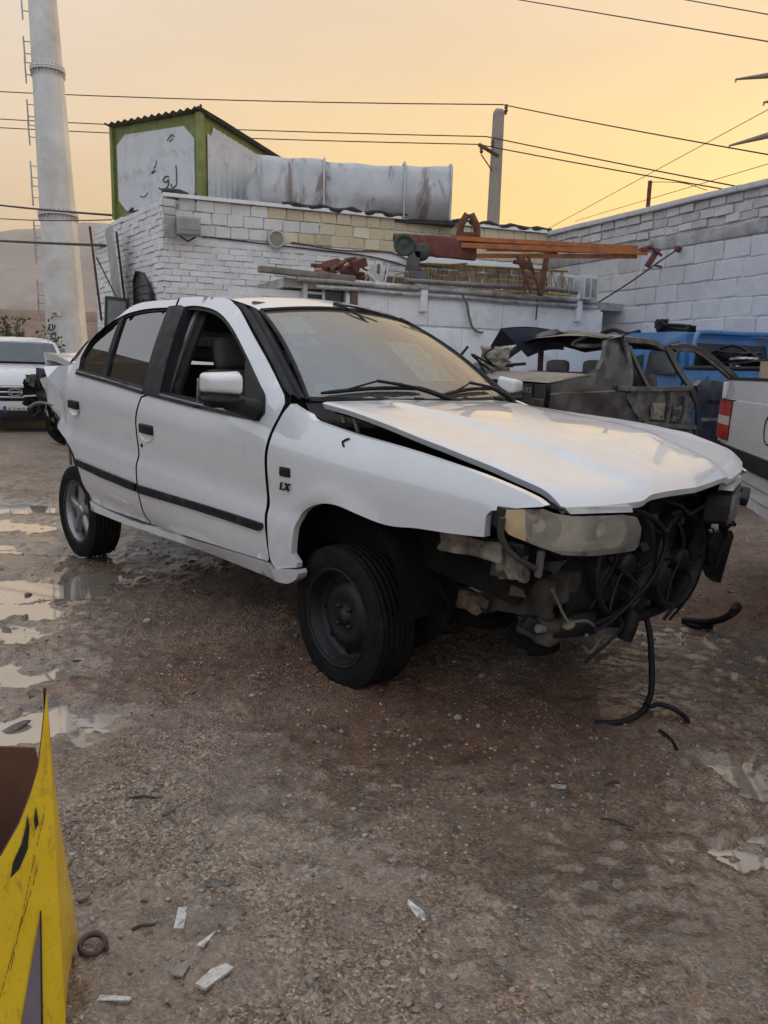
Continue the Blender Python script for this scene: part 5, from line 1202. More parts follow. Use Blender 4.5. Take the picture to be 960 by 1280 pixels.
for side in (-1, 1):
    hl = bpy.data.objects.new('headlight', None); link(hl, car); hl.empty_display_size = .05
    P3 = lambda s, z, o=0: (hpl(s)[0]+o*.75, side*(-hpl(s)[1]+o*.35), z)
    vs, fs, loops = fill2d([(s*.12, z) for s, z in HLO], [], .03)
    def bulge(s, z): return .014*max(0, math.sin(min(1, max(0, (z-.70)/.165))*math.pi))
    lens = MB(); am = MB()
    for f in fs:
        cx = sum(vs[i][0] for i in f)/3
        (am if cx/.12 < 1.45 else lens).add([P3(vs[i][0]/.12, vs[i][1], bulge(vs[i][0]/.12, vs[i][1])) for i in f], [(0, 1, 2)], True)
    L = loops[0]; n = len(L); sidem = MB()
    sidem.add([P3(p[0]/.12, p[1], bulge(*p)) for p in L]+[P3(p[0]/.12, p[1], -.10) for p in L], [(i, (i+1) % n, n+(i+1) % n, n+i) for i in range(n)])
    lens.build('lens', M_LENS, hl, weld=True); am.build('indicator_lens', M_AMBER, hl, weld=True)
    sidem.build('housing', M_BPLAS, hl)
    back = MB(); back.add([P3(vs_[0]/.12, vs_[1], -.075) for vs_ in vs], fs); back.build('reflector', M_REFL, hl)
    for s, z, r_ in ((2.3, .80, .052), (4.6, .775, .055)):
        px, py_, pz = P3(s, z, -.02); Mz = Matrix.Translation((px, py_, pz)) @ Vector((.85, side*.5, 0)).to_track_quat('Z', 'Y').to_matrix().to_4x4()
        MB().lathe([(r_, .01), (r_*.8, -.02), (r_*.45, -.045), (.012, -.055)], 20, Mz).build('reflector_bowl', M_BOWL, hl)
    px, py_, pz = P3(1.9, .835, -.015); MB().lathe([(.0, .01), (.018, .006), (.02, -.02)], 12, Matrix.Translation((px, py_, pz)) @ Matrix.Rotation(math.pi/2, 4, 'Y')).build('bulb_cap', M_REDP, hl)
    tp = MB(); tp.add([P3(s, z, .006) for s, z in ((2.76, .872), (5.37, .862), (5.5, .840), (2.96, .850))]+[P3(s, z, -.06) for s, z in ((2.76, .872), (5.37, .862), (5.5, .840), (2.96, .850))], [(0, 1, 2, 3), (7, 6, 5, 4), (0, 4, 5, 1), (1, 5, 6, 2), (2, 6, 7, 3), (3, 7, 4, 0)])
    tp.build('lamp_bracket', M_WMET, hl)

M_FAN0 = pm('shroud_plastic', (.010, .010, .011), .5, var=.3, spec=.3)
rs_ = MB()
rs_.cbox((.90, 0, .845), (.10, 1.10, .05), .01); rs_.build('radiator_crossmember', M_DARK, car)
MB().tube(smooth_path([(.86, -.55, .40), (.88, -.30, .365), (.885, .10, .345), (.88, .35, .36), (.87, .50, .42), (.865, .60, .52)]), .022, 8).build('lower_shroud_lip', M_FAN0, car)
MB().box((.80, 0, .58), (.035, 1.06, .44)).build('radiator', pm('radiator_fins', (.03, .03, .03), .6, var=.5, vscale=60), car)
M_FAN = pm('fan_plastic', (.012, .012, .014), .45, var=.3, vscale=14, dirt=(.05, .045, .04), damt=.25, spec=.3)
def fan(y0, z0, R_):
    T = Matrix.Translation((.90, y0, z0)) @ Matrix.Rotation(math.pi/2, 4, 'Y')
    f = bpy.data.objects.new('cooling_fan', None); link(f, car); f.empty_display_size = .05
    MB().lathe([(R_, -.05), (R_+.004, .03), (R_+.022, .035), (R_+.026, .02), (R_+.024, -.05)], 44, T).build('shroud_ring', M_FAN, f)
    MB().lathe([(.048, -.03), (.048, .03), (.040, .042), (.018, .045), (.001, .046)], 24, T).build('hub', M_FAN, f)
    for k in range(6):
        a0 = 2*math.pi*k/6+.4; rws = []
        for i in range(7):
            t = i/6; r = .044+(R_-.05)*t; aa = a0+.55*t; wd = .24-.03*t
            rws.append([T @ Vector((r*math.cos(aa+q*wd), r*math.sin(aa+q*wd), -.012+.020*q)) for q in (-1, -.33, .33, 1)])
        MB().grid(rws).build('fan_blade', M_FAN, f)
    for k in range(3):
        a0 = 2*math.pi*k/3+.9; pts = [T @ Vector((r*math.cos(a0+.6*(r/R_)), r*math.sin(a0+.6*(r/R_)), .032)) for r in np.linspace(.04, R_, 7)]
        MB().tube(pts, .007, 6).build('fan_strut', M_FAN, f)
    return f
fan(.255, .555, .185); fan(-.185, .60, .180)
sh = MB(); R1 = [(.255+.21*math.cos(a), .555+.21*math.sin(a)) for a in np.linspace(0, 2*math.pi, 40)[:-1]]
vs, fs, loops = fill2d([(-.52, .36), (.30, .335), (.46, .40), (.56, .50), (.60, .80), (-.52, .82)], [R1], .06)
sh.add([(.868+.006*math.sin(y*20), y, z) for y, z in vs], fs); sh.build('fan_shroud', M_FAN, car)
# broken far corner: torn white metal and hanging brackets
tm = MB(); rg = random.Random(21)
rws = []
for i in range(6):
    rws.append([(.94-.02*i+rg.uniform(-.02, .02), .52+.062*i+rg.uniform(-.01, .01), .865-.012*i-.055*j+rg.uniform(-.012, .012)) for j in range(4)])
tm.grid(rws, smooth=False).build('torn_fender_metal', M_DIRTYWHITE, car)
MB().cbox((.92, .76, .775), (.10, .13, .04), .01, (.3, .2, .4)).tube([(.93, .70, .80), (.92, .80, .79), (.90, .86, .77)], .016, 6).build('corner_bracket', M_BPLAS, car)
MB().tube(smooth_path([(.90, .70, .78), (.90, .735, .72), (.89, .72, .66), (.89, .735, .60), (.88, .76, .57)]), [.022]*25, 8).build('bumper_strut', M_BPLAS, car)
MB().prism([(.56, .62), (.80, .60), (.83, .57), (.74, .36), (.66, .40), (.60, .46)], 'x', .86, .90).build('air_deflector', M_BPLAS, car)
# near corner: rods, wiring, bumper stay
MB().tube(smooth_path([(.85, -.845, .84), (.845, -.84, .78), (.86, -.80, .72), (.90, -.72, .665)]), .011, 6).build('bumper_stay', M_MUDMETAL, car)
MB().cbox((.90, -.70, .68), (.02, .02, .10), .004, (.2, .2, 0)).build('bolt_stay', M_GREYTR, car)
MB().cbox((.86, -.76, .735), (.05, .06, .05), .01, (.2, .1, .3)).build('plug_block', M_BPLAS, car)
rg = random.Random(15)
bent_box(MB(), (.82, -.35, .56), (.14, .34, .22), 31, .010).build('washer_tank', M_BPLAS, car)
bent_box(MB(), (.80, -.42, .40), (.16, .30, .08), 33, .008).build('crash_beam_stub', M_MUDMETAL, car)
bent_box(MB(), (.70, -.40, .33), (.16, .16, .13), 34, .010).build('gearbox_mount', M_DARK, car)
M_LOOM = pm('wiring_loom', (.009, .009, .010), .6, var=.4, vscale=40, dirt=(.035, .03, .026), damt=.25, spec=.25)
M_YWIRE = pm('yellow_wire', (.15, .14, .08), .7, var=.3)
loom = lambda pts, r, nm='wire_loom', mt=None: MB().tube(smooth_path(pts), r, 7).build(nm, mt or M_LOOM, car)
loom([(.93, -.28, .82), (.98, -.18, .80), (1.0, -.05, .70), (.99, -.10, .55), (.95, -.25, .44), (.93, -.40, .41)], .010)
loom([(.95, -.30, .62), (.99, -.20, .52), (.97, -.33, .43), (.95, -.42, .40)], .007)
loom([(.90, .0, .83), (.97, .10, .80), (.98, .18, .76), (.97, .40, .80), (.92, .55, .78)], .009)
loom([(.94, .40, .80), (.98, .46, .70), (.98, .56, .66), (.96, .60, .70), (.95, .60, .60), (.94, .57, .47)], .008)
loom([(.95, .50, .74), (.99, .56, .69), (.98, .62, .66), (.96, .55, .68)], .006)
loom([(.90, -.62, .58), (.90, -.56, .50), (.91, -.52, .44)], .005, 'yellow_wire', M_YWIRE)
MB().lathe([(0, .006), (.022, .004), (.024, 0), (.02, -.006), (0, -.006)], 14, Matrix.Translation((.91, -.52, .435)) @ Matrix.Rotation(.5, 4, 'X')).build('yellow_clip', M_YWIRE, car)
loom([(.91, -.50, .44), (.93, -.42, .43), (.94, -.36, .36), (.93, -.40, .31), (.92, -.43, .34)], .006, 'yellow_wire', pm('grey_wire', (.12, .115, .10), .6))
loom([(.84, -.60, .42), (.86, -.42, .385), (.90, -.24, .35), (.93, -.12, .33)], .016, 'pipe', M_GREYTR)
loom([(.86, -.10, .40), (.90, -.14, .42), (.97, -.20, .40), (.96, -.22, .33)], .03, 'torn_flap')
for k in range(26):
    y = rg.uniform(-.6, .5); z = rg.uniform(.36, .82); x = rg.uniform(.78, .93)
    if k % 3 == 0: bent_box(MB(), (x-.06, y, z), (rg.uniform(.03, .08), rg.uniform(.04, .14), rg.uniform(.03, .1)), 50+k, .004, 3).build('broken_part', (M_DARK, M_BPLAS, M_FAN)[k % 3 if k % 2 else 0], car)
    else: loom([(x, y, z), (x+.05, y+rg.uniform(-.1, .1), z-rg.uniform(0, .1)), (x+.02, y+rg.uniform(-.2, .2), z-rg.uniform(.02, .2))], rg.uniform(.003, .008))
# radiator core rows, connectors and small brackets
for k in range(20):
    z = .40+.020*k; MB().box((.822, 0, z), (.008, 1.0, .006)).build('radiator_fin', M_SHELL0, car)
for k in range(34):
    y = rg.uniform(-.72, .62); z = rg.uniform(.36, .84); x = rg.uniform(.84, .95)-.12*abs(y); d = (rg.uniform(.012, .04), rg.uniform(.015, .06), rg.uniform(.012, .05))
    MB().cbox((x, y, z), d, .003, (rg.uniform(-.6, .6), rg.uniform(-.6, .6), rg.uniform(-.6, .6))).build(('connector', 'bracket', 'clip')[k % 3], (M_BPLAS, M_SHELL0, M_MUDMETAL, M_BPLAS, M_FAN)[k % 5], car)
for k in range(12):
    y = rg.uniform(-.75, -.35); z = rg.uniform(.42, .72); x = rg.uniform(.55, .86)
    MB().prism([(x, z), (x+rg.uniform(.03, .1), z+rg.uniform(-.02, .03)), (x+rg.uniform(.02, .09), z-rg.uniform(.02, .07)), (x-.01, z-rg.uniform(.01, .05))], 'y', y, y+.004).build('torn_tab', (M_MUDMETAL, M_MUDMETAL, M_SHELL0)[k % 3], car)
# upper bay clutter glimpsed in the gap under the hood
for k in range(10):
    x = rg.uniform(-.25, .42); loom([(x, -.63, .93-.06*x), (x+.15, -.58, .96-.1*x), (x+.32, -.62, .90-.1*x)], rg.uniform(.005, .012))

# hanging loom that trails to the ground, a second hose on the far side
def ground_loom(name, pts, r, label):
    o = MB().tube(smooth_path(pts, 7), r, 7).build(name, M_LOOM); return tag(o, label, 'cable')
ground_loom('trailing_cable', [(1.06, 2.98, .36), (1.08, 2.95, .28), (1.09, 2.92, .16), (1.085, 2.88, .06), (1.06, 2.84, .022), (1.03, 2.79, .016), (1.00, 2.755, .014), (.93, 2.69, .014), (.86, 2.665, .014), (.81, 2.665, .012)], .0125, 'black wiring loom trailing from the sedan nose onto the mud')
ground_loom('trailing_cable', [(1.045, 2.83, .02), (1.06, 2.79, .03), (1.09, 2.80, .035), (1.14, 2.785, .025), (1.17, 2.74, .014), (1.165, 2.70, .014)], .0095, 'side branch of the trailing loom curling on the mud')
ground_loom('cut_cable', [(1.035, 2.63, .010), (1.05, 2.56, .012), (1.045, 2.48, .010)], .006, 'short cut black cable lying apart from the loom')
ground_loom('bent_hose', [(1.60, 3.36, .24), (1.68, 3.50, .23), (1.74, 3.62, .17), (1.72, 3.72, .09), (1.66, 3.80, .045), (1.58, 3.86, .03)], .019, 'bent black hose drooping from the far nose corner')
o = ground_loom('hose_ring', [(1.66+.06*math.cos(a), 3.83+.035*math.sin(a), .02) for a in np.linspace(0, 6.3, 9)], .012, 'flat black hose ring lying below the bent hose')

# ------------------------------------------------------------------ crushed tail
rg = random.Random(77)
_cr = {}
def crush(x, z):
    k = (round(x, 3), round(z, 3))
    if k not in _cr: _cr[k] = rg.uniform(-.055, .02)*min(1, max(0, (-2.66-x)/.12))
    return _cr[k]
panel('crushed_quarter', OL['quarter'], M_WPAINT, car, side=-1, res=.15, dentf=crush, smooth=False, thick=.04, off=-.004)
panel('quarter_panel', [(-2.62, 1.25), (-2.63, 1.05), (-2.68, .93), (-2.69, .82), (-2.85, .82), (-3.0, .75), (-3.05, .55), (-3.5, .55), (-3.52, .9), (-3.45, 1.2), (-3.0, 1.24)], M_WPAINT, car, side=1, res=.1)
# quarter pillar up to the roof, both sides (behind the rear door frame)
for side in (-1, 1):
    rows_ = []
    for t in np.linspace(0, 1, 7):
        x = -2.60-.16*t; z = 1.40-.15*t; rows_.append([(x-.0, side*(cw(-2.6, z)-.02), z), (x-.05-.10*t, side*(cw(-2.6, z)-.12), z+.02), (x-.10-.16*t, side*(.50), z+.03)])
    MB().grid(rows_).build('rear_pillar', M_WPAINT, car)
# rear glass
rws = [[(-2.50-.42*v+.03*(1-u*u), u*(.50+.10*v), 1.43-.17*v+.03*(1-u*u)) for u in np.linspace(-1, 1, 13)] for v in np.linspace(0, 1, 6)]
MB().grid(rws).build('rear_glass', M_GLASS, car)
# buckled boot lid
rws = []
for i in range(9):
    t = i/8; x = -2.88-.52*t
    rws.append([(x-.03*math.sin(u*4), u*.68, 1.258+.050*t+.030*t*max(0, -u)+.012*math.sin(u*7+t*5)*t) for u in np.linspace(-1, 1, 13)])
bl = MB().grid(rws); ed = [r[0] for r in rws]; n = len(ed)
bl.grid([ed, [(p[0], p[1]+.01, p[2]-.05) for p in ed]]); bl.grid([rws[-1], [(p[0]+.02, p[1], p[2]-.10) for p in rws[-1]]])
bl.build('boot_lid', M_WPAINT, car)
MB().box((-3.05, 0, 1.12), (.50, 1.22, .22)).build('boot_shade_fill', M_DARK, car)  # solid dark box standing in for the shade beneath the lid
MB().box((-3.20, .22, .92), (.05, 1.1, .50), (0, .1, 0)).build('tail_panel', M_WPAINT, car)
# smashed near tail lamp, torn inner sheet, dangling bits
crumple_box(MB(), (-3.16, -.74, 1.10), (.16, .10, .22), 61, .03, 3).build('smashed_tail_lamp', M_BPLAS, car)
crumple_box(MB(), (-3.10, -.66, .98), (.20, .16, .26), 62, .05, 3).build('torn_inner_sheet', M_DIRTYWHITE, car)
crumple_box(MB(), (-3.08, -.70, .86), (.14, .10, .18), 63, .04, 3).build('torn_inner_sheet', M_DARK, car)
crumple_box(MB(), (-2.92, -.72, .86), (.22, .06, .10), 64, .03, 3).build('torn_inner_sheet', M_GREYTR, car)
MB().tube(smooth_path([(-2.86, -.78, .86), (-2.80, -.79, .80), (-2.72, -.80, .74), (-2.63, -.80, .66), (-2.58, -.80, .60)]), [.016]*25, 6).build('hanging_strip', M_BPLAS, car)
MB().tube(smooth_path([(-2.90, -.76, .84), (-2.84, -.77, .76), (-2.78, -.78, .66), (-2.77, -.78, .60)]), .010, 6).build('hanging_strip', M_GREYTR, car)
MB().tube(smooth_path([(-2.95, -.80, .98), (-3.12, -.84, .99), (-3.25, -.86, .95)]), .010, 6).build('bent_moulding', M_GREYTR, car)

# ------------------------------------------------------------------ cabin
def seat(x, y, name='front_seat'):
    s_ = bpy.data.objects.new(name, None); link(s_, car); s_.empty_display_size = .05
    MB().cbox((x, y, .62), (.52, .50, .18), .06).build('seat_cushion', M_INT, s_)
    MB().cbox((x-.27, y, .95), (.16, .48, .62), .06, (0, -.25, 0)).build('seat_back', M_INT, s_)
    MB().cbox((x-.37, y, 1.34), (.10, .28, .18), .045, (0, -.2, 0)).build('headrest', M_INT, s_)
seat(-1.05, -.36); seat(-1.05, .36)
rs2 = bpy.data.objects.new('rear_seat', None); link(rs2, car)
MB().cbox((-2.05, 0, .66), (.50, 1.30, .18), .06).build('seat_cushion', M_INT, rs2); MB().cbox((-2.36, 0, .98), (.16, 1.28, .60), .06, (0, -.3, 0)).build('seat_back', M_INT, rs2)
MB().cbox((-2.62, 0, 1.20), (.42, 1.30, .03), .01).build('parcel_shelf', M_INT, car)
MB().cbox((-.62, 0, .98), (.42, 1.36, .26), .07).build('dashboard', M_BPLAS, car)
Mt = Matrix.Translation((-.92, .36, 1.10)) @ Matrix.Rotation(-1.15, 4, 'Y')
sw_ = MB(); sw_.lathe([(.185+.013*math.cos(a), .013*math.sin(a)) for a in np.linspace(0, 2*math.pi, 9)[:-1]], 32, Mt, close=True); sw_.tube([Mt @ Vector((-.18, 0, 0)), Mt @ Vector((0, 0, -.03)), Mt @ Vector((.18, 0, 0))], .018, 6); sw_.build('steering_wheel', M_BPLAS, car)
MB().grid([[(x, t*(cw(x, 1.55)-.05), float(np.interp(x, RX[::-1], RZ[::-1]))-.02+.03*(1-t*t)) for t in np.linspace(-1, 1, 9)] for x in np.linspace(-1.05, -2.4, 10)]).build('headlining', pm('headlining_grey', (.20, .19, .17), .95), car)
MB().cbox((-1.08, -.33, 1.535), (.03, .34, .14), .012, (0, .5, 0)).build('sun_visor', M_INT, car)
for side in (-1, 1):
    panel('door_card', [(-1.60, .45), (-.42, .45), (-.45, 1.04), (-1.60, 1.10)], M_INT, car, side=side, off=-.07, thick=.01, dentf=None, res=.2)
    panel('door_card', [(-2.40, .50), (-1.66, .45), (-1.66, 1.10), (-2.45, 1.16)], M_INT, car, side=side, off=-.07, thick=.01, dentf=None, res=.2)
    panel('middle_pillar', [(-1.70, .42), (-1.54, .42), (-1.56, 1.60), (-1.68, 1.60)], M_INT, car, side=side, off=-.085, thick=.03, dentf=None, res=.2)
# ------------------------------------------------------------------ stripped black sedan behind the hood
M_BLKPNT = pm('dusty_black_paint', (.020, .021, .025), .35, var=.3, vscale=3, dirt=(.055, .05, .046), damt=.38, dscale=6, coat=.4)
M_DUST = pm('dust_caked_lid', (.27, .23, .185), .85, var=.15, vscale=5, dirt=(.09, .08, .07), damt=.3)
M_SHELL = pm('bare_door_shell', (.14, .135, .13), .65, metal=.2, var=.45, vscale=11, dirt=(.06, .05, .045), damt=.5, dscale=8)
M_HEADR = pm('worn_headrest', (.075, .068, .065), .95, var=.2, vscale=18)
pa = thing('black_sedan', 'stripped black sedan shell with missing windows behind the white hood', 'car', (1.333, 6.4, .0), math.radians(33))
ins = lambda x, z: -(0 if z < 1.18 else .19*(z-1.18)/.40)-.02*max(0, .75-z)
crm = lambda x, z: .012*math.sin(x*9+z*13)+.006*math.sin(x*27-z*21)
kw = dict(surf=ins, side=-1, dentf=crm)
panel('quarter_panel', [(0, .62), (0, 1.10), (.01, 1.19), (.22, 1.235), (.49, 1.275), (.66, 1.33), (.75, 1.42), (.80, 1.53), (.90, 1.63), (1.08, 1.61), (1.04, 1.42), (1.03, 1.26), (.92, 1.15), (.98, 1.02), (1.12, .88), (1.18, .72), (1.10, .62), (.98, .80), (.76, .90), (.54, .80), (.42, .62)], M_BLKPNT, pa, **kw, thick=.05, res=.07)
panel('crease_strip', [(-.01, 1.108), (.84, 1.140), (.84, 1.150), (-.01, 1.118)], M_GREYTR, pa, **kw, off=.006, thick=.008, res=.1)
MB().grid([[(-.005-.03*math.sin((z-.6)*3), y, z) for z in np.linspace(.62, 1.19, 7)] for y in np.linspace(.005, 1.50, 12)]).build('tail_panel', M_BLKPNT, pa)
MB().grid([[(x, y, 1.20+.075*x/.5+.012*math.sin(y*math.pi/1.5)) for x in np.linspace(0.0, .52, 8)] for y in np.linspace(.02, 1.48, 14)]).build('boot_lid', M_DUST, pa)
MB().box((-.035, .150, 1.10), (.012, .008, .17)).build('lid_gap', M_DARK, pa)
MB().cbox((-.045, .08, 1.02), (.03, .13, .10), .008).build('tail_lamp', pm('smoked_lamp', (.05, .03, .03), .3), pa)
tx = bpy.data.curves.new('t', 'FONT'); tx.body = 'PARS'; tx.size = .062; tx.extrude = .002; tx.align_x = 'CENTER'; tx.space_character = 1.15; tx.offset = .0015
to = bpy.data.objects.new('t', tx); COL.objects.link(to); bpy.context.view_layer.update()
me = bpy.data.meshes.new_from_object(to); bpy.data.objects.remove(to); me.materials.clear(); me.materials.append(M_CHROME)
bo = link(bpy.data.objects.new('boot_badge', me), pa); bo.location = (-.052, .235, 1.115); bo.rotation_euler = (math.pi/2, 0, -math.pi/2)
MB().cbox((-.03, .42, 1.01), (.012, .17, .09), .004).build('number_plate', pm('grimy_plate', (.16, .155, .15), .7), pa)
# roof, far pillar, rear window opening
rg = random.Random(6); rws = []
for i in range(12):
    t = i/11; x = .90+.88*t; rws.append([(x+rg.uniform(-.01, .01), .19+1.12*u, 1.625-.09*max(0, t-.35)/.65+.035*math.sin(u*math.pi)-.03*max(0, .15-t)/.15+rg.uniform(-.004, .004)) for u in np.linspace(0, 1, 10)])
MB().grid(rws).build('roof', M_DUST, pa)
MB().grid([[(p[0], p[1], p[2]-.03) for p in r] for r in rws]).build('roof_lining', M_DARK, pa)
def strip(nm, pts, w_, mt, k=5):
    P = smooth_path(pts, k); rws_ = []
    for i, p in enumerate(P):
        t = P[min(i+1, len(P)-1)]-P[max(i-1, 0)]; nn = Vector((-t.z, 0, t.x)); nn = nn.normalized() if nn.length > 1e-5 else Vector((0, 0, 1)); y = Vector((0, .014, 0))
        rws_.append([p+nn*w_-y*.2, p+nn*w_*.8-y, p-nn*w_*.8-y, p-nn*w_-y*.2, p-nn*w_+y, p+nn*w_+y])
    return MB().grid(rws_, smooth=False, closed=True).build(nm, mt, pa)
strip('rear_pillar', [(.56, 1.44, 1.26), (.70, 1.42, 1.38), (.86, 1.38, 1.50), (1.0, 1.34, 1.58), (1.2, 1.32, 1.63)], .035, M_BLKPNT)
strip('rear_header', [(.88, .20, 1.615), (.86, .5, 1.655), (.86, .9, 1.665), (.95, 1.34, 1.60)], .030, M_BLKPNT)
strip('hanging_trim', [(.88, .45, 1.62), (.86, .60, 1.55), (.95, .40, 1.54), (.98, .30, 1.58)], .018, M_SHELL)
strip('roof_rail', [(1.04, .175, 1.60), (1.14, .175, 1.595), (1.42, .17, 1.59), (1.60, .17, 1.545), (1.69, .165, 1.53)], .028, M_SHELL)
strip('door_frame', [(1.06, .16, 1.57), (1.07, .10, 1.40), (1.03, .04, 1.25), (.97, .0, 1.14)], .024, M_SHELL)
strip('door_frame', [(1.12, .17, 1.545), (1.17, .09, 1.36), (1.27, .03, 1.17)], .022, M_BLKPNT)
strip('middle_pillar', [(1.66, .165, 1.54), (1.74, .12, 1.40), (1.82, .06, 1.26), (1.88, .02, 1.17), (1.98, 0, 1.0), (2.02, 0, .80), (2.0, 0, .64)], .034, M_BLKPNT)
strip('front_frame', [(1.70, .165, 1.545), (1.90, .17, 1.565), (2.05, .17, 1.555), (2.24, .15, 1.51), (2.44, .11, 1.40), (2.58, .06, 1.31), (2.70, .02, 1.20)], .030, M_BLKPNT)
strip('front_frame_seal', [(1.76, .15, 1.52), (1.95, .155, 1.535), (2.12, .15, 1.51), (2.28, .12, 1.43), (2.48, .07, 1.31), (2.62, .02, 1.20)], .014, M_SHELL)
panel('rear_door_shell', [(.96, 1.13), (1.80, 1.165), (1.90, 1.08), (1.96, .92), (1.98, .72), (1.60, .70), (1.30, .74), (1.18, .87), (1.02, 1.02)], M_SHELL, pa, surf=ins, side=-1, res=.07, thick=.05, off=-.02, dentf=lambda x, z: .02*math.sin(x*31+z*17)*math.sin(z*29-x*11)+.012*math.sin(x*57))
strip('door_bar', [(.80, -.01, 1.165), (1.2, -.02, 1.16), (1.80, -.02, 1.175)], .022, M_SHELL); strip('door_bar', [(1.18, -.015, .86), (1.5, -.02, .83), (1.96, -.01, .80)], .020, M_SHELL)
strip('door_bar', [(1.52, -.012, 1.16), (1.54, -.012, 1.0), (1.52, -.012, .83)], .016, M_SHELL); strip('door_bar', [(1.76, -.012, 1.10), (1.78, -.012, .95), (1.74, -.012, .84)], .010, M_GREYTR)
crumple_box(MB(), (1.38, -.01, .96), (.16, .03, .14), 81, .012, 3).build('window_motor', M_DUST, pa); crumple_box(MB(), (1.64, -.01, .93), (.12, .03, .12), 82, .02, 3).build('inner_bracket', M_SHELL, pa)
panel('front_door', [(2.06, .62), (2.04, .95), (1.96, 1.12), (1.92, 1.20), (2.05, 1.25), (2.22, 1.255), (2.60, 1.22), (2.70, 1.20), (2.70, .62)], M_BLKPNT, pa, **kw, thick=.05)
MB().cbox((2.22, -.02, 1.05), (.14, .02, .04), .008).build('door_handle', M_BPLAS, pa); panel('side_moulding', [(2.06, .86), (2.70, .86), (2.70, .89), (2.06, .89)], M_GREYTR, pa, **kw, off=.012, thick=.014)
for y in (.44, .92):
    MB().cbox((1.0, y, 1.335), (.10, .26, .15), .05).build('headrest', M_HEADR, pa)
MB().cbox((1.08, .75, 1.02), (.16, 1.30, .56), .05, (0, -.25, 0)).build('rear_seat', M_HEADR, pa); MB().cbox((.78, .75, 1.22), (.44, 1.34, .03), .01).build('parcel_shelf', M_DUST, pa)
MB().cbox((1.55, .40, 1.12), (.12, .46, .36), .05, (0, -.2, 0)).build('front_seat', M_HEADR, pa)
MB().cbox((.95, .22, 1.44), (.06, .16, .10), .02).build('foam_pad', M_RENDER, pa)
MB().box((1.3, .75, .66), (2.6, 1.44, .06)).build('floor_pan', M_DARK, pa)
MB().grid([[(x, 1.50, z) for x in np.linspace(0, 2.7, 4)] for z in (.62, 1.22)]).build('far_side', M_BLKPNT, pa)
wheel((.76, .10, .575), 's', -1, 0, .30, 0, pa); wheel((.76, 1.38, .575), 's', 1, 0, .30, 0, pa)
for x, y, wh_ in ((.76, .12, 'near rear wheel'), (.76, 1.36, 'far rear wheel'), (2.4, .2, 'near front end'), (2.4, 1.3, 'far front end')):
    bk_ = thing('prop_block', 'concrete blocks propping the %s of the black sedan shell' % wh_, 'block', tuple(Matrix.Rotation(math.radians(33), 3, 'Z') @ Vector((x, y, 0))+Vector((1.333, 6.4, 0))), .6, 'blocks under the black sedan')
    for k in range(1 if x < 1 else 3): MB().cbox((0, 0, .13+.20*k), (.36, .22, .19 if k or x > 1 else .25), .012, (0, 0, .1*k)).build('block', M_CONC, bk_)

# ------------------------------------------------------------------ blue pickup along the right wall
M_BLUE = pm('pickup_blue', (.045, .19, .46), .35, var=.15, vscale=3, dirt=(.12, .14, .17), damt=.35, dscale=4, coat=.6)
pk_ = thing('blue_pickup', 'blue pickup truck parked along the right wall behind the black sedan', 'pickup', (1.244, 13.31, 0), math.atan2(-.909, .416))
# local x towards the camera, +y towards the wall
def box_shell(nm, x0, x1, y0, y1, z0, z1, mt, par, b_=.05, rot=None): return MB().cbox(((x0+x1)/2, (y0+y1)/2, (z0+z1)/2), (x1-x0, y1-y0, z1-z0), b_, rot).build(nm, mt, par)
cabp = [(3.30, .55), (4.92, .55), (4.95, 1.28), (4.86, 1.76), (4.75, 1.785), (3.95, 1.79), (3.78, 1.72), (3.42, 1.25)]
def taper_prism(nm, poly, y0, y1, zb, k, mt, par):
    mb = MB(); n = len(poly); f = lambda z: max(0, z-zb)*k
    A = [(x, y0+f(z), z) for x, z in poly]; B = [(x, y1-f(z), z) for x, z in poly]
    mb.add(A+B, [tuple(range(n)), tuple(range(2*n-1, n-1, -1))]+[(i, n+i, n+(i+1) % n, (i+1) % n) for i in range(n)]); return mb.build(nm, mt, par)
taper_prism('cab', cabp, .0, 1.58, 1.25, .22, M_BLUE, pk_)
MB().add([(3.62, -.004+.01, 1.30), (4.28, .006, 1.30), (4.25, .105, 1.70), (3.92, .105, 1.70)], [(0, 1, 2, 3)]).build('door_window', pm('pickup_window', (.03, .035, .04), .12), pk_)
MB().add([(4.36, .006, 1.30), (4.84, .006, 1.30), (4.78, .10, 1.68), (4.34, .10, 1.68)], [(0, 1, 2, 3)]).build('quarter_window', bpy.data.materials['pickup_window'], pk_)
MB().add([(4.957, .18, 1.34), (4.957, 1.40, 1.34), (4.885, 1.36, 1.66), (4.885, .22, 1.66)], [(0, 1, 2, 3)]).build('rear_window', bpy.data.materials['pickup_window'], pk_)
box_shell('bed_floor', 4.98, 7.0, .02, 1.56, .68, .74, M_BLUE, pk_, .01)
bs_ = box_shell('bed_side', 4.98, 7.0, .0, .06, .70, 1.36, M_BLUE, pk_, .015); box_shell('bed_side', 4.98, 7.0, 1.52, 1.58, .70, 1.36, M_BLUE, pk_, .015)
for x in (5.3, 5.9, 6.5): box_shell('bed_rib', x-.03, x+.03, -.018, -.001, .74, 1.30, M_BLUE, pk_, .006)
box_shell('bed_rail', 4.98, 7.0, -.015, .075, 1.362, 1.40, M_BLACK, pk_, .01); box_shell('tailgate', 6.98, 7.03, .06, 1.52, .72, 1.34, M_BLUE, pk_, .01)
box_shell('stake_post', 6.03, 6.14, -.06, -.005, .80, 1.45, pm('pine_post', (.36, .27, .17), .8, var=.2), pk_, .008)
MB().tube(smooth_path([(4.98, .10, 1.38), (4.985, .11, 1.62), (4.97, .16, 1.74), (4.94, .28, 1.775), (4.94, .9, 1.78), (4.94, 1.4, 1.775), (4.98, 1.48, 1.60), (4.98, 1.48, 1.38)]), .032, 8).build('roll_bar', M_BLUE, pk_)
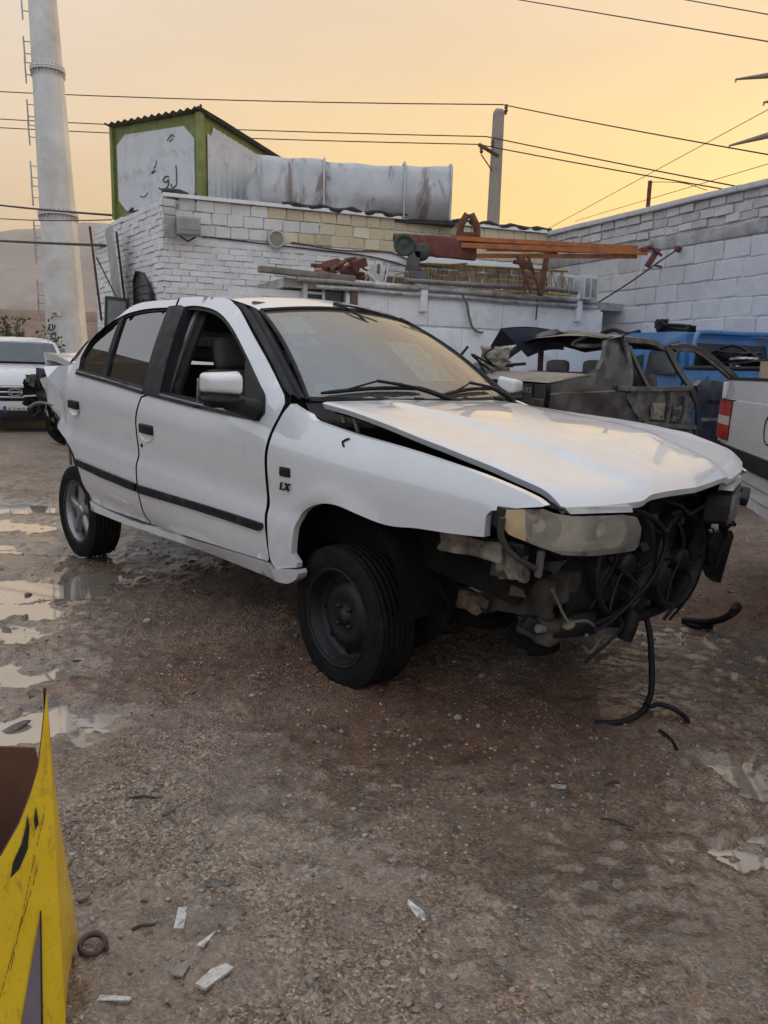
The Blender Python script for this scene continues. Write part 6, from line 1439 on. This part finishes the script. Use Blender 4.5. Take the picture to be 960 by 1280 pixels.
for x, y in ((3.6, .12), (6.2, .12), (3.6, 1.46), (6.2, 1.46)): wheel((x, y, .33), 's', -1 if y < 1 else 1, 0, .33, 0, pk_)
box_shell('chassis', 3.3, 7.0, .4, 1.2, .42, .56, M_DARK, pk_, .02); box_shell('nose', 2.2, 3.34, .04, 1.54, .50, 1.16, M_BLUE, pk_, .08)
def pk_world(p): return tuple(Matrix.Rotation(math.atan2(-.909, .416), 3, 'Z') @ Vector(p)+Vector((1.244, 13.31, 0)))
rg = random.Random(9)
def junk(name, label, cat, p, boxes, mt, tubes=()):
    t = thing(name, label, cat, pk_world(p), math.atan2(-.909, .416))
    for i, (c_, d) in enumerate(boxes): crumple_box(MB(), c_, d, 200+i+int(p[0]*10), .02, 3).build('panel', mt, t)
    for pts, r_ in tubes: MB().tube(smooth_path(pts), r_, 6).build('rod', M_BPLAS, t)
    return t
junk('roof_scrap', 'black crumpled bumper piece lying on the blue cab roof', 'scrap', (4.35, .35, 1.80), [((0, .1, .04), (.50, .12, .06)), ((-.2, .05, .09), (.12, .10, .12))], M_BPLAS, [([(-.2, 0, .1), (.1, .05, .08), (.3, .1, .05)], .02)])
junk('roof_pipe', 'bent grey pipe scrap lying at the left of the blue cab roof', 'scrap', (3.45, .30, 1.66), [((.1, .1, .10), (.35, .2, .06))], M_GREYTR, [([(-.5, .1, .12), (-.2, .12, .20), (.1, .1, .14), (.35, .08, .16)], .03), ([(-.35, .15, .06), (.0, .1, .12), (.3, .1, .10)], .022)])
junk('bed_scrap', 'heap of black plastic panels and parts in the blue pickup bed', 'scrap', (5.45, .45, .75), [((-.25, .0, .78), (.50, .4, .05)), ((.0, .1, .70), (.7, .4, .06)), ((.15, .2, .6), (.6, .5, .25)), ((-.1, .1, .35), (.7, .6, .6))], M_BPLAS, [([(-.4, 0, .85), (-.2, .02, .88), (.1, .05, .74)], .02)])
junk('bed_sheet', 'pale crumpled metal sheet among the black parts in the pickup bed', 'scrap', (5.52, .30, 1.42), [((0, 0, .03), (.22, .16, .08)), ((.12, .05, -.01), (.14, .12, .07))], M_GALV)
junk('bed_board', 'dark flat board sticking out across the pickup bed side', 'board', (5.80, .05, 1.425), [((0, .1, .02), (.55, .3, .035))], M_BPLAS)

# ------------------------------------------------------------------ white pickup cut by the right edge
M_WPK = paint('white_pickup_paint', (.74, .74, .75), .25, (.64, .62, .60), .10, dscale=7)
wpk = thing('white_pickup', 'white pickup with red tail light at the right edge of the yard', 'pickup', (2.20, 5.0, 0), math.atan2(1, .19))
# local x away from the camera along its side (rear end at x = .36), local -y is to the right of the picture
pr = lambda x, z: .030*math.cos((z-.85)*2.4)-.03
def side_patch(nm, x0, x1, z0, z1, mt, off=0, par=None, nx=10, nz=8):
    rws = []
    for i in range(nx+1):
        x = x0+(x1-x0)*i/nx; cv = -.05*max(0, (x-.16)/.2)**2
        rws.append([(x, pr(x, z0+(z1-z0)*j/nz)+cv+off, z0+(z1-z0)*j/nz) for j in range(nz+1)])
    mb = MB().grid(rws); edge_ = rws[0]+[r[-1] for r in rws[1:]]+rws[-1][::-1][1:]+[r[0] for r in rws[::-1][1:-1]]; n = len(edge_)
    mb.add(edge_+[(p[0], p[1]-.02, p[2]) for p in edge_], [(i, (i+1) % n, n+(i+1) % n, n+i) for i in range(n)]); return mb.build(nm, mt, par or wpk)
side_patch('bed_side', -2.2, .36, 1.152, 1.270, M_WPK); side_patch('bed_side', -2.2, .36, .865, 1.144, M_WPK, .004); side_patch('bed_lower_side', -2.2, .36, .56, .764, M_WPK, .0)
side_patch('side_moulding', -2.2, .30, .768, .862, M_BPLAS, .012); side_patch('bed_rail', -2.2, .34, 1.272, 1.290, M_BPLAS, .004)
tl_ = bpy.data.objects.new('tail_light', None); link(tl_, wpk)
M_TL = pm('red_tail_lens', (.50, .025, .02), .15, var=.25, vscale=30, coat=.6); M_TLW = pm('clear_tail_lens', (.62, .50, .46), .2, var=.15, vscale=30)
for z0, z1, mt in ((.90, .985, M_TL), (.988, 1.045, M_TLW), (1.048, 1.140, M_TL)): side_patch('lens', -.085, .355, z0, z1, mt, .016, tl_, 6, 3)
side_patch('lens_surround', -.10, .362, .892, 1.148, M_BPLAS, .008, tl_, 6, 4)
MB().grid([[(.362-.0*j, -.035-1.60*i/8, .58+.68*j/5) for j in range(6)] for i in range(9)]).build('tailgate', M_WPK, wpk)
MB().cbox((.40, -.85, .62), (.10, 1.66, .16), .03).build('rear_bumper', M_BPLAS, wpk)
MB().lathe([(.072, .0), (.078, .004), (.083, .0)], 28, Matrix.Translation((-.93, pr(0, 1.02)+.006, 1.02)) @ Matrix.Rotation(-math.pi/2, 4, 'X')).build('fuel_flap', M_BPLAS, wpk)
MB().tube(smooth_path([(-2.0, pr(0, .70)+.006, .69), (-1.0, pr(0, .7)+.007, .695), (-.1, pr(0, .7)+.006, .70)]), .003, 4).tube(smooth_path([(-2.0, .006+pr(0, .63), .62), (-.6, pr(0, .63)+.007, .625)]), .003, 4).build('scratch', M_GREYTR, wpk)
MB().box((-.95, -.85, .72), (2.5, 1.50, .05)).build('bed_floor', M_DARK, wpk); MB().grid([[(x, -1.70, z) for x in (-2.2, .36)] for z in (.56, 1.27)]).build('far_side', M_WPK, wpk)
for x, y in ((-1.62, -.16), (-1.62, -1.55)): wheel((x, y, .31), 's', 1 if y > -1 else -1, 0, .31, 0, wpk)
cb_ = MB(); cb_.cbox((-2.95, -.85, 1.0), (1.45, 1.66, .90), .12); cb_.cbox((-2.95, -.85, 1.55), (1.1, 1.35, .40), .14); cb_.build('cab', M_WPK, wpk)

# ------------------------------------------------------------------ white SUV on the left
M_SUVW = paint('suv_white', (.76, .765, .77), .25, (.5, .47, .44), .15)
sv = thing('white_suv', 'clean white SUV facing the camera at the left edge', 'SUV', (-6.36, 13.25, 0), .40)
HB = .93
prof = [(.06, .24, .84), (.0, .36, .90), (-.01, .46, .915), (.0, .60, .92), (.03, .74, .915), (.07, .86, .905), (.16, .985, .885), (.40, 1.07, .865), (.80, 1.14, .845), (1.02, 1.17, .83)]
rws = []
for y, z, w_ in prof: rws.append([(u*w_, y+.26*abs(u)**3.2, z-.045*abs(u)**4) for u in np.linspace(-1, 1, 27)])
MB().grid(rws).build('front_body', M_SUVW, sv)
top = [(1.02, 1.17, .80), (1.25, 1.36, .72), (1.50, 1.55, .645), (1.62, 1.615, .62), (1.85, 1.655, .61), (2.6, 1.68, .61), (3.6, 1.66, .60), (4.3, 1.58, .58), (4.5, 1.20, .72)]
MB().grid([[(u*w_, y+(.10*(1-u*u)*-1 if k < 4 else 0)+.06, z-.045*abs(u)**4) for u in np.linspace(-1, 1, 21)] for k, (y, z, w_) in enumerate(top)][2:]).build('roof', M_SUVW, sv)
def wscr(u, t, o=0):
    y = 1.03+.50*t; z = 1.175+.395*t; w_ = .775-.145*t; return (u*w_, y-.10*(1-u*u)+.06-o, z-.03*abs(u)**4+o*.5)
MB().grid([[wscr(u, t) for u in np.linspace(-1, 1, 17)] for t in np.linspace(0, 1, 8)]).build('windscreen', pm('suv_screen', (.10, .115, .125), .12, var=.15), sv)
MB().tube([wscr(u, .02, .02) for u in np.linspace(-.85, .85, 14)], .012, 5).build('wiper', M_BPLAS, sv)
MB().grid([[wscr(u, t, .006) for u in np.linspace(-1, 1, 17)] for t in (-.03, .05)]).build('cowl', M_BPLAS, sv)
for s_ in (-1, 1):
    MB().tube([(wscr(s_*1.03, t, .01)) for t in np.linspace(-.03, 1.04, 8)], .032, 7).build('pillar', M_SUVW, sv)
    sd_ = MB(); sd_.grid([[(s_*(.90-.03*max(0, .6-z)), .30+y*4.2, z) for z in (.30, .5, .7, .9, 1.12)] for y in np.linspace(0, 1, 8)]); sd_.build('side', M_SUVW, sv)
    sd_ = MB(); sd_.grid([[(s_*(.84-.20*t), 1.12+.45*t*(1-y)+y*(3.3-.2*t), 1.14+.46*t) for t in (0, .5, 1)] for y in np.linspace(0, 1, 5)]); sd_.build('side_glass', bpy.data.materials['suv_screen'], sv)
    MB().cbox((s_*1.0, 1.10, 1.20), (.22, .12, .15), .04).build('mirror', M_SUVW, sv)
    hl2 = MB(); hl2.grid([[(s_*(.50+.34*t), .05+.20*t*t-.01, .74+.03*t+.17*v) for v in (0, .5, 1)] for t in np.linspace(0, 1, 7)]); hl2.build('headlight', M_REFL, sv)
    for y in (.92, 3.6): wheel((s_*.80, y, .35), 'a', -1, -math.pi/2 if s_ < 0 else -math.pi/2, .35, 0, sv)
    MB().tube([(s_*.58, 1.7, 1.69), (s_*.58, 3.4, 1.70)], .018, 6).build('roof_rail', M_GREYTR, sv)
fr_ = MB(); fr_.prism([(-.52, .54), (.52, .54), (.56, .66), (.52, .80), (-.52, .80), (-.56, .66)], 'y', -.012, .03); fr_.build('grille', M_BPLAS, sv)
for z, h in ((.775, .035), (.690, .032), (.605, .032)): MB().cbox((0, -.025, z), (1.02, .03, h), .010).build('grille_bar', M_CHROME, sv)
em = MB(); T = Matrix.Translation((0.0, -.052, .69)) @ Matrix.Rotation(math.pi/2, 4, 'X') @ Matrix.Diagonal((1, .52, 1, 1))
em.lathe([(.105, -.008), (.105, .010), (.120, .010), (.120, -.008)], 28, T, close=True); em.build('emblem_ring', M_CHROME, sv)
em = MB(); em.tube([(-.055, -.056, .65), (-.035, -.056, .73)], .010, 6).tube([(.035, -.056, .65), (.055, -.056, .73)], .010, 6).tube([(-.045, -.056, .684), (0, -.056, .692), (.045, -.056, .70)], .008, 6); em.build('emblem_letter', M_CHROME, sv)
MB().cbox((0.0, -.03, .30), (1.5, .06, .18), .02).build('lower_bumper', M_BPLAS, sv)
MB().cbox((.06, -.05, .405), (.52, .012, .115), .004).build('number_plate', pm('plate_pale', (.62, .61, .58), .5), sv); MB().box((-.175, -.058, .405), (.045, .006, .105)).build('plate_band', pm('plate_blue', (.02, .05, .25), .5), sv)
pt = MB()
for k, pts in enumerate(([(-.03, .035), (0, -.03), (.03, .035)][::-1], [(0, .035), (0, -.035)], [(-.035, .0), (0, .02), (.03, 0), (.0, -.02), (-.03, -.03), (.03, -.035)], [(-.03, .035), (0, -.03), (.03, .035)][::-1], [(0, .035), (0, -.035)], [(-.02, .03), (.02, .03), (.0, 0), (.02, -.035)])):
    inv = [(x, -z) for x, z in pts] if k in (0, 3) else pts
    MB().tube([(-.105+.075*k+x, -.059, .405+z) for x, z in inv], .006, 4).build('plate_digit', M_BLACK, sv)
MB().box((0, 2.4, .33), (1.6, 3.9, .08)).build('underbody', M_DARK, sv)

# ------------------------------------------------------------------ second wreck between SUV and sedan tail
wr = thing('wrecked_hatchback', 'white hatchback with crushed dark nose behind the sedan tail', 'car', (-4.76, 11.55, 0), math.atan2(-.20, -.98))
# local x forward (picture left), +y away from ... side facing the camera is +y
stn = [(.34, .42, .70, .70), (.20, .32, .88, .76), (-.10, .30, .98, .79), (-.55, .28, 1.02, .80), (-1.6, .28, 1.04, .80), (-2.6, .28, 1.04, .79), (-3.1, .35, 1.0, .72)]
MB().grid([[(x, -w_*.5, zt+.03), (x, w_*.9-.80+.0, zt+.01), (x, w_-.80, zt-.10), (x, w_-.80+.02, (zb+zt)/2), (x, w_-.84, zb)] for x, zb, zt, w_ in stn]).build('side_body', M_SUVW, wr)
rf_ = [(-.30, 1.00), (-.62, 1.20), (-.95, 1.42), (-1.25, 1.50), (-1.8, 1.54), (-2.5, 1.50), (-2.95, 1.30), (-3.1, 1.02)]
for nm, dy, r_ in (('roof_rail', -.16, .035),): MB().tube(smooth_path([(x, dy-.12*(z-1)/.5*0, z) for x, z in rf_]), .040, 8).build(nm, M_SUVW, wr)
MB().grid([[(x, -.17-1.1*u, z+.01+.03*math.sin(u*math.pi)) for u in np.linspace(0, 1, 6)] for x, z in rf_[2:]]).build('roof', M_SUVW, wr)
MB().add([(x, -.15, z) for x, z in [(-.45, 1.02), (-.98, 1.38), (-1.3, 1.46), (-2.4, 1.46), (-2.9, 1.02)]], [(0, 1, 2, 3, 4)]).build('side_window', pm('wreck_window', (.30, .29, .27), .2, var=.2), wr)
MB().grid([[(x, -.16-1.05*u, z) for u in np.linspace(0, 1, 5)] for x, z in ((-.32, 1.0), (-.95, 1.40))]).build('windscreen', bpy.data.materials['suv_screen'], wr)
crumple_box(MB(), (.52, -.10, .78), (.16, .22, .34), 91, .05, 3).build('crushed_nose', M_DARK, wr); crumple_box(MB(), (.50, -.06, .95), (.12, .18, .12), 92, .04, 3).build('crushed_nose', M_SHELL, wr); crumple_box(MB(), (.48, -.12, .55), (.14, .2, .2), 93, .05, 3).build('crushed_nose', M_BPLAS, wr)
wheel((.02, -.06, .31), 's', 1, 0, .31, 0, wr); wheel((-2.45, -.06, .31), 's', 1, 0, .31, 0, wr); wheel((.02, -1.45, .31), 's', -1, 0, .31, 0, wr); wheel((-2.45, -1.45, .31), 's', -1, 0, .31, 0, wr)
MB().tube(smooth_path([(.60, .05, .72), (.40, .10, .74), (.15, .06, .80)]), .014, 6).build('bent_strip', M_WMET, wr)

# ------------------------------------------------------------------ scrap between the low wall and the black sedan
nv = thing('navy_bonnet', 'detached navy blue car bonnet propped above the black sedan', 'bonnet', (1.42, 8.05, 1.55), .25)
rws = [[(-.30+.68*u, .30*v, .16-.02*u*u+.03*math.sin(u*3)-.20*v*(1-.3*u)) for u in np.linspace(0, 1, 10)] for v in np.linspace(0, 1, 8)]
rws2 = [[(-.30+.70*u+.30*w_*(1-u), -.02, .15-.02*u*u+.03*math.sin(u*3)-.27*w_+.10*u*w_) for u in np.linspace(0, 1, 10)] for w_ in np.linspace(0, 1, 6)]
MB().grid(rws).build('skin', pm('navy_paint', (.012, .020, .045), .4, var=.3, dirt=(.06, .06, .065), damt=.3), nv); MB().grid(rws2).build('folded_skin', bpy.data.materials['navy_paint'], nv)
MB().tube([(.2, .1, .0), (.25, .15, -1.55)], .03, 6).build('prop', M_RUST, nv)
sp_ = thing('scrap_pile', 'pile of pale crumpled car parts between the low wall and black sedan', 'scrap', (1.02, 7.75, 0))
rg = random.Random(55)
for k in range(14):
    z = .25+1.15*(k/13); crumple_box(MB(), (rg.uniform(-.22, .25), rg.uniform(-.1, .3), z), (rg.uniform(.2, .45), rg.uniform(.2, .4), rg.uniform(.10, .22)), 300+k, .02, 4).build('crumpled_part', (M_GALV, M_DIRTYWHITE, M_WMET, M_SHELL)[k % 4], sp_)
for k in range(8):
    c_ = Vector((rg.uniform(-.3, .3), -.2, rg.uniform(.9, 1.5))); MB().tube(smooth_path([c_, c_+Vector((rg.uniform(-.2, .2), -.05, rg.uniform(-.1, .15))), c_+Vector((rg.uniform(-.3, .3), 0, rg.uniform(-.2, .2)))]), rg.uniform(.008, .02), 6).build('pipe', M_BPLAS, sp_)
# ------------------------------------------------------------------ yellow carton in the corner
m, nt, b = new_mat('yellow_carton')
n1 = noise(nt, 8, 6, .6); c = ramp(nt, n1, [(.3, (.78, .50, .012)), (.7, (.88, .62, .03))])
c = mixc(nt, ramp(nt, noise(nt, 60, 5, .75, stretch=(1, 1, .35)), [(.54, (0, 0, 0)), (.68, (.75, .75, .75))]), c, (.46, .24, .03))
c = mixc(nt, ramp(nt, noise(nt, 7, 7, .7, dist=1.2), [(.56, (0, 0, 0)), (.64, (.5, .5, .5))]), c, (.62, .36, .03))
nt.links.new(c, b.inputs['Base Color']); b.inputs['Roughness'].default_value = .38; b.inputs['Coat Weight'].default_value = .25; bump(nt, b, noise(nt, 90, 4, .6), .15, .004); M_CARTON = m
M_KRAFT = pm('brown_kraft', (.13, .062, .036), .85, var=.2, vscale=10)
ct = thing('yellow_carton', 'torn yellow printed cardboard box at the lower left corner', 'box', (0, 0, 0))
P0, P1, P2 = Vector((-.600, 1.300)), Vector((-.93, 1.02)), Vector((-.668, 1.480)); P3_ = P2+(P1-P0)
def carton_wall(nm, a, b_, tops, inner_n, n=14, bow=0):
    """wall from a to b_ in plan; tops: [(t, z)]; yellow outside, kraft inside"""
    mb = MB(); mk = MB(); rows_o, rows_i = [], []
    nrm = Vector((-(b_-a).y, (b_-a).x)).normalized()*inner_n
    for i in range(n+1):
        t = i/n; z1 = float(np.interp(t, [q[0] for q in tops], [q[1] for q in tops])); p = a.lerp(b_, t)
        ro, ri = [], []
        for j in range(9):
            v = j/8; z = z1*v+.002; q = p-nrm*(bow*math.sin(v*math.pi)*math.sin(min(1, t*1.6)*math.pi*.5)*(t > 0))
            ro.append((q.x, q.y, z)); ri.append((q.x+nrm.x*.006, q.y+nrm.y*.006, z-.0005))
        rows_o.append(ro); rows_i.append(ri)
    mb.grid(rows_o); o = mb.build(nm, M_CARTON, ct); mk.grid(rows_i); mk.grid([[r[-1] for r in rows_o], [r[-1] for r in rows_i]]); mk.build('lining', M_KRAFT, o); return o
wf_ = carton_wall('front_wall', P0, P1, [(0, .70), (.012, .665), (.03, .61), (.05, .557), (.08, .517), (.135, .46), (.219, .405), (.4, .365), (1, .36)], -1, 80, -.012)
wr_ = carton_wall('side_wall', P0, P2, [(0, .705), (.06, .66), (.25, .50), (.55, .30), (1, .06)], 1, 30, .022)
carton_wall('back_wall', P2, P3_, [(0, .06), (.05, .30), (.09, .505), (.25, .53), (1, .50)], 1, 40); carton_wall('far_wall', P1, P3_, [(0, .37), (1, .36)], -1)
MB().add([(p.x, p.y, .004) for p in (P0, P2, P3_, P1)], [(0, 1, 2, 3)]).build('base', M_KRAFT, ct)
# print on the front wall: swoosh, lettering ticks, grey wedge with black outline
def fp(t, z, o=.0015):
    p = P0.lerp(P1, t); nrm = Vector((-(P1-P0).y, (P1-P0).x)).normalized(); return Vector((p.x+nrm.x*o, p.y+nrm.y*o, z))
nsgn = 1 if (Vector((-(P1-P0).y, (P1-P0).x)).normalized()).dot(-P0) > 0 else -1
def decal(nm, poly, mt, o=.003):
    z_of = lambda t, z: fp(t, z, nsgn*o)-Vector((0, 0, 0)); bowv = lambda t, z: -.012*math.sin(min(1, z/.5)*math.pi)*math.sin(min(1, t*1.6)*math.pi*.5)
    nrm = Vector((-(P1-P0).y, (P1-P0).x)).normalized()*-1
    mb = MB(); pts = [z_of(t, z)-Vector((nrm.x, nrm.y, 0))*bowv(t, z) for t, z in poly]; mb.add(pts, [tuple(range(len(pts)))]); return mb.build(nm, mt, wf_)
M_INK = pm('black_ink', (.02, .02, .02), .5); M_WEDGE = pm('grey_print', (.20, .17, .20), .5)

decal('swoosh', [(.105, .475), (.101, .445), (.112, .405), (.150, .370), (.186, .358), (.172, .388), (.135, .420), (.115, .450)], M_INK)
decal('printed_tick', [(.070, .485), (.064, .450), (.078, .437), (.082, .460)], M_INK)
decal('grey_wedge', [(.080, .262), (.103, .02), (.20, .02), (.15, .12)], M_WEDGE)
decal('wedge_outline', [(.074, .270), (.080, .270), (.106, .02), (.098, .02)], M_INK, .004)
rg = random.Random(2)
for L_, (t0, z0), (t1, z1) in ((26, (.022, .50), (.215, .16)), (24, (.075, .365), (.255, .13))):
    for k in range(L_):
        f_ = (k+.5)/L_; t = t0+(t1-t0)*f_; z = z0+(z1-z0)*f_; h = rg.uniform(.006, .012)
        if rg.random() < .9: decal('printed_letter', [(t, z), (t+.0035, z-.002), (t+.0075, z-h-.004), (t+.0035, z-h)], M_INK, .0035)

# ------------------------------------------------------------------ litter on the mud
def gz(x, y): return float(ground_h(np.array([x]), np.array([y]))[0])
def shard(name, x, y, poly, t, rot, mt, label, cat, tilt=(.06, .05), lift=.004):
    mb = MB(); n = len(poly); rg = random.Random(int(x*1000)); up = [(a*.96, b_*.96, t*.35+rg.uniform(0, t*.5)) for a, b_ in poly]
    mb.add([(a, b_, 0) for a, b_ in poly]+up, [tuple(range(n))[::-1], tuple(range(n, 2*n))]+[(i, (i+1) % n, n+(i+1) % n, n+i) for i in range(n)])
    o = mb.build(name, mt); o.location = (x, y, gz(x, y)+lift); o.rotation_euler = (tilt[0], tilt[1], rot); return tag(o, label, cat)
M_CHIP = pm('white_chip', (.62, .60, .57), .6, var=.2, vscale=30, dirt=(.14, .12, .10), damt=.5, dscale=40)
M_FOIL = pm('silver_wrapper', (.55, .55, .54), .3, metal=.5, var=.3, vscale=50, dirt=(.12, .11, .10), damt=.35, dscale=50)
shard('paper_strip', -.455, 1.61, [(-.012, -.034), (.012, -.034), (.012, .034), (-.010, .033)], .002, .12, M_CHIP, 'small white rectangular strip standing out left on the mud', 'litter')
shard('plastic_sliver', -.375, 1.523, [(-.014, -.022), (.004, -.026), (.016, .026)], .003, -.1, M_CHIP, 'small pointed white plastic sliver on the mud', 'litter')
shard('broken_board', -.33, 1.41, [(-.038, -.022), (-.015, -.034), (.040, .020), (.022, .034), (-.01, .02)], .008, .1, M_FOIL, 'largest crumpled silvery white chunk at the lower left', 'litter')
shard('grey_chip', -.412, 1.444, [(-.022, -.01), (.004, -.022), (.022, .01), (.018, .022), (-.008, .012)], .005, .3, pm('grey_chip_mat', (.26, .23, .20), .8, var=.3, vscale=40), 'dull grey chip beside the silvery chunk', 'litter')
shard('pale_stick', -.524, 1.357, [(-.034, -.006), (.032, -.004), (.036, .004), (-.030, .007)], .006, .05, M_CHIP, 'short pale stick near the yellow box', 'litter')
shard('foil_wrapper', .105, 1.638, [(-.016, .034), (-.020, .020), (.004, -.036), (.018, -.030), (.020, -.004)], .006, .15, M_FOIL, 'crumpled white foil wrapper lying alone in the lower middle', 'litter', (.15, .1))
shard('clear_wrapper', .581, 2.228, [(-.02, -.008), (.014, -.014), (.026, .006), (-.012, .016)], .004, .2, M_FOIL, 'small pale wrapper on the wet mud at the right', 'litter')
r_ = MB().lathe([(.026+.006*math.cos(a), .008*math.sin(a)) for a in np.linspace(0, 2*math.pi, 9)[:-1]], 22, None, close=True).build('rubber_ring', pm('rusty_ring', (.075, .045, .035), .6, var=.3, vscale=30)); r_.location = (-.621, 1.497, gz(-.621, 1.497)+.010); r_.rotation_euler = (.2, .1, 0); tag(r_, 'small brown rubber ring beside the yellow box', 'ring')
M_DSTONE = pm('dark_stone', (.15, .13, .11), .8, var=.5, vscale=30, bs=.6, bscale=60)
for i, (x, y, s_, lab, k) in enumerate(((-.402, 1.733, (.030, .020, .012), 'flat dark slate chip near the small white strip', 0), (-.357, 1.729, (.016, .012, .008), 'small grey stone beside the flat slate chip', 1), (-.308, 1.801, (.018, .015, .012), 'lumpy black clod right of the slate chip', 2),
      (-.599, 2.016, (.028, .018, .011), 'oval dark stone left of centre on the mud', 0), (-.636, 1.717, (.016, .012, .008), 'small dark stone near the yellow box edge', 1), (-.504, 2.104, (.020, .016, .010), 'dark pebble right of the thin stick', 2), (-.744, 2.868, (.040, .026, .014), 'dark flat stone between box and front wheel', 0),
      (-.753, 1.93, (.022, .018, .011), 'rounded dark stone above the yellow box', 1), (-1.296, 2.554, (.05, .035, .018), 'dark clod standing in the nearest left puddle', 2), (-1.811, 3.54, (.05, .025, .014), 'flat shard at the left puddle margin', 0), (-1.337, 2.805, (.045, .03, .016), 'muddy lump between two left puddles', 1), (-1.978, 4.128, (.05, .03, .016), 'dark lump in the big left puddle', 2), (-.006, 2.541, (.026, .012, .007), 'thin dark flake in front of the flat tyre', 0))):
    mb = MB().bm(stone_mesh(400+i, 2), (0, 0, 0), None, k != 0); mb.v = [(a*s_[0], b_*s_[1], c_*s_[2]) for a, b_, c_ in mb.v]
    o = mb.build('stone', M_DSTONE); o.location = (x, y, max(gz(x, y), WATER_Z if x < -1 else -1)+s_[2]*.15); o.rotation_euler = (.1, .15, i*1.3); tag(o, lab, 'stone', 'stones and clods on the mud')
M_STICK = pm('dark_twig', (.045, .036, .030), .8, var=.3, vscale=30)
for i, (x, y, L_, a, lab) in enumerate(((-.685, 2.09, .10, .05, 'thin dark straight stick left of the oval stone'), (.698, 2.019, .09, -.5, 'dark twig on the churned wet mud at the right'), (.749, 2.237, .06, .4, 'short twig near the pale wrapper'), (-.525, 1.555, .05, .3, 'short dark splinter near the rubber ring'), (-.59, 1.495, .03, -1.2, 'tiny dark peg beside the rubber ring'))):
    p = [(-L_/2, 0, 0), (-L_*.1, L_*.05, .004), (L_*.25, -.02*L_, .003), (L_/2, L_*.06, 0)]
    o = MB().tube(smooth_path(p, 3), [.004]*7+[.003]*3, 6).build('stick', M_STICK); o.location = (x, y, gz(x, y)+.006); o.rotation_euler = (0, 0, a); tag(o, lab, 'stick', 'sticks on the mud')

# ------------------------------------------------------------------ the yard's other side, mirrored in paint and glass
bb = thing('left_workshop', 'plain dark workshop left of the yard, mirrored in the sedan glass', 'building', (-15, -6, 0), math.pi/2)
MB().box((12, 1.6, 1.7), (26, 3, 3.4)).build('wall', pm('workshop_render', (.20, .18, .165), .9, var=.2, vscale=1), bb)
MB().prism([(12, 3.4), (23, 3.4), (19.5, 6.0), (15, 7.4)], 'y', .05, 2.8).build('gable', pm('workshop_gable', (.16, .15, .14), .9), bb)
for x in (3.5, 9, 14.5): MB().box((x, .02, 1.3), (3.0, .06, 2.6)).build('door', M_BLACK, bb)

# ------------------------------------------------------------------ evening haze
hz = MB().box((0, 60, 148), (5200, 5600, 300)).build('haze', None); hz['kind'] = 'stuff'; hz['label'] = 'thin warm evening haze over the whole yard'
m = bpy.data.materials.new('haze'); m.use_nodes = True; nt = m.node_tree; nt.nodes.clear()
o_ = N(nt, 'ShaderNodeOutputMaterial'); pv = N(nt, 'ShaderNodeVolumePrincipled'); pv.inputs['Color'].default_value = (.97, .93, .88, 1); pv.inputs['Density'].default_value = .00045; pv.inputs['Anisotropy'].default_value = .3
nt.links.new(pv.outputs[0], o_.inputs['Volume']); hz.data.materials.append(m)
